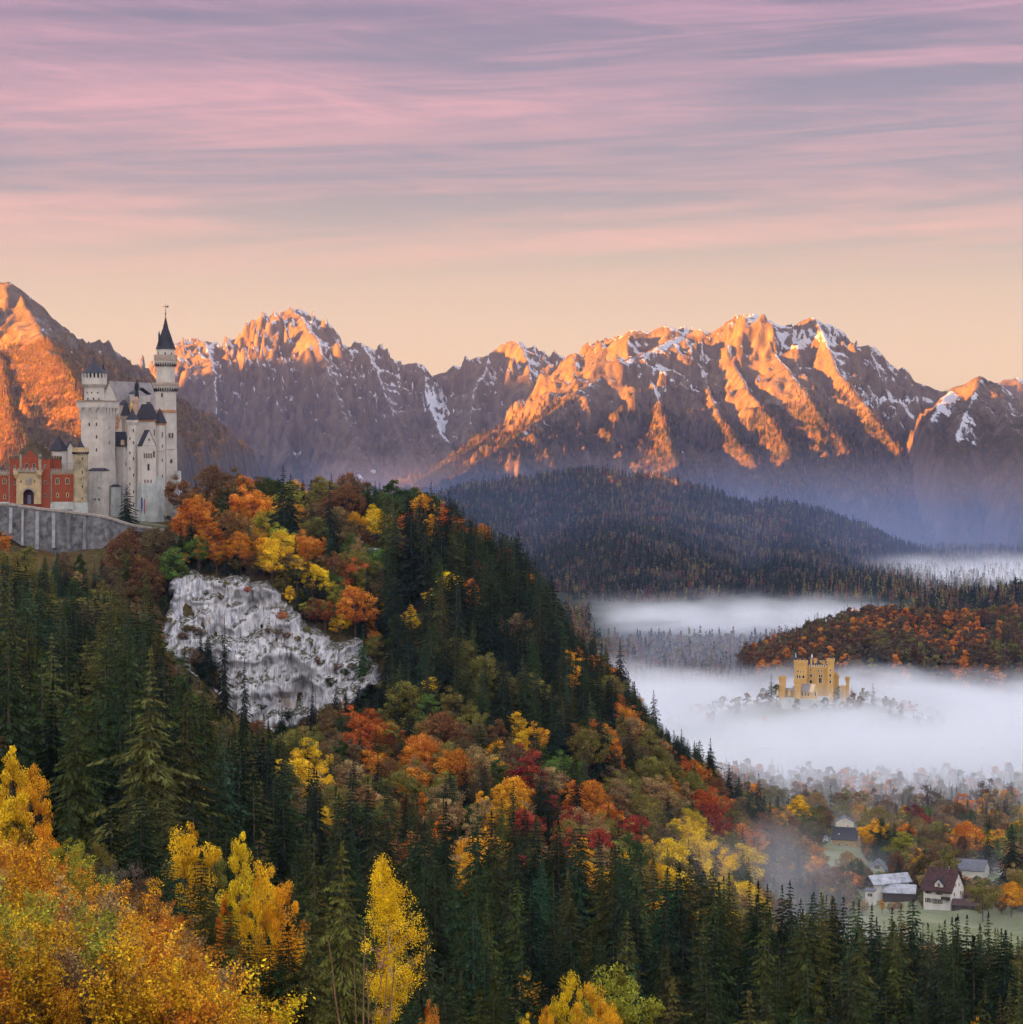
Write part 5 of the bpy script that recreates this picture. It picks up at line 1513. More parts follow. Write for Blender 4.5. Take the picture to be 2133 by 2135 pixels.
mb.build('arcade', LIME, sq)
mb = MB(); fs.box(mb, z2 + .003, z2 + .35, 1.4, 1.45); mb.build('cornice', LIMEC, sq)
for zy in (1000, 1110):
    mb = MB(); fs.box(mb, Zc(zy, 952), Zc(zy, 952) + .12, .06 if zy < 1100 else .12); mb.build('string_course', LIME, sq)
for u_, zy in ((.29, 830), (.62, 880), (.29, 880), (.29, 968), (.29, 1058), (.62, 790)):
    window(sq, fs, 'f', fs.w * u_, Zc(zy, 952) - .6, .45, 1.15, True, .12, LW)
for u_, zy in ((.5, 905), (.5, 1010), (.5, 1160), (.45, 1275), (.5, 1360)):
    window(sq, fs, 'r', fs.d * u_, Zc(zy, 952) - .5, .4, 1.0, True, .1, LW)
# round turret standing on it
o, c, r_, k = turret(sq, 'turret', 585, 725, 712, 600, 956)
mb = MB(); mb.prism(c, r_, r_ * 1.22, Zc(632, 956), Zc(606, 956), 20); mb.prism(c, r_ * 1.25, r_ * 1.25, Zc(606, 956) + .003, Zc(560, 956), 20); mb.build('parapet', LIME, sq)
for i in range(16):
    a = i * math.pi / 8; mb2 = None
mb = MB()
for i in range(20):
    a = math.radians(i * 18); rr = r_ * 1.27
    for h0, h1, wd, mi in ((Zc(560, 956) + .003, Zc(527, 956), .62, 0),):
        ca = Vector((math.cos(a), math.sin(a), 0)); sa = Vector((-math.sin(a), math.cos(a), 0)); pc = Vector((c[0], c[1], 0)) + ca * (rr - .32)
        b4 = [pc + ca * .3 - sa * wd / 2, pc + ca * .3 + sa * wd / 2, pc - ca * .2 + sa * wd / 2, pc - ca * .2 - sa * wd / 2]
        mb.hexa([(q.x, q.y, h0) for q in b4], [(q.x, q.y, h1) for q in b4])
mb.build('battlement', LIME, sq)
mb = MB(); mb.prism(c, r_ * 1.02, r_ * 1.02, Zc(560, 956), Zc(527, 956), 20); mb.build('drum', METAL, sq)
mb = MB(); mb.prism(c, r_ * 1.33, r_ * .62, Zc(527, 956) + .003, Zc(485, 956), 24); mb.prism(c, r_ * .62, r_ * .10, Zc(485, 956) + .002, Zc(452, 956), 24); mb.prism(c, .16, .05, Zc(452, 956), Zc(432, 956), 8); mb.prism(c, .3, .28, Zc(432, 956), Zc(424, 956), 8); mb.build('roof', SLATE, sq)
for a_, zy in ((-35, 660), (-5, 660), (28, 660), (-30, 705), (5, 705), (35, 705)):
    window(sq, (c, r_), a_, 0, Zc(zy, 956) - .4, .42, .8 if zy > 700 else .5, zy > 700, .08, LW)
mb = MB(); cc_ = (Xc(718, 958), 958.0); mb.prism(cc_, .75, .12, Zc(520, 958), Zc(455, 958), 8); mb.prism(cc_, .12, .04, Zc(455, 958), Zc(400, 958), 6); mb.prism(cc_, .25, .25, Zc(468, 958), Zc(462, 958), 6); mb.build('spire', SLATE, sq)
for i, sgn in enumerate((-14, 14)):
    pass
mb = MB()
for i in range(18):
    a = math.radians(i * 20); ca = Vector((math.cos(a), math.sin(a), 0)); sa = Vector((-math.sin(a), math.cos(a), 0)); pc = Vector((c[0], c[1], 0)) + ca * (r_ * 1.08)
    b4 = [pc + ca * .45 - sa * .22, pc + ca * .45 + sa * .22, pc - ca * .3 + sa * .22, pc - ca * .3 - sa * .22]
    mb.hexa([(q.x, q.y, Zc(618, 956)) for q in b4], [(q.x, q.y, Zc(600, 956)) for q in b4])
mb.build('corbel', LIMEC, sq)

# great round tower
DT = 985.0
kT = DT / F / 3.33
cT = (Xc(1150, DT), DT)
def rT(zx0, zx1): return (zx1 - zx0) / 2 * kT
mb = MB()
mb.prism(cT, rT(1085, 1260), rT(1078, 1240), Zc(1440, DT) - 4, Zc(1330, DT), 8, phase=math.radians(12))
mb.prism(cT, rT(1078, 1240), rT(1074, 1232), Zc(1330, DT) + .003, Zc(1056, DT), 8, phase=math.radians(12))
mb.prism(cT, rT(1076, 1230), rT(1074, 1226), Zc(1056, DT) + .003, Zc(800, DT), 8, phase=math.radians(12))
mb.prism(cT, rT(1075, 1223), rT(1075, 1223), Zc(800, DT) + .003, Zc(655, DT), 16)
gt = mb.build('great_tower', LIME, castle, 'tallest tower, slender and white with two arcaded galleries and a steep dark cone roof')
def ringmesh(name, spans, m_, n=24, parent=None, c_=None):
    mb = MB()
    for (x0, x1, y0, xx0, xx1, y1) in spans:
        mb.prism(c_ or cT, rT(x0, x1), rT(xx0, xx1), Zc(y0, DT), Zc(y1, DT) + (0.0), n)
    return mb.build(name, m_, parent or gt)
ringmesh('string_course', [(1072, 1228, 800, 1072, 1228, 782)], SAND, 16)
ringmesh('string_course', [(1070, 1236, 1058, 1070, 1236, 1053)], LIMEC, 8)
ringmesh('gallery', [(1076, 1222, 655, 1062, 1236, 622), (1062, 1236, 621.8, 1062, 1236, 612)], LIME)
ringmesh('gallery_rim', [(1056, 1242, 611.8, 1056, 1242, 592)], LIMEC)
ringmesh('upper_shaft', [(1084, 1214, 612, 1084, 1214, 484)], LIME)
ringmesh('gallery', [(1086, 1212, 484, 1070, 1226, 452), (1070, 1226, 451.8, 1070, 1226, 440)], LIME)
ringmesh('gallery_rim', [(1066, 1230, 439.8, 1066, 1230, 400)], LIMEC)
ringmesh('top_drum', [(1082, 1208, 410, 1082, 1208, 360)], LIME)
ringmesh('roof', [(1074, 1212, 360, 1086, 1198, 318), (1086, 1198, 317.8, 1124, 1164, 215), (1124, 1164, 214.8, 1140, 1148, 145)], SLATE)
def arches(parent, c_, r_, z, h, n, w):
    mb = MB()
    for i in range(n):
        a = 2 * math.pi * i / n; ca = Vector((math.cos(a), math.sin(a), 0)); sa = Vector((-math.sin(a), math.cos(a), 0)); pc = Vector((c_[0], c_[1], 0)) + ca * r_
        b4 = [pc + ca * .12 - sa * w / 2, pc + ca * .12 + sa * w / 2, pc - ca * .4 + sa * w / 2, pc - ca * .4 - sa * w / 2]
        mb.hexa([(q.x, q.y, z) for q in b4], [(q.x, q.y, z + h) for q in b4])
    return mb.build('arcade', GLASS, parent)
arches(gt, cT, rT(1068, 1230), Zc(654, DT), 1.55, 30, .42)
arches(gt, cT, rT(1076, 1220), Zc(480, DT), 1.3, 26, .42)
for a_, zy, r0_ in ((5, 388, rT(1082, 1208)), (-45, 388, rT(1082, 1208)), (48, 388, rT(1082, 1208)), (-12, 682, rT(1075, 1223))):
    window(gt, (cT, r0_ + .02), a_, 0, Zc(zy, DT) - .5, .45 if zy < 500 else .6, .7 if zy < 500 else 1.4, True, .1, LW)
mb = MB(); cS = (Xc(1105, DT - 3), DT - 3); mb.prism(cS, .35, .35, Zc(330, DT), Zc(265, DT), 8); mb.prism(cS, .45, .02, Zc(265, DT), Zc(232, DT), 8); mb.build('chimney', SLATE, gt)
mb = MB(); mb.prism((Xc(1187, DT - 3), DT - 3), .4, .02, Zc(315, DT), Zc(262, DT), 6); mb.build('dormer', SLATE, gt)
mb = MB(); mb.prism(cT, .14, .05, Zc(147, DT), Zc(42, DT), 6); mb.prism(cT, .32, .32, Zc(118, DT), Zc(110, DT), 8)
zq = Zc(66, DT)
mb.hexa([(cT[0] - 1.1, cT[1] - .05, zq), (cT[0] + 1.1, cT[1] - .05, zq), (cT[0] + 1.1, cT[1] + .05, zq), (cT[0] - 1.1, cT[1] + .05, zq)], [(cT[0] - 1.1, cT[1] - .05, zq + .16), (cT[0] + 1.1, cT[1] - .05, zq + .16), (cT[0] + 1.1, cT[1] + .05, zq + .16), (cT[0] - 1.1, cT[1] + .05, zq + .16)])
mb.add([(cT[0] + .3, cT[1], zq - .3), (cT[0] + 1.2, cT[1], zq - .1), (cT[0] + .9, cT[1] + .03, zq + .5), (cT[0] + .4, cT[1] + .03, zq + .3)], [(0, 1, 2, 3)])
mb.build('weather_vane', METAL, gt)
for zx, zy, w_, h_ in ((1185, 965, .55, 1.7), (1203, 965, .55, 1.7), (1142, 1052, .7, 1.5), (1195, 1140, .8, 1.4), (1143, 1240, .7, 1.4), (1198, 1345, .8, 1.4)):
    a_ = math.degrees(math.asin(max(-.95, min(.95, (zx - 1152) * kT / rT(1078, 1240)))))
    # nearest flat of the octagon
    best = min([12 + 22.5 + 45 * j for j in range(-4, 4)], key=lambda q: abs((q - 90 + 0) - (a_ - 0)) if False else abs(math.degrees(math.asin(math.sin(math.radians(q + 90)))) - a_) + (0 if math.cos(math.radians(q + 90)) > 0 else 999))
    th = math.radians(best + 90)          # angle from the view axis, positive to the right
    apo = rT(1076, 1233) * math.cos(math.pi / 8)
    off = (zx - 1150) * kT - math.sin(th) * apo
    u_ = off / max(.3, math.cos(th)); nr = Vector((math.sin(th), -math.cos(th), 0)); rt = Vector((math.cos(th), math.sin(th), 0))
    o = window(gt, (cT, apo), 0, 0, Zc(zy, DT), w_, h_, True, .16, LW)
    o.location = Vector((cT[0], cT[1], Zc(zy, DT) - .5)) + nr * (apo + .12) + rt * u_ - Vector(gt['w']); o.rotation_euler = (0, 0, th)
# buttress beside its foot
fb = frc(1205, 1232, 1250, 1205, 1420, DT - 7); mb = MB(); fb.box(mb, fb.zb - 4, fb.zt, .5, 0); mb.build('buttress', LIMEW, gt)

# palace block behind: gable towards us, long grey roof
DP = 985.0
fp = frc(640, 868, 1075, 850, 1300, DP, -20)
mb = MB(); fp.box(mb, fp.zb - 6, fp.zt); fp.gable_front(mb, fp.zt + .003, Zc(585, DP))
pal = mb.build('palace', LIME, castle, 'gabled main palace block with a grey roof and a painted mural')
ROOFG = simple_mat('grey_metal_roof', (0.23, 0.20, 0.19), var=.2, scale=.25, rough=.5, streak=.3)
mb = MB(); fp.slabs(mb, fp.zt + .05, Zc(585, DP) + .05, 'back', .35, .25); mb.build('roof', ROOFG, pal)
mb = MB(); o0, rt, nr = fp.face('f', fp.w * .12, 0)
V = []; 
for i, (dx, zy) in enumerate([(-1.5, 905), (-.6, 925), (.6, 925), (1.3, 890), (1.6, 850), (.9, 812), (0, 795), (-.7, 815), (-1.2, 850), (-1.9, 875)]):
    q = o0 + nr * .06 - rt * (2.2 - dx) ; V.append((q.x, q.y, Zc(zy, DP)))
mb.add(V, [tuple(range(len(V)))]); mb.build('mural', MURAL, pal, 'red brown painted figure on the gable wall')
for u_, zy in ((.2, 760), (.35, 790), (.13, 790)): window(pal, fp, 'f', fp.w * u_, Zc(zy, DP), .4, .9, True, .1, LW)
# gable statue and ridge ends
mb = MB(); cs = (Xc(950, 990), 990.0)
mb.prism(cs, .9, .6, Zc(700, 990), Zc(650, 990), 6); mb.prism(cs, .55, .75, Zc(650, 990), Zc(605, 990), 8); mb.prism((cs[0] + .1, cs[1]), .62, .3, Zc(605, 990), Zc(585, 990), 8); mb.prism((cs[0] + .1, cs[1]), .28, .24, Zc(584, 990), Zc(572, 990), 8)
mb.prism((cs[0] + .8, cs[1]), .06, .05, Zc(640, 990), Zc(572, 990), 4); mb.prism((cs[0] - .6, cs[1]), .35, .2, Zc(640, 990), Zc(595, 990), 6)
mb.build('statue', METAL, pal, 'dark bronze knight figure on the palace gable')
fq = frc(900, 925, 1010, 680, 860, 992); mb = MB(); fq.box(mb, fq.zb, fq.zt); mb.build('stair_gable', LIME, pal); mb = MB(); fq.slabs(mb, Zc(668, 992), Zc(628, 992), 'side', .35, .3); mb.build('roof', SLATE, pal)
# pink-brown slim chimney tower
mb = MB(); cq = (Xc(940, 976), 976.0); mb.prism(cq, 1.35, 1.2, Zc(860, 976), Zc(735, 976), 10); mb.prism(cq, 1.45, 1.6, Zc(735, 976) + .003, Zc(715, 976), 10); mb.prism(cq, 1.0, .9, Zc(714.8, 976), Zc(690, 976), 10)
mb.build('stair_turret', simple_mat('pink_stone', (0.45, 0.30, 0.22), var=.15), pal)
# dark steep-roofed corner turret
mb = MB(); cq = (Xc(873, 970), 970.0); mb.prism(cq, 1.5, 1.5, Zc(1000, 970), Zc(850, 970), 8); mb.prism(cq, 1.8, 1.9, Zc(850, 970) + .003, Zc(822, 970), 8)
ct = mb.build('corner_turret', LIMEC, castle); mb = MB(); mb.prism(cq, 2.05, .12, Zc(822, 970) + .003, Zc(715, 970), 8); mb.prism(cq, .1, .04, Zc(716, 970), Zc(690, 970), 5); mb.build('roof', SLATE, ct)
fq = frc(828, 858, 880, 742, 850, 982); mb = MB(); fq.box(mb, fq.zb, fq.zt); d_ = mb.build('dormer', LIMEC, pal); mb = MB(); fq.hip(mb, fq.zt, Zc(708, 982), .3); mb.build('roof', SLATE, d_)
mb = MB(); mb.prism((Xc(912, 968), 968.), .55, .5, Zc(800, 968), Zc(752, 968), 6); mb.prism((Xc(912, 968), 968.), .6, .02, Zc(752, 968), Zc(728, 968), 6); mb.build('lantern', GOLDM, pal, 'small gilt lantern between the dark roofs')

# hall with the big dark hip roof and orange eaves
fh = frc(948, 1062, 1080, 862, 1330, 972); mb = MB(); fh.box(mb, fh.zb - 6, fh.zt); hall = mb.build('upper_hall', LIME, castle)
mb = MB(); fh.box(mb, fh.zt + .003, fh.zt + .7, .25, .45); mb.build('cornice', SAND, hall); mb = MB(); fh.hip(mb, fh.zt + .9, Zc(740, 972), .6, 1.0, 1.4); mb.build('roof', SLATE, hall)
mb = MB(); fq = frc(1015, 1035, 1045, 725, 800, 975); fq.box(mb, fq.zb, fq.zt, 0); mb.build('chimney', BRICKT, hall)
for u_, zy in ((.35, 960), (.35, 1040)): window(hall, fh, 'r', fh.d * u_, Zc(zy, 972), .6, 2.2, True, .25, LW)
fh2 = frc(1070, 1105, 1136, 885, 1400, 974); mb = MB(); fh2.box(mb, fh2.zb - 6, fh2.zt); h2 = mb.build('side_bay', LIME, castle)
mb = MB(); fh2.box(mb, fh2.zt + .003, fh2.zt + .6, .2, .4); mb.build('cornice', SAND, h2); mb = MB(); fh2.hip(mb, fh2.zt + .8, Zc(770, 974), .5, 2.2, 2.2); mb.build('roof', SLATE, h2)
mb = MB(); fh2.box(mb, Zc(1070, 974), Zc(1070, 974) + .25, .12); mb.build('string_course', LIMEC, h2)
for u_, zy in ((.5, 970), (.5, 1040), (.5, 1140), (.5, 1250)): window(h2, fh2, 'r', fh2.d * u_, Zc(zy, 974), .6, 1.8 if zy < 1000 else 1.0, True, .15, LW)

# knights' wing with the slate roof between the square tower and the slim turret
fk = frc(740, 855, 884, 1040, 1480, 962); mb = MB(); fk.box(mb, fk.zb - 4, fk.zt); kn = mb.build('knights_wing', LIME, castle)
mb = MB(); fk.box(mb, fk.zt + .003, fk.zt + .3, .18); mb.build('cornice', LIMEC, kn); mb = MB(); fk.hip(mb, fk.zt + .5, Zc(932, 962), .3, .1, 3.2); mb.build('roof', SLATE, kn)
mb = MB(); fq = frc(838, 855, 862, 985, 1025, 957); fq.box(mb, fq.zb, fq.zt); d_ = mb.build('dormer', PORTAL, kn); mb = MB(); fq.hip(mb, fq.zt, fq.zt + .8, .15); mb.build('roof', SLATE, d_)
for zx, zy, h_ in ((792, 1085, 1.7), (791, 1180, 1.1), (791, 1280, 1.1), (760, 1285, 1.0)):
    window(kn, fk, 'f', (855 - zx) * 962 / F / 3.33 / math.cos(.35), Zc(zy, 962) - .5, .5, h_, True, .12, LW)
for zy in (1060, 1170): window(kn, fk, 'r', fk.d * .5, Zc(zy, 962), .45, 1.3, True, .12, LW)
mb = MB(); q0 = fk.pt(fk.w * .48, -.08, 0); mb.prism((q0[0], q0[1]), .1, .1, Zc(1330, 962), fk.zt, 6); mb.build('downpipe', METAL, kn)
# foot building in front of it
ff_ = frc(768, 784, 822, 1312, 1500, 955); mb = MB(); ff_.box(mb, ff_.zb - 3, ff_.zt, .2, 0); a_ = mb.build('lean_to', LIMEW, castle); mb = MB(); ff_.hip(mb, ff_.zt, Zc(1298, 955), .15, .3, 1.5); mb.build('roof', SLATE, a_)

# slim round turret
o, c, r_, k = turret(castle, 'slim_turret', 885, 952, 1560, 885, 955, n=16, flare=.22)
st = o; mb = MB(); mb.prism(c, r_, r_ * 1.25, Zc(890, 955), Zc(868, 955), 16); mb.prism(c, r_ * 1.28, r_ * 1.28, Zc(868, 955) + .003, Zc(856, 955), 16); mb.build('parapet', LIME, st)
mb = MB()
for i in range(14):
    a = math.radians(i * 360 / 14); ca = Vector((math.cos(a), math.sin(a), 0)); sa = Vector((-math.sin(a), math.cos(a), 0)); pc = Vector((c[0], c[1], 0)) + ca * (r_ * 1.28 - .25)
    b4 = [pc + ca * .2 - sa * .26, pc + ca * .2 + sa * .26, pc - ca * .1 + sa * .26, pc - ca * .1 - sa * .26]; mb.hexa([(q.x, q.y, Zc(856, 955) + .003) for q in b4], [(q.x, q.y, Zc(848, 955)) for q in b4])
mb.build('battlement', LIME, st)
mb = MB(); mb.prism(c, r_ * 1.34, r_ * .55, Zc(848, 955) + .003, Zc(805, 955), 16); mb.prism(c, r_ * .55, .05, Zc(804.8, 955), Zc(768, 955), 16); mb.build('roof', SLATE, st)
for a_, zy in ((20, 925), (-18, 980), (20, 1010), (-18, 1080), (20, 1120), (-18, 1190), (22, 1235), (-18, 1295), (22, 1350), (20, 1440)):
    window(st, (c, r_ * (1 + .22 * max(0, (zy - 885)) / 675)), a_, 0, Zc(zy, 955) - .4, .34, .95, True, .08, LW)

# gabled white wing on high foundations
fg = frc(956, 987, 1072, 1010, 1330, 950, -55)
a = math.radians(20)
fg = Frame((Xc(987, 950), 950), 1.5, 4.3, Zc(1330, 950), Zc(1030, 950), -50)
fg.w = (987 - 952) * k / math.cos(math.radians(50)); fg.d = (1072 - 987) * k / math.sin(math.radians(50))
mb = MB(); fg.box(mb, Zc(1560, 950) - 4, Zc(1290, 950), .8, .1, mi=1); fg.box(mb, Zc(1290, 950) + .003, fg.zt, .02, 0); fg.gable_side(mb, fg.zt + .003, Zc(925, 950))
gw = mb.build('gabled_wing', [LIME, LIMEW], castle, 'white gabled wing on tall weathered foundations')
mb = MB(); fg.slabs(mb, fg.zt + .05, Zc(925, 950) + .05, 'side', .25, .15); mb.build('roof', SLATE, gw)
mb = MB(); fg.box(mb, fg.zt - .1, fg.zt + .12, .06); mb.build('string_course', LIMEC, gw)
for i in range(4): window(gw, fg, 'r', fg.d * (.17 + .16 * i), Zc(1115, 950), .42, 1.7, True, .15, LW)
window(gw, fg, 'r', fg.d * .85, Zc(1110, 950), .6, 2.2, True, .2, LW); window(gw, fg, 'r', fg.d * .45, Zc(1200, 950), .8, 2.3, True, .2, LW)
for i in range(3): window(gw, fg, 'r', fg.d * (.2 + .22 * i), Zc(1290, 950), .35, 1.2, True, .1, LW)
window(gw, fg, 'r', fg.d * .5, Zc(995, 950), .4, .8, True, .1, LW)
for i, u_ in enumerate((1.01, .02)):
    pass
mb = MB(); q = fg.pt(-.35, fg.d * .12, 0); mb.prism((q[0], q[1]), .28, .2, Zc(1505, 948), Zc(1400, 948), 5); mb.build('banner', FLAGR, gw)
mb = MB(); q = fg.pt(-.55, fg.d * .02, 0); mb.prism((q[0] - .5, q[1]), .34, .3, Zc(1550, 948), Zc(1390, 948), 5); mb.build('banner', FLAGB, gw)
fe = frc(1052, 1085, 1112, 1240, 1500, 956); mb = MB(); fe.box(mb, fe.zb - 6, fe.zt, .9, 0); mb.build('buttress', LIMEW, gw)

# low white connecting wing
fl = frc(612, 712, 722, 1205, 1478, 945, -10); fl.d = 7; mb = MB(); fl.box(mb, fl.zb - 3, fl.zt); lw = mb.build('low_wing', LIME, castle)
mb = MB(); fl.hip(mb, fl.zt + .2, Zc(1190, 945) + .3, .25, .4, 3.2); mb.build('roof', SLATE, lw)
for u_, h0 in ((.08, 1480), (.38, 1480), (.68, 1480), (.96, 1480)):
    mb = MB(); mb.hexa(fl.ring(Zc(1460, 945), 0, u0=fl.w * u_ - .18, u1=fl.w * u_ + .18, v0=-.22, v1=-.01), fl.ring(fl.zt - .2, 0, u0=fl.w * u_ - .18, u1=fl.w * u_ + .18, v0=-.22, v1=-.01)); mb.build('pilaster', LIMEW, lw)
for u_, zy in ((.2, 1410), (.3, 1410), (.5, 1410), (.6, 1410), (.25, 1330)): window(lw, fl, 'f', fl.w * u_, Zc(zy, 945), .28, .7, False, .06, LW)

# round sandstone tower by the gatehouse
DG = 934.0
o, c, r_, k = turret(castle, 'round_bastion', 507, 610, 1470, 1085, DG + 2, n=24, mats=simple_mat('mottled_sandstone', (0.33, 0.27, 0.17), var=.28, scale=.35))
rb = o
mb = MB(); mb.prism(c, r_ * 1.04, r_ * 1.06, Zc(1480, DG) - 3, Zc(1425, DG), 24); mb.build('footing', LIMEW, rb)
mb = MB(); mb.prism(c, r_, r_ * 1.14, Zc(1090, DG), Zc(1072, DG), 24); mb.prism(c, r_ * 1.15, r_ * 1.15, Zc(1072, DG) + .003, Zc(1058, DG), 24)
for i in range(18):
    a = math.radians(i * 20 + 5); ca = Vector((math.cos(a), math.sin(a), 0)); sa = Vector((-math.sin(a), math.cos(a), 0)); pc = Vector((c[0], c[1], 0)) + ca * (r_ * 1.15 - .3)
    b4 = [pc + ca * .25 - sa * .5, pc + ca * .25 + sa * .5, pc - ca * .15 + sa * .5, pc - ca * .15 - sa * .5]; mb.hexa([(q.x, q.y, Zc(1058, DG) + .003) for q in b4], [(q.x, q.y, Zc(1042, DG)) for q in b4])
mb.build('battlement', PORTAL, rb); arches(rb, c, r_ * 1.08, Zc(1088, DG), .9, 24, .5)
mb = MB(); mb.prism(c, r_ * .62, r_ * .62, Zc(1058, DG), Zc(1050, DG), 12); mb.prism(c, r_ * .68, .05, Zc(1050, DG) + .003, Zc(988, DG), 12); mb.prism(c, .08, .05, Zc(990, DG), Zc(975, DG), 5); mb.build('roof', SLATE, rb)
for zy in (1130, 1225, 1325, 1400): window(rb, (c, r_), 24, 0, Zc(zy, DG), .38, 1.1 if zy < 1400 else .5, False, .1, [PORTAL, GLASS])

# gatehouse
kg = 9.65 / 3.33
def G(x, y): return x / 2.898, 0
Xg, Zg, frg = kit(9.65, 0, 880, DG)
fgh = Frame((Xg(1005), DG), (1005 - 195) * DG / F / 9.65, 12, Zg(1640), Zg(745), 0)
mb = MB(); fgh.box(mb, fgh.zb - 2, fgh.zt)
gh = mb.build('gatehouse', BRICK, castle, 'red brick gatehouse with stepped gable and arched portal')
mb = MB()      # stepped gable: red centre with dark stone steps
steps = [(375, 845, 745, 590), (430, 790, 590, 525), (480, 735, 525, 470), (530, 690, 470, 420), (570, 640, 420, 350)]
for x0, x1, ya, yb in steps:
    b4 = [(Xg(x0), DG, Zg(ya)), (Xg(x1), DG, Zg(ya)), (Xg(x1), DG + .9, Zg(ya)), (Xg(x0), DG + .9, Zg(ya))]
    mb.hexa([(q[0], q[1], Zg(ya) + .003) for q in b4], [(q[0], q[1], Zg(yb)) for q in b4])
mb.build('stepped_gable', BRICKT, gh)
def plate(pts, y, th, zfun=None):
    mb = MB(); n = len(pts); V = [(Xg(a), y - th, Zg(b_)) for a, b_ in pts] + [(Xg(a), y, Zg(b_)) for a, b_ in pts]
    mb.add(V, [tuple(range(n)), tuple(range(2 * n - 1, n - 1, -1))] + [(i, n + i, n + (i + 1) % n, (i + 1) % n) for i in range(n)]); return mb
plate([(440, 930), (775, 930), (775, 740), (740, 690), (605, 560), (480, 690), (440, 740)][::-1], DG - .02, .10).build('gable_panel', BRICK, gh)
for x0, x1 in ((395, 438), (776, 835)):
    plate([(x0, 930), (x0, 650), (x1, 650), (x1, 930)], DG - .02, .16).build('pilaster', PORTALG, gh)
for (x0, x1, y0, y1) in ((190, 395, 745, 680), (790, 1010, 745, 690)):
    mb = MB(); b4 = [(Xg(x0), DG - .2, 0), (Xg(x1), DG - .2, 0), (Xg(x1), DG + .7, 0), (Xg(x0), DG + .7, 0)]
    mb.hexa([(q[0], q[1], Zg(y0) + .004) for q in b4], [(q[0], q[1], Zg((y0 + y1) / 2)) for q in b4])
    n = 4
    for i in range(n):
        a0 = x0 + (x1 - x0) * i / n; a1 = a0 + (x1 - x0) / n * .6
        b4 = [(Xg(a0), DG - .2, 0), (Xg(a1), DG - .2, 0), (Xg(a1), DG + .3, 0), (Xg(a0), DG + .3, 0)]
        mb.hexa([(q[0], q[1], Zg((y0 + y1) / 2) + .003) for q in b4], [(q[0], q[1], Zg(y1)) for q in b4])
    mb.build('battlement', BRICKT, gh)
# rear stepped roof running back to the right
mb = MB()
for i in range(5):
    x0 = 640 + i * 62; yt_ = 372 + i * 48 + (10 if i % 2 else 0); b4 = [(Xg(x0), DG + 2 + i, 0), (Xg(x0 + 80), DG + 2 + i, 0), (Xg(x0 + 80), DG + 3.2 + i, 0), (Xg(x0), DG + 3.2 + i, 0)]
    mb.hexa([(q[0], q[1], Zg(745) + .01) for q in b4], [(q[0], q[1], Zg(yt_)) for q in b4])
mb.build('rear_gable', BRICKT, gh)
frr = Frame((Xg(860), DG + 2), (860 - 350) * DG / F / 9.65, 9, Zg(745), Zg(640), 0); mb = MB(); frr.slabs(mb, Zg(730), Zg(430), 'back', .25, 0); mb.build('roof', SLATE, gh)
# portal block in sandstone with balcony
fpo = Frame((Xg(838), DG - 1.6), (838 - 345) * DG / F / 9.65, 1.55, Zg(1645), Zg(1010), 0)
def arch_wall(fr, x0, x1, y0, y1, ax0, ax1, aspring, y, th, m_, name, parent):
    """wall panel with a real arched opening"""
    n = 10; cx_ = (ax0 + ax1) / 2; ra = (ax1 - ax0) / 2
    arc = [(cx_ - ra * math.cos(math.pi * i / n), aspring - ra * math.sin(math.pi * i / n)) for i in range(n + 1)]
    mb = MB()
    polys = [[(x0, y0), (ax0, y0), (ax0, aspring), (x0, aspring)], [(ax1, y0), (x1, y0), (x1, aspring), (ax1, aspring)]]
    for i in range(n):
        a, b_ = arc[i], arc[i + 1]; ta = x0 + (x1 - x0) * i / n; tb = x0 + (x1 - x0) * (i + 1) / n
        polys.append([a, b_, (tb, y1), (ta, y1)])
    polys.append([(x0, aspring), (ax0, aspring), (x0, y1)]); polys.append([(ax1, aspring), (x1, aspring), (x1, y1)])
    for P_ in polys:
        k_ = len(P_); V = [(Xg(a), y, Zg(b_)) for a, b_ in P_] + [(Xg(a), y + th, Zg(b_)) for a, b_ in P_]
        mb.add(V, [tuple(range(k_)), tuple(range(2 * k_ - 1, k_ - 1, -1))] + [(i, k_ + i, k_ + (i + 1) % k_, (i + 1) % k_) for i in range(k_)])
    return mb.build(name, m_, parent)
po = arch_wall(None, 345, 838, 1645, 1010, 478, 700, 1460, DG - 1.6, 1.5, PORTAL, 'portal', gh)
mb = MB(); n = 10
for i in range(n):
    a0, a1 = math.pi * i / n, math.pi * (i + 1) / n
    q = [(589 - r2 * math.cos(a2), 1460 - r2 * math.sin(a2)) for r2, a2 in ((111, a0), (111, a1), (150, a1), (150, a0))]
    V = [(Xg(a), DG - 1.75, Zg(b_)) for a, b_ in q] + [(Xg(a), DG - 1.6, Zg(b_)) for a, b_ in q]
    mb.add(V, [(0, 1, 2, 3), (7, 6, 5, 4)] + [(j, 4 + j, 4 + (j + 1) % 4, (j + 1) % 4) for j in range(4)])
mb.build('arch_moulding', PORTALG, gh)
plate([(478, 1645), (478, 1340), (700, 1340), (700, 1645)], DG - .12, .1).build('gate', simple_mat('dark_gate', (0.05, 0.02, 0.025), var=.3), gh)
plate([(560, 1645), (560, 1470), (625, 1470), (625, 1645)], DG - .24, .06).build('gate_opening', simple_mat('pale_courtyard', (0.12, 0.13, 0.17)), gh)
mb = MB(); b4 = [(Xg(290), DG - 2.1, 0), (Xg(875), DG - 2.1, 0), (Xg(875), DG - .01, 0), (Xg(290), DG - .01, 0)]
mb.hexa([(q[0], q[1], Zg(1010) + .004) for q in b4], [(q[0], q[1], Zg(965)) for q in b4])
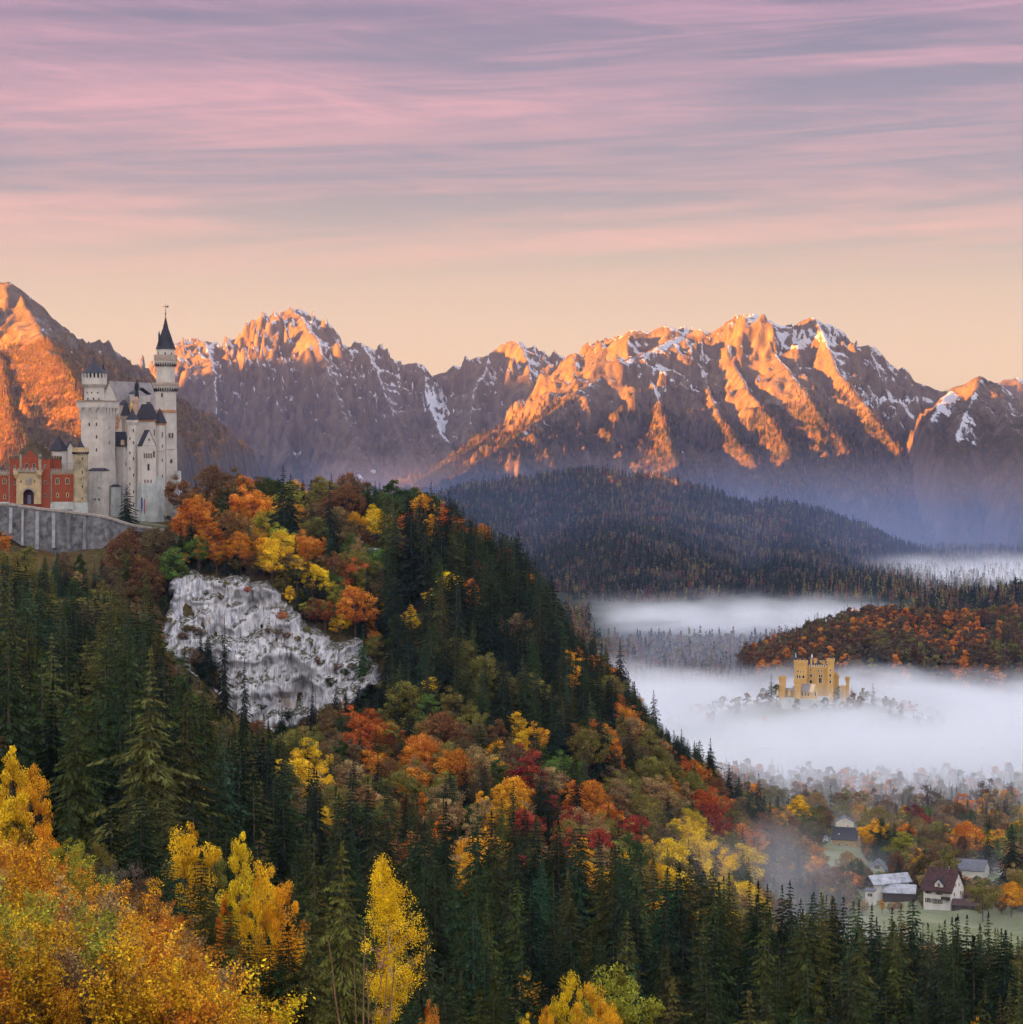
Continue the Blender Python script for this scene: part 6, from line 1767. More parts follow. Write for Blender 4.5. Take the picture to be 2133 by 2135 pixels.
for i in range(7):
    a0 = 290 + i * 85; b4 = [(Xg(a0), DG - 2.1, 0), (Xg(a0 + 52), DG - 2.1, 0), (Xg(a0 + 52), DG - 1.7, 0), (Xg(a0), DG - 1.7, 0)]; mb.hexa([(q[0], q[1], Zg(965) + .003) for q in b4], [(q[0], q[1], Zg(925)) for q in b4])
mb.build('balcony', PORTALG, gh)
for xx_ in (335, 810):
    mb = MB(); cb = (Xg(xx_), DG - 1.7); mb.prism(cb, .25, .95, Zg(1135), Zg(1060), 12); mb.prism(cb, .98, 1.0, Zg(1060) + .003, Zg(968), 12); mb.build('bartizan', PORTAL, gh)
plate([(530, 1270), (530, 1120), (600, 1085), (660, 1120), (660, 1270)], DG - 1.62, .12).build('coat_of_arms', PORTALG, gh)
for zx, zy, w_, h_ in ((535, 915, .8, 1.4), (685, 915, .6, 1.4), (300, 925, .4, 1.0), (912, 920, .45, 1.1), (912, 1250, .45, 1.2), (912, 1510, .45, 1.2), (300, 1260, .4, 1.2)):
    window(gh, Frame((Xg(1005), DG - (.13 if zx in (535, 685) else 0)), 1, 1, 0, 1, 0), 'f', (1005 - zx) * DG / F / 9.65, Zg(zy), w_, h_, True, .18, [PORTALG, GLASS], 1 if w_ > .7 else 0)
for zx in (440, 715): window(gh, Frame((Xg(838), DG - 1.6), 1, 1, 0, 1, 0), 'f', (838 - zx) * DG / F / 9.65, Zg(1215), .3, .7, False, .05, [PORTALG, GLASS])
# red wings left and right
for (x0, x1, yt_, wins, nm) in ((1010, 1465, 1030, [(1150, 1240, 1.0, 1.9, 1), (1350, 1240, 1.0, 1.9, 1), (1150, 1505, .5, 1.3, 0), (1355, 1505, .5, 1.3, 0)], 'gate_wing'), (-330, 195, 1060, [(85, 1240, 1.0, 1.7, 1), (85, 1540, .5, 1.3, 0), (-110, 1240, 1.0, 1.7, 1), (-110, 1540, .5, 1.3, 0)], 'gate_wing')):
    fw = Frame((Xg(x1), DG + .6), (x1 - x0) * DG / F / 9.65, 9, Zg(1640), Zg(yt_), 0)
    mb = MB(); fw.box(mb, fw.zb - 2, fw.zt); gwg = mb.build(nm, BRICK, castle)
    mb = MB(); fw.box(mb, fw.zt + .003, fw.zt + .35, .12); fw.box(mb, fw.zt + .353, fw.zt + .9, .2); fw.merlons(mb, fw.zt + .904, .7, 9, .2); mb.build('battlement', PORTALG, gwg)
    mb = MB()
    for i in range(14):
        u_ = fw.w * (i + .5) / 14; mb.hexa(fw.ring(fw.zt - .45, 0, u0=u_ - .12, u1=u_ + .12, v0=-.14, v1=-.01), fw.ring(fw.zt - .01, 0, u0=u_ - .12, u1=u_ + .12, v0=-.14, v1=-.01))
    mb.build('corbel', PORTAL, gwg)
    mb = MB(); fw.box(mb, fw.zb - 2, Zg(1640) + .6, .15); mb.build('footing', LIMEW, gwg)
    for zx, zy, w_, h_, ml in wins: window(gwg, fw, 'f', (x1 - zx) * DG / F / 9.65, Zg(zy), w_, h_, True, .22, [PORTAL, GLASS], ml)
    xq = x0 if x0 > 0 else x1 - 30
    mb = MB(); uq = (x1 - xq - 15) * DG / F / 9.65; mb.hexa(fw.ring(fw.zb, 0, u0=uq - .22, u1=uq + .22, v0=-.18, v1=-.01), fw.ring(fw.zt, 0, u0=uq - .22, u1=uq + .22, v0=-.18, v1=-.01)); mb.build('pilaster', PORTALG, gwg)
fw = Frame((Xg(1160), DG + 5), (1160 - 1020) * DG / F / 9.65 + .6, 3, Zg(1000), Zg(750), 0); mb = MB(); fw.box(mb, fw.zb, fw.zt); a_ = mb.build('rear_tower', BRICK, gh); mb = MB(); fw.box(mb, fw.zt + .003, fw.zt + .5, .2); fw.merlons(mb, fw.zt + .504, .5, 4, .2); mb.build('battlement', BRICKT, gh)
# white courtyard buildings seen over the red wing
fy = frc(345, 430, 455, 1065, 1200, 950); mb = MB(); fy.box(mb, fy.zb - 2, fy.zt); yd = mb.build('courtyard_house', LIME, castle); mb = MB(); fy.hip(mb, fy.zt + .15, Zc(960, 950), .4, 2.5, 2.5); mb.build('roof', SLATE, yd)
for i in range(4): window(yd, fy, 'f', fy.w * (.15 + .22 * i), Zc(1125, 950), .5, 1.3, True, .15, LW)
fy = frc(455, 470, 500, 1040, 1200, 953, -40); mb = MB(); fy.box(mb, fy.zb - 2, fy.zt); fy.gable_side(mb, fy.zt + .003, Zc(1005, 953)); mb.build('oriel_house', LIME, castle)
mb = MB(); fy.slabs(mb, fy.zt + .05, Zc(1003, 953), 'side', .2, .25); mb.build('roof', SLATE, castle)
fy = frc(400, 490, 500, 1150, 1200, 946, -10); mb = MB(); fy.box(mb, fy.zt - .3, fy.zt, .1); mb.build('gallery_roof', LIMEW, castle)

# ------------------------------------------------------------------ retaining wall
DW = 918.0
pts_top = [(-40, 1432), (70, 1428), (140, 1440), (280, 1460), (420, 1475), (560, 1492), (640, 1502), (700, 1512), (760, 1525), (830, 1548), (900, 1570), (1000, 1588), (1100, 1600), (1190, 1612)]
bot = lambda zx: np.interp(zx, [-40, 50, 180, 300, 420, 640, 720, 800, 900, 1190], [1600, 1660, 1740, 1760, 1790, 1790, 1740, 1660, 1620, 1650])
wall = root('retaining_wall', (Xc(350, DW), DW, Zc(1790, DW)), 'curved grey stone retaining wall with pale buttresses below the castle', 'wall')
def wall_y(zx): return DW - 4 * math.cos((zx - 350) / 420) + 16 * sstep(650, 1200, np.array(float(zx))).item()
mbw = MB(); mbc = MB(); mbp = MB()
for (a, ya), (b_, yb) in zip(pts_top[:-1], pts_top[1:]):
    Da, Db = wall_y(a), wall_y(b_)
    def pc(zx, D, zy, dy=0): return (X(zx / 3.33, D), D + dy, Z(620 + zy / 3.33, D))
    for mb_, t0, t1, g in ((mbw, 16, None, 0), (mbc, 0, 16, -.35)):
        za, zb_ = ya + t0, yb + t0
        la = bot(a) if t1 is None else ya + t1 - .2; lb = bot(b_) if t1 is None else yb + t1 - .2
        mb_.hexa([pc(a, Da, la, g), pc(b_, Db, lb, g), pc(b_, Db, lb, 2.5), pc(a, Da, la, 2.5)], [pc(a, Da, za, g), pc(b_, Db, zb_, g), pc(b_, Db, zb_, 2.5), pc(a, Da, za, 2.5)])
mbw.build('wall_face', RUBBLE, wall); mbc.build('parapet', COPING, wall)
PALEB = simple_mat('pale_buttress_stone', (0.29, 0.29, 0.30), var=.2, scale=.4, streak=.3)
for i, zx in enumerate((78, 160, 262, 375, 480, 590)):
    D_ = wall_y(zx) ; ytop = np.interp(zx, [p_[0] for p_ in pts_top], [p_[1] for p_ in pts_top]) + 30; yb_ = bot(zx) - (40 if i in (0, 3, 4, 5) else 5); w_ = (11, 8, 12, 11, 13, 12)[i]
    q = [(X((zx - w_) / 3.33, D_), D_ - .9), (X((zx + w_) / 3.33, D_), D_ - .9), (X((zx + w_) / 3.33, D_), D_ + .3), (X((zx - w_) / 3.33, D_), D_ + .3)]
    mb = MB(); mb.hexa([(a, b_ - (.5 if j < 2 else 0), Z(620 + yb_ / 3.33, D_)) for j, (a, b_) in enumerate(q)], [(a, b_, Z(620 + ytop / 3.33, D_)) for a, b_ in q]); mb.build('buttress', PALEB if i < 4 else RUBBLE, wall)
q = [(X(z_ / 3.33, DW - 6), d_) for z_, d_ in ((395, DW - 6.5), (640, DW - 6.5), (640, DW), (395, DW))]
mb = MB(); mb.hexa([(a, b_, Z(620 + 1880 / 3.33, DW)) for a, b_ in q], [(a, b_, Z(620 + 1788 / 3.33, DW)) for a, b_ in q]); mb.build('footing', PINK, wall)
# terrace fill so that the castle stands on ground
mb = MB(); mb.hexa([(Xc(-80, 925), 918, -75), (Xc(1150, 925), 936, -75), (Xc(1230, 1000), 1010, -75), (Xc(-160, 1000), 1010, -75)], [(Xc(-80, 925), 919, Zc(1450, 925)), (Xc(1150, 925), 936, Zc(1600, 925)), (Xc(1230, 1000), 1010, Zc(1560, 925)), (Xc(-160, 1000), 1010, Zc(1440, 925))])
tag(mb.build('terrace', simple_mat('terrace_ground', (0.10, 0.10, 0.06))), kind='structure')
# ------------------------------------------------------------------ the pale cliff
def cliff():
    xs = np.arange(X(290, 855), X(830, 855), .55); zs = np.arange(Z(1570, 850), Z(1150, 870), .55)
    xx, zz = np.meshgrid(xs, zs)
    Ds = np.arange(770, 905, 1.0)
    G_ = np.stack([ground_z(xx[0], np.full(len(xs), d_), False) for d_ in Ds])      # (nD, nx)
    ys = np.zeros_like(xx)
    for j in range(len(xs)):
        col = np.maximum.accumulate(G_[:, j]); ys[:, j] = np.interp(zs, col, Ds)
    px = CX + xx / ys * F; py = HOR - zz / ys * F
    P_ = np.array(CLIFF, float); d = np.full(xx.shape, 1e9); ins = np.zeros(xx.shape, bool)
    for i in range(len(P_)):
        a = P_[i]; b_ = P_[(i + 1) % len(P_)]; L = b_ - a
        tt = np.clip(((px - a[0]) * L[0] + (py - a[1]) * L[1]) / (L @ L), 0, 1)
        d = np.minimum(d, np.hypot(px - a[0] - tt * L[0], py - a[1] - tt * L[1]))
        c = ((a[1] > py) != (b_[1] > py)) & (px < (b_[0] - a[0]) * (py - a[1]) / (b_[1] - a[1] + 1e-9) + a[0]); ins ^= c
    sd = np.where(ins, d, -d) + 20 * fbm(xx / 8, zz / 8, 5, 61, .6)
    prot = -7 + 16 * (1 - sstep(-14, 10, sd)) + 22 * (1 - sstep(-30, -10, sd))
    wz = zz + 5 * fbm(xx / 18, zz / 18, 3, 68); wx_ = xx + 3 * fbm(xx / 12, zz / 12, 3, 69)
    n = 4.2 * ridged(wx_ / 22, wz / 34, 5, 62, .55) + 2.4 * fbm(wx_ / 3.6, wz / 14, 5, 63, .6) + 1.5 * ridged(wx_ / 7, wz / 9, 4, 64) + .8 * fbm(xx / 1.2, zz / 3, 3, 65)
    led = 3.6 * (sstep(-.1, .15, pnoise(xx / 26 + .3 * fbm(xx / 9, zz / 9, 3, 67), zz / 11, 66)) - .5)
    # the dark hollow low on the face
    hol = 4.5 * np.exp(-((px - 628) / 13) ** 2 - ((py - 1452) / 34) ** 2)
    ys = 0.5 * ys + 0.5 * (848 + (zz + 88) * .45) + prot - n + 3 - led + hol
    o = link('cliff', raw_mesh('cliff', np.stack([xx.ravel(), ys.ravel(), zz.ravel()], 1), grid_faces(*xx.shape), [MCLIFF], True))
    tag(o, 'steep pale grey limestone cliff face streaked with dark water stains', None, None, 'structure')
m, t = mat('cliff_limestone')
geo = t.new('ShaderNodeNewGeometry'); pos = geo.outputs['Position']
v1 = t.noise(t.vscale(pos, (.55, .25, .07)), 1.0, 7, .7, .8); v2 = t.noise(t.vscale(pos, (1.9, .6, .13)), 1.0, 6, .7, .6); n1 = t.noise(pos, .09, 5, .6); n2 = t.noise(pos, .8, 5, .7)
c = t.mix(t.map(v1, .36, .62), (.21, .22, .255, 1), (.58, .58, .60, 1))
c = t.mix(t.map(v2, .50, .66), c, (.76, .75, .74, 1)); c = t.mix(t.map(v2, .42, .33), c, (.07, .075, .09, 1))
c = t.mix(t.map(n1, .60, .72, 0, .8), c, (.34, .26, .19, 1))
nn = t.new('ShaderNodeSeparateXYZ', {0: geo.outputs['Normal']})
c = t.mix(t.math('MULTIPLY', t.map(nn.outputs['Z'], .55, .75), t.map(n2, .35, .55)), c, (.055, .048, .022, 1))
b = t.new('ShaderNodeBump', {'Height': t.math('ADD', n2, v2), 'Strength': 1.0, 'Distance': .5})
t.l.new(t.new('ShaderNodeBsdfDiffuse', {'Color': c, 'Normal': b.outputs[0]}).outputs[0], t.out.inputs[0])
MCLIFF = m
cliff()

# ------------------------------------------------------------------ the yellow birch
r = np.random.default_rng(77)
def birch():
    D = 232.0; px, top = 800, 1779; x = X(px, D); zt = Z(top, D); H = 19.0; z0 = zt - H
    parts = []; C = []; U = []; Wv = []; S = []
    zz = np.linspace(0, H * .97, 12); st = np.stack([.5 * np.sin(zz / 5) - .02 * zz + .3, .2 * np.cos(zz / 4), zz], 1)
    parts.append(tube(st, .12 * (1.05 - zz / H), 6))
    for i in range(64):
        tt = r.uniform(.2, .97); q = np.array([np.interp(tt * H, zz, st[:, k]) for k in range(3)])
        prof = np.interp(tt, [.2, .45, .62, .72, .80, .9, 1.0], [1.7, 2.9, 2.7, 1.9, 1.25, .75, .25])
        a = r.uniform(0, 2 * np.pi); L = prof * r.uniform(.55, 1.15)
        e = q + np.array([math.cos(a) * L, math.sin(a) * L, L * .55]); parts.append(tube([q, (q + e) / 2 + np.array([0, 0, .1]), e], [.028, .018, .008], 4))
        for c_ in range(5):
            cpt = q + (e - q) * r.uniform(.25, 1.12) + r.normal(0, .2, 3); n = int(r.uniform(30, 120))
            d = r.normal(size=(n, 3)) * np.array([.26, .26, .34]); p = cpt + d; p[:, 2] -= .25 * np.abs(d[:, 0])
            nr = unit(r.normal(size=(n, 3)) + np.array([0, -.2, .4])); u = unit(np.cross(nr, r.normal(size=(n, 3)))); v = np.cross(nr, u); ln = .062 * r.uniform(.6, 1.5, n)
            C.append(p); U.append(u * ln[:, None]); Wv.append(v * (ln * .7)[:, None]); S.append(np.clip(r.normal(.5, .15) + r.normal(0, .18, n), 0, 1))
    V, Fc = quads(np.concatenate(C), np.concatenate(U), np.concatenate(Wv))
    o = thing('birch_tree', (x, D, z0), 'tall slender bright yellow birch rising alone among dark green spruces', 'birch')
    cr = link('crown', crown_mesh('crown', V, Fc, np.concatenate(S), M_LEAF), o); cr['tint'] = [.78, .50, .018]
    link('trunk', raw_mesh('trunk', *join_geo(parts), [M_BIRCH]), o)
birch()

# ------------------------------------------------------------------ dry stalks close to the camera
STALK = simple_mat('dry_stalk', (.20, .10, .05), var=.25, scale=30, bump=0)
PODM = simple_mat('withered_leaf', (.28, .15, .08), var=.3, scale=40, bump=0)
def stalk(pts, D, rad, label, heads=(), twigs=()):
    P3 = [np.array([X(a, D), D, Z(b_, D)]) for a, b_ in pts]
    base = P3[0]; P3 = [q - base for q in P3]
    n = 14; tt = np.linspace(0, len(P3) - 1, n); path = np.array([[np.interp(q, range(len(P3)), [p_[k] for p_ in P3]) for k in range(3)] for q in tt])
    foot = np.array([path[0][0], 0, float(ground_z(base[0], base[1])) - base[2] - .05]); path = np.vstack([foot, path])
    o = thing('dry_stalk', tuple(base), label, 'dry stalk', 'dry stalks in front of the trees')
    link('stem', raw_mesh('stem', *tube(path, rad * .72 * np.linspace(1.1, .55, len(path)), 5), [STALK]), o)
    for tw in twigs:
        q = np.array([[X(a, D) - base[0], r.uniform(-.02, .02), Z(b_, D) - base[2]] for a, b_ in tw]); link('twig', raw_mesh('twig', *tube(q, [rad * .6] * (len(q) - 1) + [rad * .25], 4), [STALK]), o)
    for hx, hy, s_ in heads:
        c = np.array([X(hx, D) - base[0], 0, Z(hy, D) - base[2]]); V = []; Fc = []
        for k in range(3):
            a = r.uniform(0, 6.28); L = s_ / F * D * r.uniform(.4, .75); u = np.array([math.cos(a), r.uniform(-.4, .4), math.sin(a)]); w = np.cross(u, [0, 1, 0]); w = w / np.linalg.norm(w) * L * .22
            o_ = len(V); V += [c, c + u * L * .45 + w + [0, -.004, 0], c + u * L + [0, .006, 0], c + u * L * .5 - w + [0, .004, 0]]; Fc.append((o_, o_ + 1, o_ + 2, o_ + 3))
        link('withered_leaf', raw_mesh('withered_leaf', V, Fc, [PODM]), o)
stalk([(720,2200),(700,2090),(692,2010),(683,1950)], 8.0, .0035, 'curved pale dry stalk, leftmost of the bare stalks before the spruces')
stalk([(745,2200),(741,2100),(738,1995)], 8.4, .003, 'short straight reddish dry stalk left of the tallest one')
stalk([(758,2200),(758,2060),(760,1932)], 8.0, .0036, 'tallest straight reddish dry stalk, standing quite bare')
stalk([(770,2200),(768,2090),(766,2020),(764,2010)], 7.8, .0028, 'dry stalk with a curled withered leaf near its bent top', [(764,2012,22),(768,2024,18)])
stalk([(768,2200),(782,2100),(796,2040),(803,1985)], 7.6, .0026, 'slanting dry stalk whose withered head hangs over the others', [(786,1988,26),(780,1982,20),(798,2018,20),(800,2004,18),(790,2012,16)], [((766,2060),(780,2035),(788,2014),(792,2008)),((796,2040),(790,2018),(786,1992))])
stalk([(790,2200),(800,2120),(805,2060),(806,2030)], 8.2, .003, 'thin yellowish dry stalk with a tuft low down', [(796,2112,16),(804,2108,14)])
stalk([(800,2200),(812,2110),(820,2050),(822,2003)], 8.0, .0032, 'yellow brown dry stalk, rightmost of the bare stalks', [(810,2110,16)])

# ------------------------------------------------------------------ the yellow castle on its knoll
DY = 1700.0
Xy, Zy, fry = kit(5.514, 1550, 1300, DY)
OCHRE = simple_mat('ochre_render', (0.52, 0.31, 0.09), var=.10, scale=.15, streak=.1)
OCHREL = simple_mat('pale_ochre_trim', (0.62, 0.47, 0.26), var=.1, scale=.3)
YW = [OCHREL, GLASS]
yc = root('castle', (Xy(800), DY + 8, Zy(900)), 'small ochre yellow battlemented castle standing out of the valley fog', 'castle')
def ytower(nm, x0, xe, x1, yt, yb, mn=3, D=DY, yaw=-14, wins=(), par=None, drop=6):
    f_ = fry(x0, xe, x1, yt, yb, D, yaw); mb = MB(); f_.box(mb, f_.zb - drop, f_.zt); o = mb.build(nm, OCHRE, par or yc)
    mb = MB(); f_.box(mb, f_.zt - 2.2, f_.zt - .01, .0, .45); f_.box(mb, f_.zt + .003, f_.zt + .35, .45); f_.merlons(mb, f_.zt + .354, 1.1, mn, .45, .6, 0, 'frbl'); mb.build('battlement', OCHRE, o)
    for u_, zy, w_, h_ in wins: window(o, f_, 'f', f_.w * u_, Zy(zy, D), w_, h_, True, .3, YW)
    return o, f_
fm = fry(600, 975, 1045, 505, 760, DY + 3, -14); mb = MB(); fm.box(mb, fm.zb - 14, fm.zt); mc = mb.build('main_block', OCHRE, yc)
mb = MB(); fm.box(mb, fm.zt + .003, fm.zt + .3, .35); fm.merlons(mb, fm.zt + .304, 1.3, 15, .35, .6, 0, 'frbl'); mb.build('battlement', OCHREL, mc)
mb = MB(); fm.hip(mb, fm.zt + .1, Zy(425, DY + 8), -.8, 9, 5.5); mb.build('roof', SLATE, mc)
for u_, zy, w_, h_ in [(.24, 690, 2.0, 3.4), (.26, 625, .9, 1.8), (.19, 625, .9, 1.8), (.28, 560, .8, 1.1), (.20, 560, .8, 1.1), (.52, 555, .8, 1.1), (.52, 625, 1.5, 2.0), (.52, 695, 1.6, 2.2), (.66, 625, 1., 1.6), (.66, 560, .7, 1.), (.40, 600, .5, 1.2)]:
    window(mc, fm, 'f', fm.w * u_, Zy(zy, DY), w_, h_, True, .35, YW, 1 if w_ > 1.2 else 0)
ytower('corner_tower', 590, 725, 742, 450, 700, 4, DY, -14, [(.70, 565, .8, 1.5), (.5, 565, .7, 1.), (.22, 565, .5, 1.), (.75, 630, .9, 2.), (.55, 630, .9, 2.), (.25, 630, 1.2, 2.)], drop=14)
ytower('corner_tower', 966, 1035, 1050, 430, 760, 3, DY - 1, -14, [(.5, 552, .8, 1.5), (.5, 615, 1.1, 2.), (.5, 690, 1.1, 2.)], drop=14)
ytower('side_turret', 1040, 1070, 1085, 590, 760, 2, DY + 3, -14, [(.5, 640, .5, 1.)]); ytower('side_turret', 1068, 1090, 1102, 620, 780, 2, DY + 4)
for a_ in ((770, 795, 412, 480), (808, 848, 408, 450), (880, 940, 430, 480)):
    f_ = fry(a_[0], a_[1] - 4, a_[1], a_[2], a_[3], DY + 8, -14); f_.d = 1.2; mb = MB(); f_.box(mb, f_.zb - 2, f_.zt); f_.box(mb, f_.zt + .003, f_.zt + .3, .15); mb.build('chimney', OCHRE, mc)
mb = MB(); mb.prism((Xy(806), DY + 9), .45, .5, Zy(405), Zy(380), 6); mb.prism((Xy(806), DY + 9), .42, .25, Zy(380), Zy(366), 6); mb.prism((Xy(806), DY + 9), .2, .14, Zy(366), Zy(360), 6); mb.build('statue', simple_mat('white_stone', (.7, .7, .72)), mc)
mb = MB(); mb.prism((Xy(604), DY + 2), .12, .08, Zy(450), Zy(330), 6)
mb.build('flagpole', METAL, yc); mb = MB(); mb.hexa([(Xy(600), DY + 1.9, Zy(395)), (Xy(614), DY + 1.9, Zy(395)), (Xy(614), DY + 2, Zy(395)), (Xy(600), DY + 2, Zy(395))], [(Xy(597), DY + 1.9, Zy(340)), (Xy(611), DY + 1.9, Zy(340)), (Xy(611), DY + 2, Zy(340)), (Xy(597), DY + 2, Zy(340))]); mb.build('flag', simple_mat('pale_blue_cloth', (.25, .4, .6)), yc)
ytower('gate_turret', 412, 478, 492, 632, 780, 3, DY - 8, -14, [(.5, 690, .5, 1.4), (.5, 740, .4, .9)])
ytower('front_turret', 590, 655, 668, 672, 870, 3, DY - 16, -14, [(.5, 710, .5, 1.), (.5, 790, .5, 1.)])
ytower('wall_turret', 1178, 1212, 1224, 640, 880, 3, DY - 4, -14, [(.5, 690, .5, 1.)])
fc = fry(660, 770, 850, 790, 880, DY - 17, -35); mb = MB(); fc.box(mb, fc.zb - 6, fc.zt); o = mb.build('chapel', OCHRE, yc); mb = MB(); fc.hip(mb, fc.zt + .1, Zy(700, DY - 16), .3, .1, 3.); mb.build('roof', ROOFG, o)
for i in range(3): window(o, fc, 'f', fc.w * (.2 + .28 * i), Zy(835, DY - 17), 1.0, 2.2, True, .3, YW)
fc2 = fry(760, 800, 858, 790, 910, DY - 19, -50); mb = MB(); fc2.box(mb, fc2.zb - 5, fc2.zt); fc2.gable_side(mb, fc2.zt + .003, Zy(705, DY - 19)); o = mb.build('gable_house', OCHRE, yc); window(o, fc2, 'r', fc2.d * .5, Zy(840, DY - 19), 1.4, 3.2, True, .4, YW)
mb = MB(); fc2.slabs(mb, fc2.zt + .05, Zy(704, DY - 19), 'side', .25, .1); mb.build('roof', OCHREL, o)
fw = fry(1110, 1190, 1222, 720, 890, DY + 2, -14); mb = MB(); fw.box(mb, fw.zb - 4, fw.zt); o = mb.build('outer_wall', OCHREL, yc)
fw = fry(415, 590, 600, 775, 850, DY - 6, -14); mb = MB(); fw.box(mb, fw.zb - 4, fw.zt); o = mb.build('low_wing', OCHRE, yc); mb = MB(); fw.hip(mb, fw.zt + .1, Zy(745, DY - 6), .3, .2, 4.); mb.build('roof', ROOFG, o)
for a_ in (395, 530):
    f_ = fry(a_ - 16, a_ + 8, a_ + 16, 790, 830, DY - 10, -14); mb = MB(); f_.box(mb, f_.zb, f_.zt); f_.gable_front(mb, f_.zt + .003, f_.zt + 1.6); mb.build('dormer', OCHREL, yc)
fw = fry(450, 900, 1200, 880, 940, DY - 24, -20); mb = MB(); fw.box(mb, fw.zb - 3, fw.zt); mb.build('terrace_wall', LIMEW, yc)
f_ = fry(982, 1010, 1022, 845, 905, DY - 26, -20); mb = MB(); f_.box(mb, f_.zb, f_.zt); f_.gable_front(mb, f_.zt + .003, f_.zt + 2.); mb.build('garden_pavilion', OCHREL, yc)
for px, top, c_, pr in [(1740, 1440, 'spruce', 0), (1722, 1450, 'darkgreen', 1), (1700, 1462, 'olive', 1), (1660, 1452, 'olive', 1), (1780, 1440, 'rust', 1), (1792, 1446, 'rust', 1), (1768, 1450, 'brown', 1), (1640, 1462, 'olive', 1), (1600, 1440, 'brown', 1), (1583, 1442, 'rust', 1), (1557, 1440, 'rust', 1), (1820, 1424, 'spruce', 0), (1715, 1470, 'olive', 1), (1685, 1475, 'green', 1), (1755, 1458, 'olive', 1), (1620, 1422, 'olive', 1), (1608, 1405, 'spruce', 0), (1745, 1425, 'green', 1)]:
    D = 1672.0 if 1640 < px < 1800 and top > 1430 else 1705.0
    H = 15.0 if pr else 18.0
    d = far_rec(('broad_far', 1) if pr else ('spruce_far', 0), X(px, D), D, Z(top, D) - H, H, c_)
    spawn(d, f"{COLOUR_WORD[c_]} {'tree' if pr else 'spruce'} half sunk in fog " + ('below' if 1640 < px < 1800 else 'beside') + ' the yellow castle', 'trees round the yellow castle')

rk = []
for _ in range(230):
    a = rng.uniform(0, 6.283); q = rng.uniform(.45, 1.5); x = KNOLL[0] + math.cos(a) * 62 * q; y = KNOLL[1] + math.sin(a) * 70 * q; z = float(ground_z(x, y))
    if y < KNOLL[1] + 30 and abs(x - KNOLL[0]) < 46 and z > -171: continue
    if abs(x - KNOLL[0]) < 44 and 1672 < y < 1735: continue
    bq = rng.random() < .7; rk.append(far_rec(('broad_far' if bq else 'spruce_far', int(rng.integers(0, 3))), x, y, z - .5, rng.uniform(8, 13), str(rng.choice(['rust', 'olive', 'brown', 'orange'] if bq else ['spruce', 'darkspruce']))))
far_wood('forest', 'foggy autumn wood on the knoll round the yellow castle', rk, {})

# ------------------------------------------------------------------ village houses
WHITE = simple_mat('white_render', (0.68, 0.66, 0.61), var=.08, scale=.4, streak=.1)
CREAM = simple_mat('cream_render', (0.66, 0.60, 0.46), var=.08, scale=.4)
YELR = simple_mat('yellow_render', (0.50, 0.33, 0.13), var=.08, scale=.4)
TILE = simple_mat('red_brown_tiles', (0.075, 0.040, 0.038), var=.3, scale=1.2, streak=.3)
GREYT = simple_mat('grey_tiles', (0.12, 0.125, 0.15), var=.2, scale=1.0, streak=.3)
SHEET = simple_mat('pale_sheet_roof', (0.34, 0.36, 0.40), var=.25, scale=.5, rough=.5)
WOODD = simple_mat('dark_timber', (0.05, 0.035, 0.028), var=.3)
SHUT = simple_mat('green_grey_shutter', (0.05, 0.06, 0.06))
Xv, Zv, _ = kit(3.996, 1650, 1600, 1000)
def house(label, corner, D, w, d, hwall, hroof, yaw, wallm, roofm, ridge='side', wins=(), eave=.6, base=None, chim=None, g='houses of the village in the mist', nm='house'):
    """corner = (zx, zy) foot of the near right corner on the village enlargement"""
    cx_ = X(1650 + corner[0] / 3.996, D); z0 = Z(1600 + corner[1] / 3.996, D)
    f_ = Frame((cx_, D), w, d, z0, z0 + hwall, yaw); rt_ = root(nm, (f_.pt(w / 2, d / 2, z0)), label, 'house', g)
    mb = MB(); f_.box(mb, z0 - 3, f_.zt); (f_.gable_side if ridge == 'side' else f_.gable_front)(mb, f_.zt + .003, f_.zt + hroof); wl = mb.build('wall', wallm, rt_)
    mb = MB(); f_.slabs(mb, f_.zt + .06, f_.zt + hroof + .06, 'side' if ridge == 'side' else 'back', .22, eave); rf = mb.build('roof', roofm, rt_)
    for side, u_, zr, ww, hh in wins:
        window(rt_, f_, side, (w if side == 'f' else d) * u_, z0 + zr, ww, hh, False, .12, [WHITE if wallm is not WHITE else CREAM, GLASS], 1)
        if side == 'f' and hh > 1.2:
            for sg in (-1, 1):
                o0, rt, nr = f_.face('f', w * u_, z0 + zr); q = o0 + rt * sg * (ww / 2 + .42) + nr * .03; mb = MB()
                a, b_ = q - rt * .24, q + rt * .24; mb.hexa([tuple(a + nr * .05), tuple(b_ + nr * .05), tuple(b_), tuple(a)], [tuple(v_ + Vector((0, 0, hh))) for v_ in (a + nr * .05, b_ + nr * .05, b_, a)]); mb.build('shutter', SHUT, rt_)
    if chim:
        q = f_.pt(w * chim[0], d * chim[1], 0); mb = MB(); zt_ = f_.zt + hroof; mb.prism(q, .42, .42, zt_ - 1.5, zt_ + .9, 4, phase=.8); mb.prism(q, .52, .52, zt_ + .903, zt_ + 1.05, 4, phase=.8); mb.build('chimney', COPING, rf)
    return rt_, f_, wl, rf
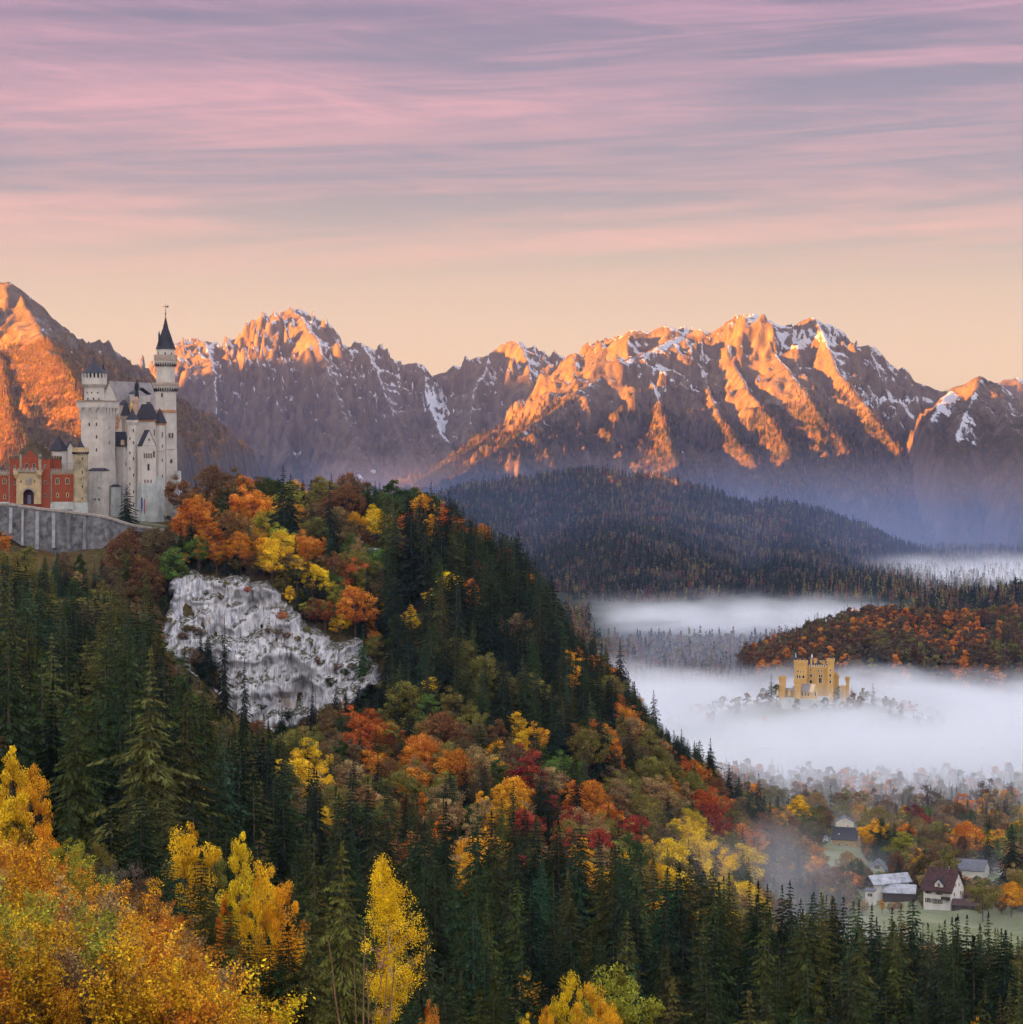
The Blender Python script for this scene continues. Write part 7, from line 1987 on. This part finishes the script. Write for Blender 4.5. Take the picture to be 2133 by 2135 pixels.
# white house with the red-brown roof
hF, fF, _, rF = house('large white house with a steep red brown roof, dark dormer and shuttered windows', (1330, 1175), 950, 11.2, 9.5, 6.6, 6.6, -38, WHITE, TILE, 'side',
    [('f', .82, 4.4, 1.2, 1.6), ('f', .42, 4.4, 1.2, 1.6), ('f', .82, 1.2, 1.3, 1.6), ('f', .42, 1.2, 1.2, 1.6), ('f', .58, 1.0, .8, 1.9), ('r', .25, 4.0, .8, 1.3), ('r', .75, 4.0, .8, 1.3), ('r', .35, 7.2, .7, 1.2), ('r', .62, 7.2, .7, 1.2), ('r', .5, 9.8, .5, .9), ('r', .3, 1.4, .8, 1.2)], .9, chim=(.3, .5))
fd = Frame((fF.pt(fF.w * .30, .2, 0)[0], fF.pt(fF.w * .30, .2, 0)[1]), 3.4, 3.6, fF.zt - .1, fF.zt + 1.7, -38)
mb = MB(); fd.box(mb, fd.zb, fd.zt); fd.gable_front(mb, fd.zt + .003, fd.zt + 1.7); dd = mb.build('dormer', WHITE, hF); mb = MB(); fd.slabs(mb, fd.zt + .05, fd.zt + 1.75, 'back', .25, .4); mb.build('roof', SLATE, dd); window(dd, fd, 'f', 1.7, fd.zb + .8, .9, 1.2, False, .1, [WHITE, GLASS], 1) if False else None
dd['w'] = dd['w']; window(dd, fd, 'f', 1.7, fd.zb + .8, .9, 1.2, False, .1, [CREAM, GLASS], 1)
mb = MB(); mb.hexa(fF.ring(fF.zb + 2.9, 0, u0=.4, u1=3.4, v0=-1.3, v1=-.01), fF.ring(fF.zb + 4.0, 0, u0=.4, u1=3.4, v0=-1.3, v1=-.01)); mb.build('balcony', WOODD, hF)
mb = MB(); mb.hexa(fF.ring(fF.zb + 5.9, 0, u0=.2, u1=3.6, v0=-1.5, v1=-.01), fF.ring(fF.zb + 6.1, 0, u0=.2, u1=3.6, v0=-1.5, v1=-.01)); mb.build('porch_roof', TILE, hF)
# brown sheds beside it
house('low brown shed roof attached right of the large white house', (1560, 1200), 944, 9.5, 6, 1.8, 1.6, -20, WOODD, TILE, 'side', (), .4, nm='shed')
house('second low shed behind the brown one beside the white house', (1600, 1160), 952, 5.5, 5, 2.2, 1.8, 10, WOODD, TILE, 'back', (), .4, nm='shed')
# yellow house with dark roof, white gable house behind
hB, fB, _, _ = house('yellow rendered house with a long dark blue slate roof', (540, 695), 1150, 11, 8.5, 4.6, 4.6, -22, YELR, SLATE, 'side', [('f', .38, 1.8, .9, 1.1), ('f', .7, 1.8, .9, 1.1), ('r', .5, 4.6, .8, 1.2)], .4, chim=(.45, .5))
mb = MB(); q = fB.pt(fB.w * .74, fB.d * .22, 0); mb.prism(q, .45, .45, fB.zt + 1.2, fB.zt + 2.3, 6); mb.build('skylight', WHITE, hB)
mb = MB(); fB.box(mb, fB.zb - 2, fB.zt, .03, u0=fB.w - .3, u1=fB.w + .05); mb.build('corner_stones', WHITE, hB)
house('pale cream gable house standing behind the yellow dark-roofed one', (520, 560), 1205, 8.2, 8, 5.6, 2.2, -6, CREAM, GREYT, 'back', [('f', .5, 5.2, .5, .6), ('f', .25, 1.6, .7, 1.1), ('f', .75, 1.6, .7, 1.1)], .3)
house('white walled annex with a flat grey roof left of the yellow house', (290, 690), 1160, 4.5, 6, 5.2, .5, -15, WHITE, GREYT, 'side', (), .3)
house('brown roofed low house in front of the yellow house', (400, 830), 1105, 8.5, 8, 1.6, 2.4, -30, WHITE, TILE, 'side', [('r', .5, 1.2, 1.2, .8)], .7)
house('small white gable house with grey roof just above the barn', (775, 872), 1080, 6, 8, 1.6, 2.6, -12, WHITE, GREYT, 'back', [('f', .5, 1.2, .7, 1.5)], 1.1)
hE, fE, _, _ = house('wide chalet barn with dark timber gable and long pale grey roof', (690, 1100), 985, 4.6, 16, 6.2, 2.2, -62, WHITE, SHEET, 'back', [('f', .5, 1.5, 1.5, 1.2), ('f', .5, 4.6, 1.2, 1.3)], 1.0)
mb = MB(); mb.hexa(fE.ring(fE.zt - 1.3, 0, u0=-.3, u1=fE.w + .3, v0=-1.3, v1=-.01), fE.ring(fE.zt - .3, 0, u0=-.3, u1=fE.w + .3, v0=-1.3, v1=-.01)); mb.build('balcony', WOODD, hE)
mb = MB(); a_ = [fE.pt(-.2, -1.3, fE.zt + .4), fE.pt(fE.w + .2, -1.3, fE.zt + .4), fE.pt(fE.w / 2, -1.3, fE.zt + 2.3)]; b_ = [fE.pt(-.2, -1.1, fE.zt + .4), fE.pt(fE.w + .2, -1.1, fE.zt + .4), fE.pt(fE.w / 2, -1.1, fE.zt + 2.3)]
mb.add(a_ + b_, [(1, 0, 2), (3, 4, 5), (0, 1, 4, 3), (1, 2, 5, 4), (2, 0, 3, 5)]); mb.build('gable_timber', WOODD, hE)
house('white lean-to with a window at the foot of the chalet barn', (695, 1100), 975, 3.6, 3, 2.8, .8, -20, WHITE, GREYT, 'side', [('f', .5, 1.0, 1.7, 1.1)], .2)
house('long grey lean-to roof running down right from the barn', (1030, 1080), 982, 12, 7, 1.2, 2.6, -14, WOODD, SHEET, 'side', (), .3, nm='barn')
house('wide grey roof rising behind the large white house', (1600, 930), 1050, 13, 10, 3.2, 3.4, -24, WHITE, GREYT, 'side', [('f', .7, 1.5, .8, 1.0)], .5, chim=(.4, .5))
house('small white house half hidden by trees at the edge of the village', (1755, 935), 1060, 4.6, 6, 5.0, 1.6, -30, WHITE, TILE, 'side', [('f', .4, 3.4, .9, .8), ('f', .5, .9, .8, .9), ('r', .5, 3.0, .7, .9)], .4)
house('distant pale house with blue grey roof above the yellow house', (640, 520), 1245, 5.5, 6, 3.6, 3.2, -12, WHITE, GREYT, 'side', [('f', .5, 1.2, .9, 1.2)], .3)
house('distant small white house in mist right of the maroon tree', (1200, 460), 1270, 5.5, 6, 2.8, 1.4, -20, WHITE, GREYT, 'side', [('f', .5, 1.0, .8, 1.0)], .3)
house('small white bungalow almost lost in mist left of the barn', (375, 1000), 1000, 4.5, 5, 2.4, 1.2, -20, WHITE, GREYT, 'side', [('f', .5, .9, .8, .8)], .3)

# bushes rooted on the ledges of the cliff
cl_o = bpy.data.objects['cliff']; cv = np.empty(len(cl_o.data.vertices) * 3, np.float32); cl_o.data.vertices.foreach_get('co', cv); cv = cv.reshape(-1, 3)
cpx = CX + cv[:, 0] / cv[:, 1] * F; cpy = HOR - cv[:, 2] / cv[:, 1] * F
for (a, b_, s_, c_) in [(390,1320,4,'brown'),(405,1318,3.5,'rust'),(420,1325,3,'brown'),(380,1330,3,'rust'),(560,1320,3,'brown'),(580,1325,3.4,'brown'),(600,1330,3,'rust'),(545,1312,2.5,'darkgreen'),(620,1338,3,'brown'),(650,1350,3,'olive'),(660,1385,4,'rust'),(700,1400,4,'brown'),(720,1410,3.5,'darkgreen'),(735,1395,3,'brown'),(690,1430,4,'darkgreen'),(515,1235,3,'redorange'),(430,1240,3,'darkgreen'),(460,1250,2.5,'brown'),(590,1290,3.5,'redorange'),(640,1318,3,'olive'),(500,1410,2.5,'brown'),(350,1300,3,'olive'),(345,1350,3,'darkgreen'),(470,1225,3,'olive'),(545,1480,3,'darkgreen'),(600,1500,4,'spruce'),(770,1395,3,'olive')]:
    j = int(np.argmin((cpx - a) ** 2 + (cpy - b_) ** 2 + (cv[:, 1] - 840) * 2)); q = cv[j]
    d = dict(proto=('broad', int(rng.integers(0, 5))), kind='broad', name='bush', x=float(q[0]), y=float(q[1]) - .3, z=float(q[2]) - .8, H=s_, colour=c_, tint=tvar(c_), rot=rng.uniform(0, 6)); d['s'] = s_ / PROTO[d['proto']][2]; d['w'] = d['s'] * 1.5
    o = spawn(d, f"{COLOUR_WORD[c_]} bush rooted on a ledge of the pale cliff", 'bushes on the cliff ledges'); o['category'] = 'bush'
# ------------------------------------------------------------------ air: haze and valley fog
def box_mesh(name, lo, hi, material, **kw):
    v = [(x, y, z) for x in (lo[0], hi[0]) for y in (lo[1], hi[1]) for z in (lo[2], hi[2])]
    f = [(0,1,3,2),(4,6,7,5),(0,4,5,1),(2,3,7,6),(0,2,6,4),(1,5,7,3)]
    return link(name, raw_mesh(name, v, f, [material]))

m, t = mat('haze_air')
pv = t.new('ShaderNodeVolumePrincipled', {'Color': (0.34, 0.44, 0.84, 1), 'Density': 0.000027, 'Anisotropy': 0.5})
t.l.new(pv.outputs[0], t.out.inputs['Volume'])
hz = box_mesh('haze', (-9100, -4500, -400), (9100, 12500, 640), m)
tag(hz, kind='stuff')

def fog(name, label, lo, hi, dens, top, soft, ns, nthr, edge, rate=.35, wob=8.0, zs=3.0, colr=(0.93, 0.96, 1.0, 1)):
    """low cloud: dense below TOP, frayed by noise, thinning over EDGE metres at its borders"""
    m, t = mat(name + '_air')
    geo = t.new('ShaderNodeNewGeometry') ; tc_ = t.new('ShaderNodeTexCoord'); pos = tc_.outputs['Object']
    sp = t.new('ShaderNodeSeparateXYZ', {0: pos})
    n = t.noise(t.vscale(pos, (ns, ns * .8, ns * zs)), 1.0, 3, .55)
    n2 = t.math('MULTIPLY', t.math('SUBTRACT', n, .5), wob * 4)
    h = t.map(t.math('ADD', sp.outputs['Z'], n2), top + soft / 2, top - soft / 2, smooth=True)
    d_ = t.math('MULTIPLY', h, t.map(n, nthr - .12, nthr + .12, smooth=True))
    c_ = [(lo[i] + hi[i]) / 2 for i in range(3)]
    for ax_, i in (('X', 0), ('Y', 1)):
        hw_ = (hi[i] - lo[i]) / 2
        if edge[i] <= 0: continue
        e = t.math('ABSOLUTE', t.math('SUBTRACT', sp.outputs[ax_], c_[i] if False else 0.0))
        d_ = t.math('MULTIPLY', d_, t.map(t.math('ADD', e, t.math('MULTIPLY', t.math('SUBTRACT', n, .5), edge[i])), hw_, hw_ - edge[i], smooth=True))
    pv = t.new('ShaderNodeVolumePrincipled', {'Color': colr, 'Density': t.math('MULTIPLY', d_, dens), 'Anisotropy': 0.0})
    t.l.new(pv.outputs[0], t.out.inputs['Volume'])
    m.cycles.volume_step_rate = rate
    l2 = [lo[i] - c_[i] for i in range(2)] + [lo[2]]; h2 = [hi[i] - c_[i] for i in range(2)] + [hi[2]]
    o = box_mesh(name, l2, h2, m); o.location = (c_[0], c_[1], 0)
    return tag(o, label, None, None, 'stuff')
fog('fog', 'dense white valley fog round the yellow castle', (-20, 1190, -183), (560, 1930, -132), .026, -158, 32, .0085, .34, (110, 150), .25, 19.0)
fog('fog', 'second low bank of white fog under the long wooded hill', (60, 2520, -187), (440, 3120, -140), .016, -166, 26, .008, .47, (110, 200), .25, 24.0)
fog('fog', 'strip of mist rising behind the autumn hill', (520, 3250, -188), (1250, 4300, -128), .011, -162, 30, .005, .44, (150, 250), .3, 14.0)
fog('mist', 'thin bluish mist over the flat valley woods', (60, 1965, -186), (420, 2500, -150), .0016, -156, 26, .006, .30, (70, 60), .5, 6.0, colr=(.72, .80, 1, 1))
fog('mist', 'blue morning vapour lying deep in the valley below the mountains', (-500, 3700, -195), (1500, 7000, 60), .00030, -85, 230, .002, .10, (100, 150), 1.0, 5.0, 1.0, colr=(.50, .62, 1, 1))
fog('mist', 'thin mist drifting over the foot of the autumn slope', (10, 640, -150), (110, 860, -92), .010, -112, 26, .016, .52, (30, 70), .35, 5.0, 2.0)
fog('mist', 'thin ground mist between the village houses', (20, 860, -176), (300, 1260, -140), .0055, -160, 16, .010, .48, (40, 80), .35, 5.0)

# look-alikes are told apart by their order from left to right
fam = {}
for o in bpy.data.objects:
    if o.get('group') in ('bushes on the cliff ledges', 'trees round the yellow castle') and o.get('label'):
        fam.setdefault(o['label'], []).append(o)
for lab, L in fam.items():
    if len(L) < 2: continue
    L.sort(key=lambda q: q.location.x / q.location.y)
    for i, o in enumerate(L):
        o['label'] = lab + ', ' + ('rightmost' if i == len(L) - 1 else ORD[i] if i < len(ORD) else 'farther right')
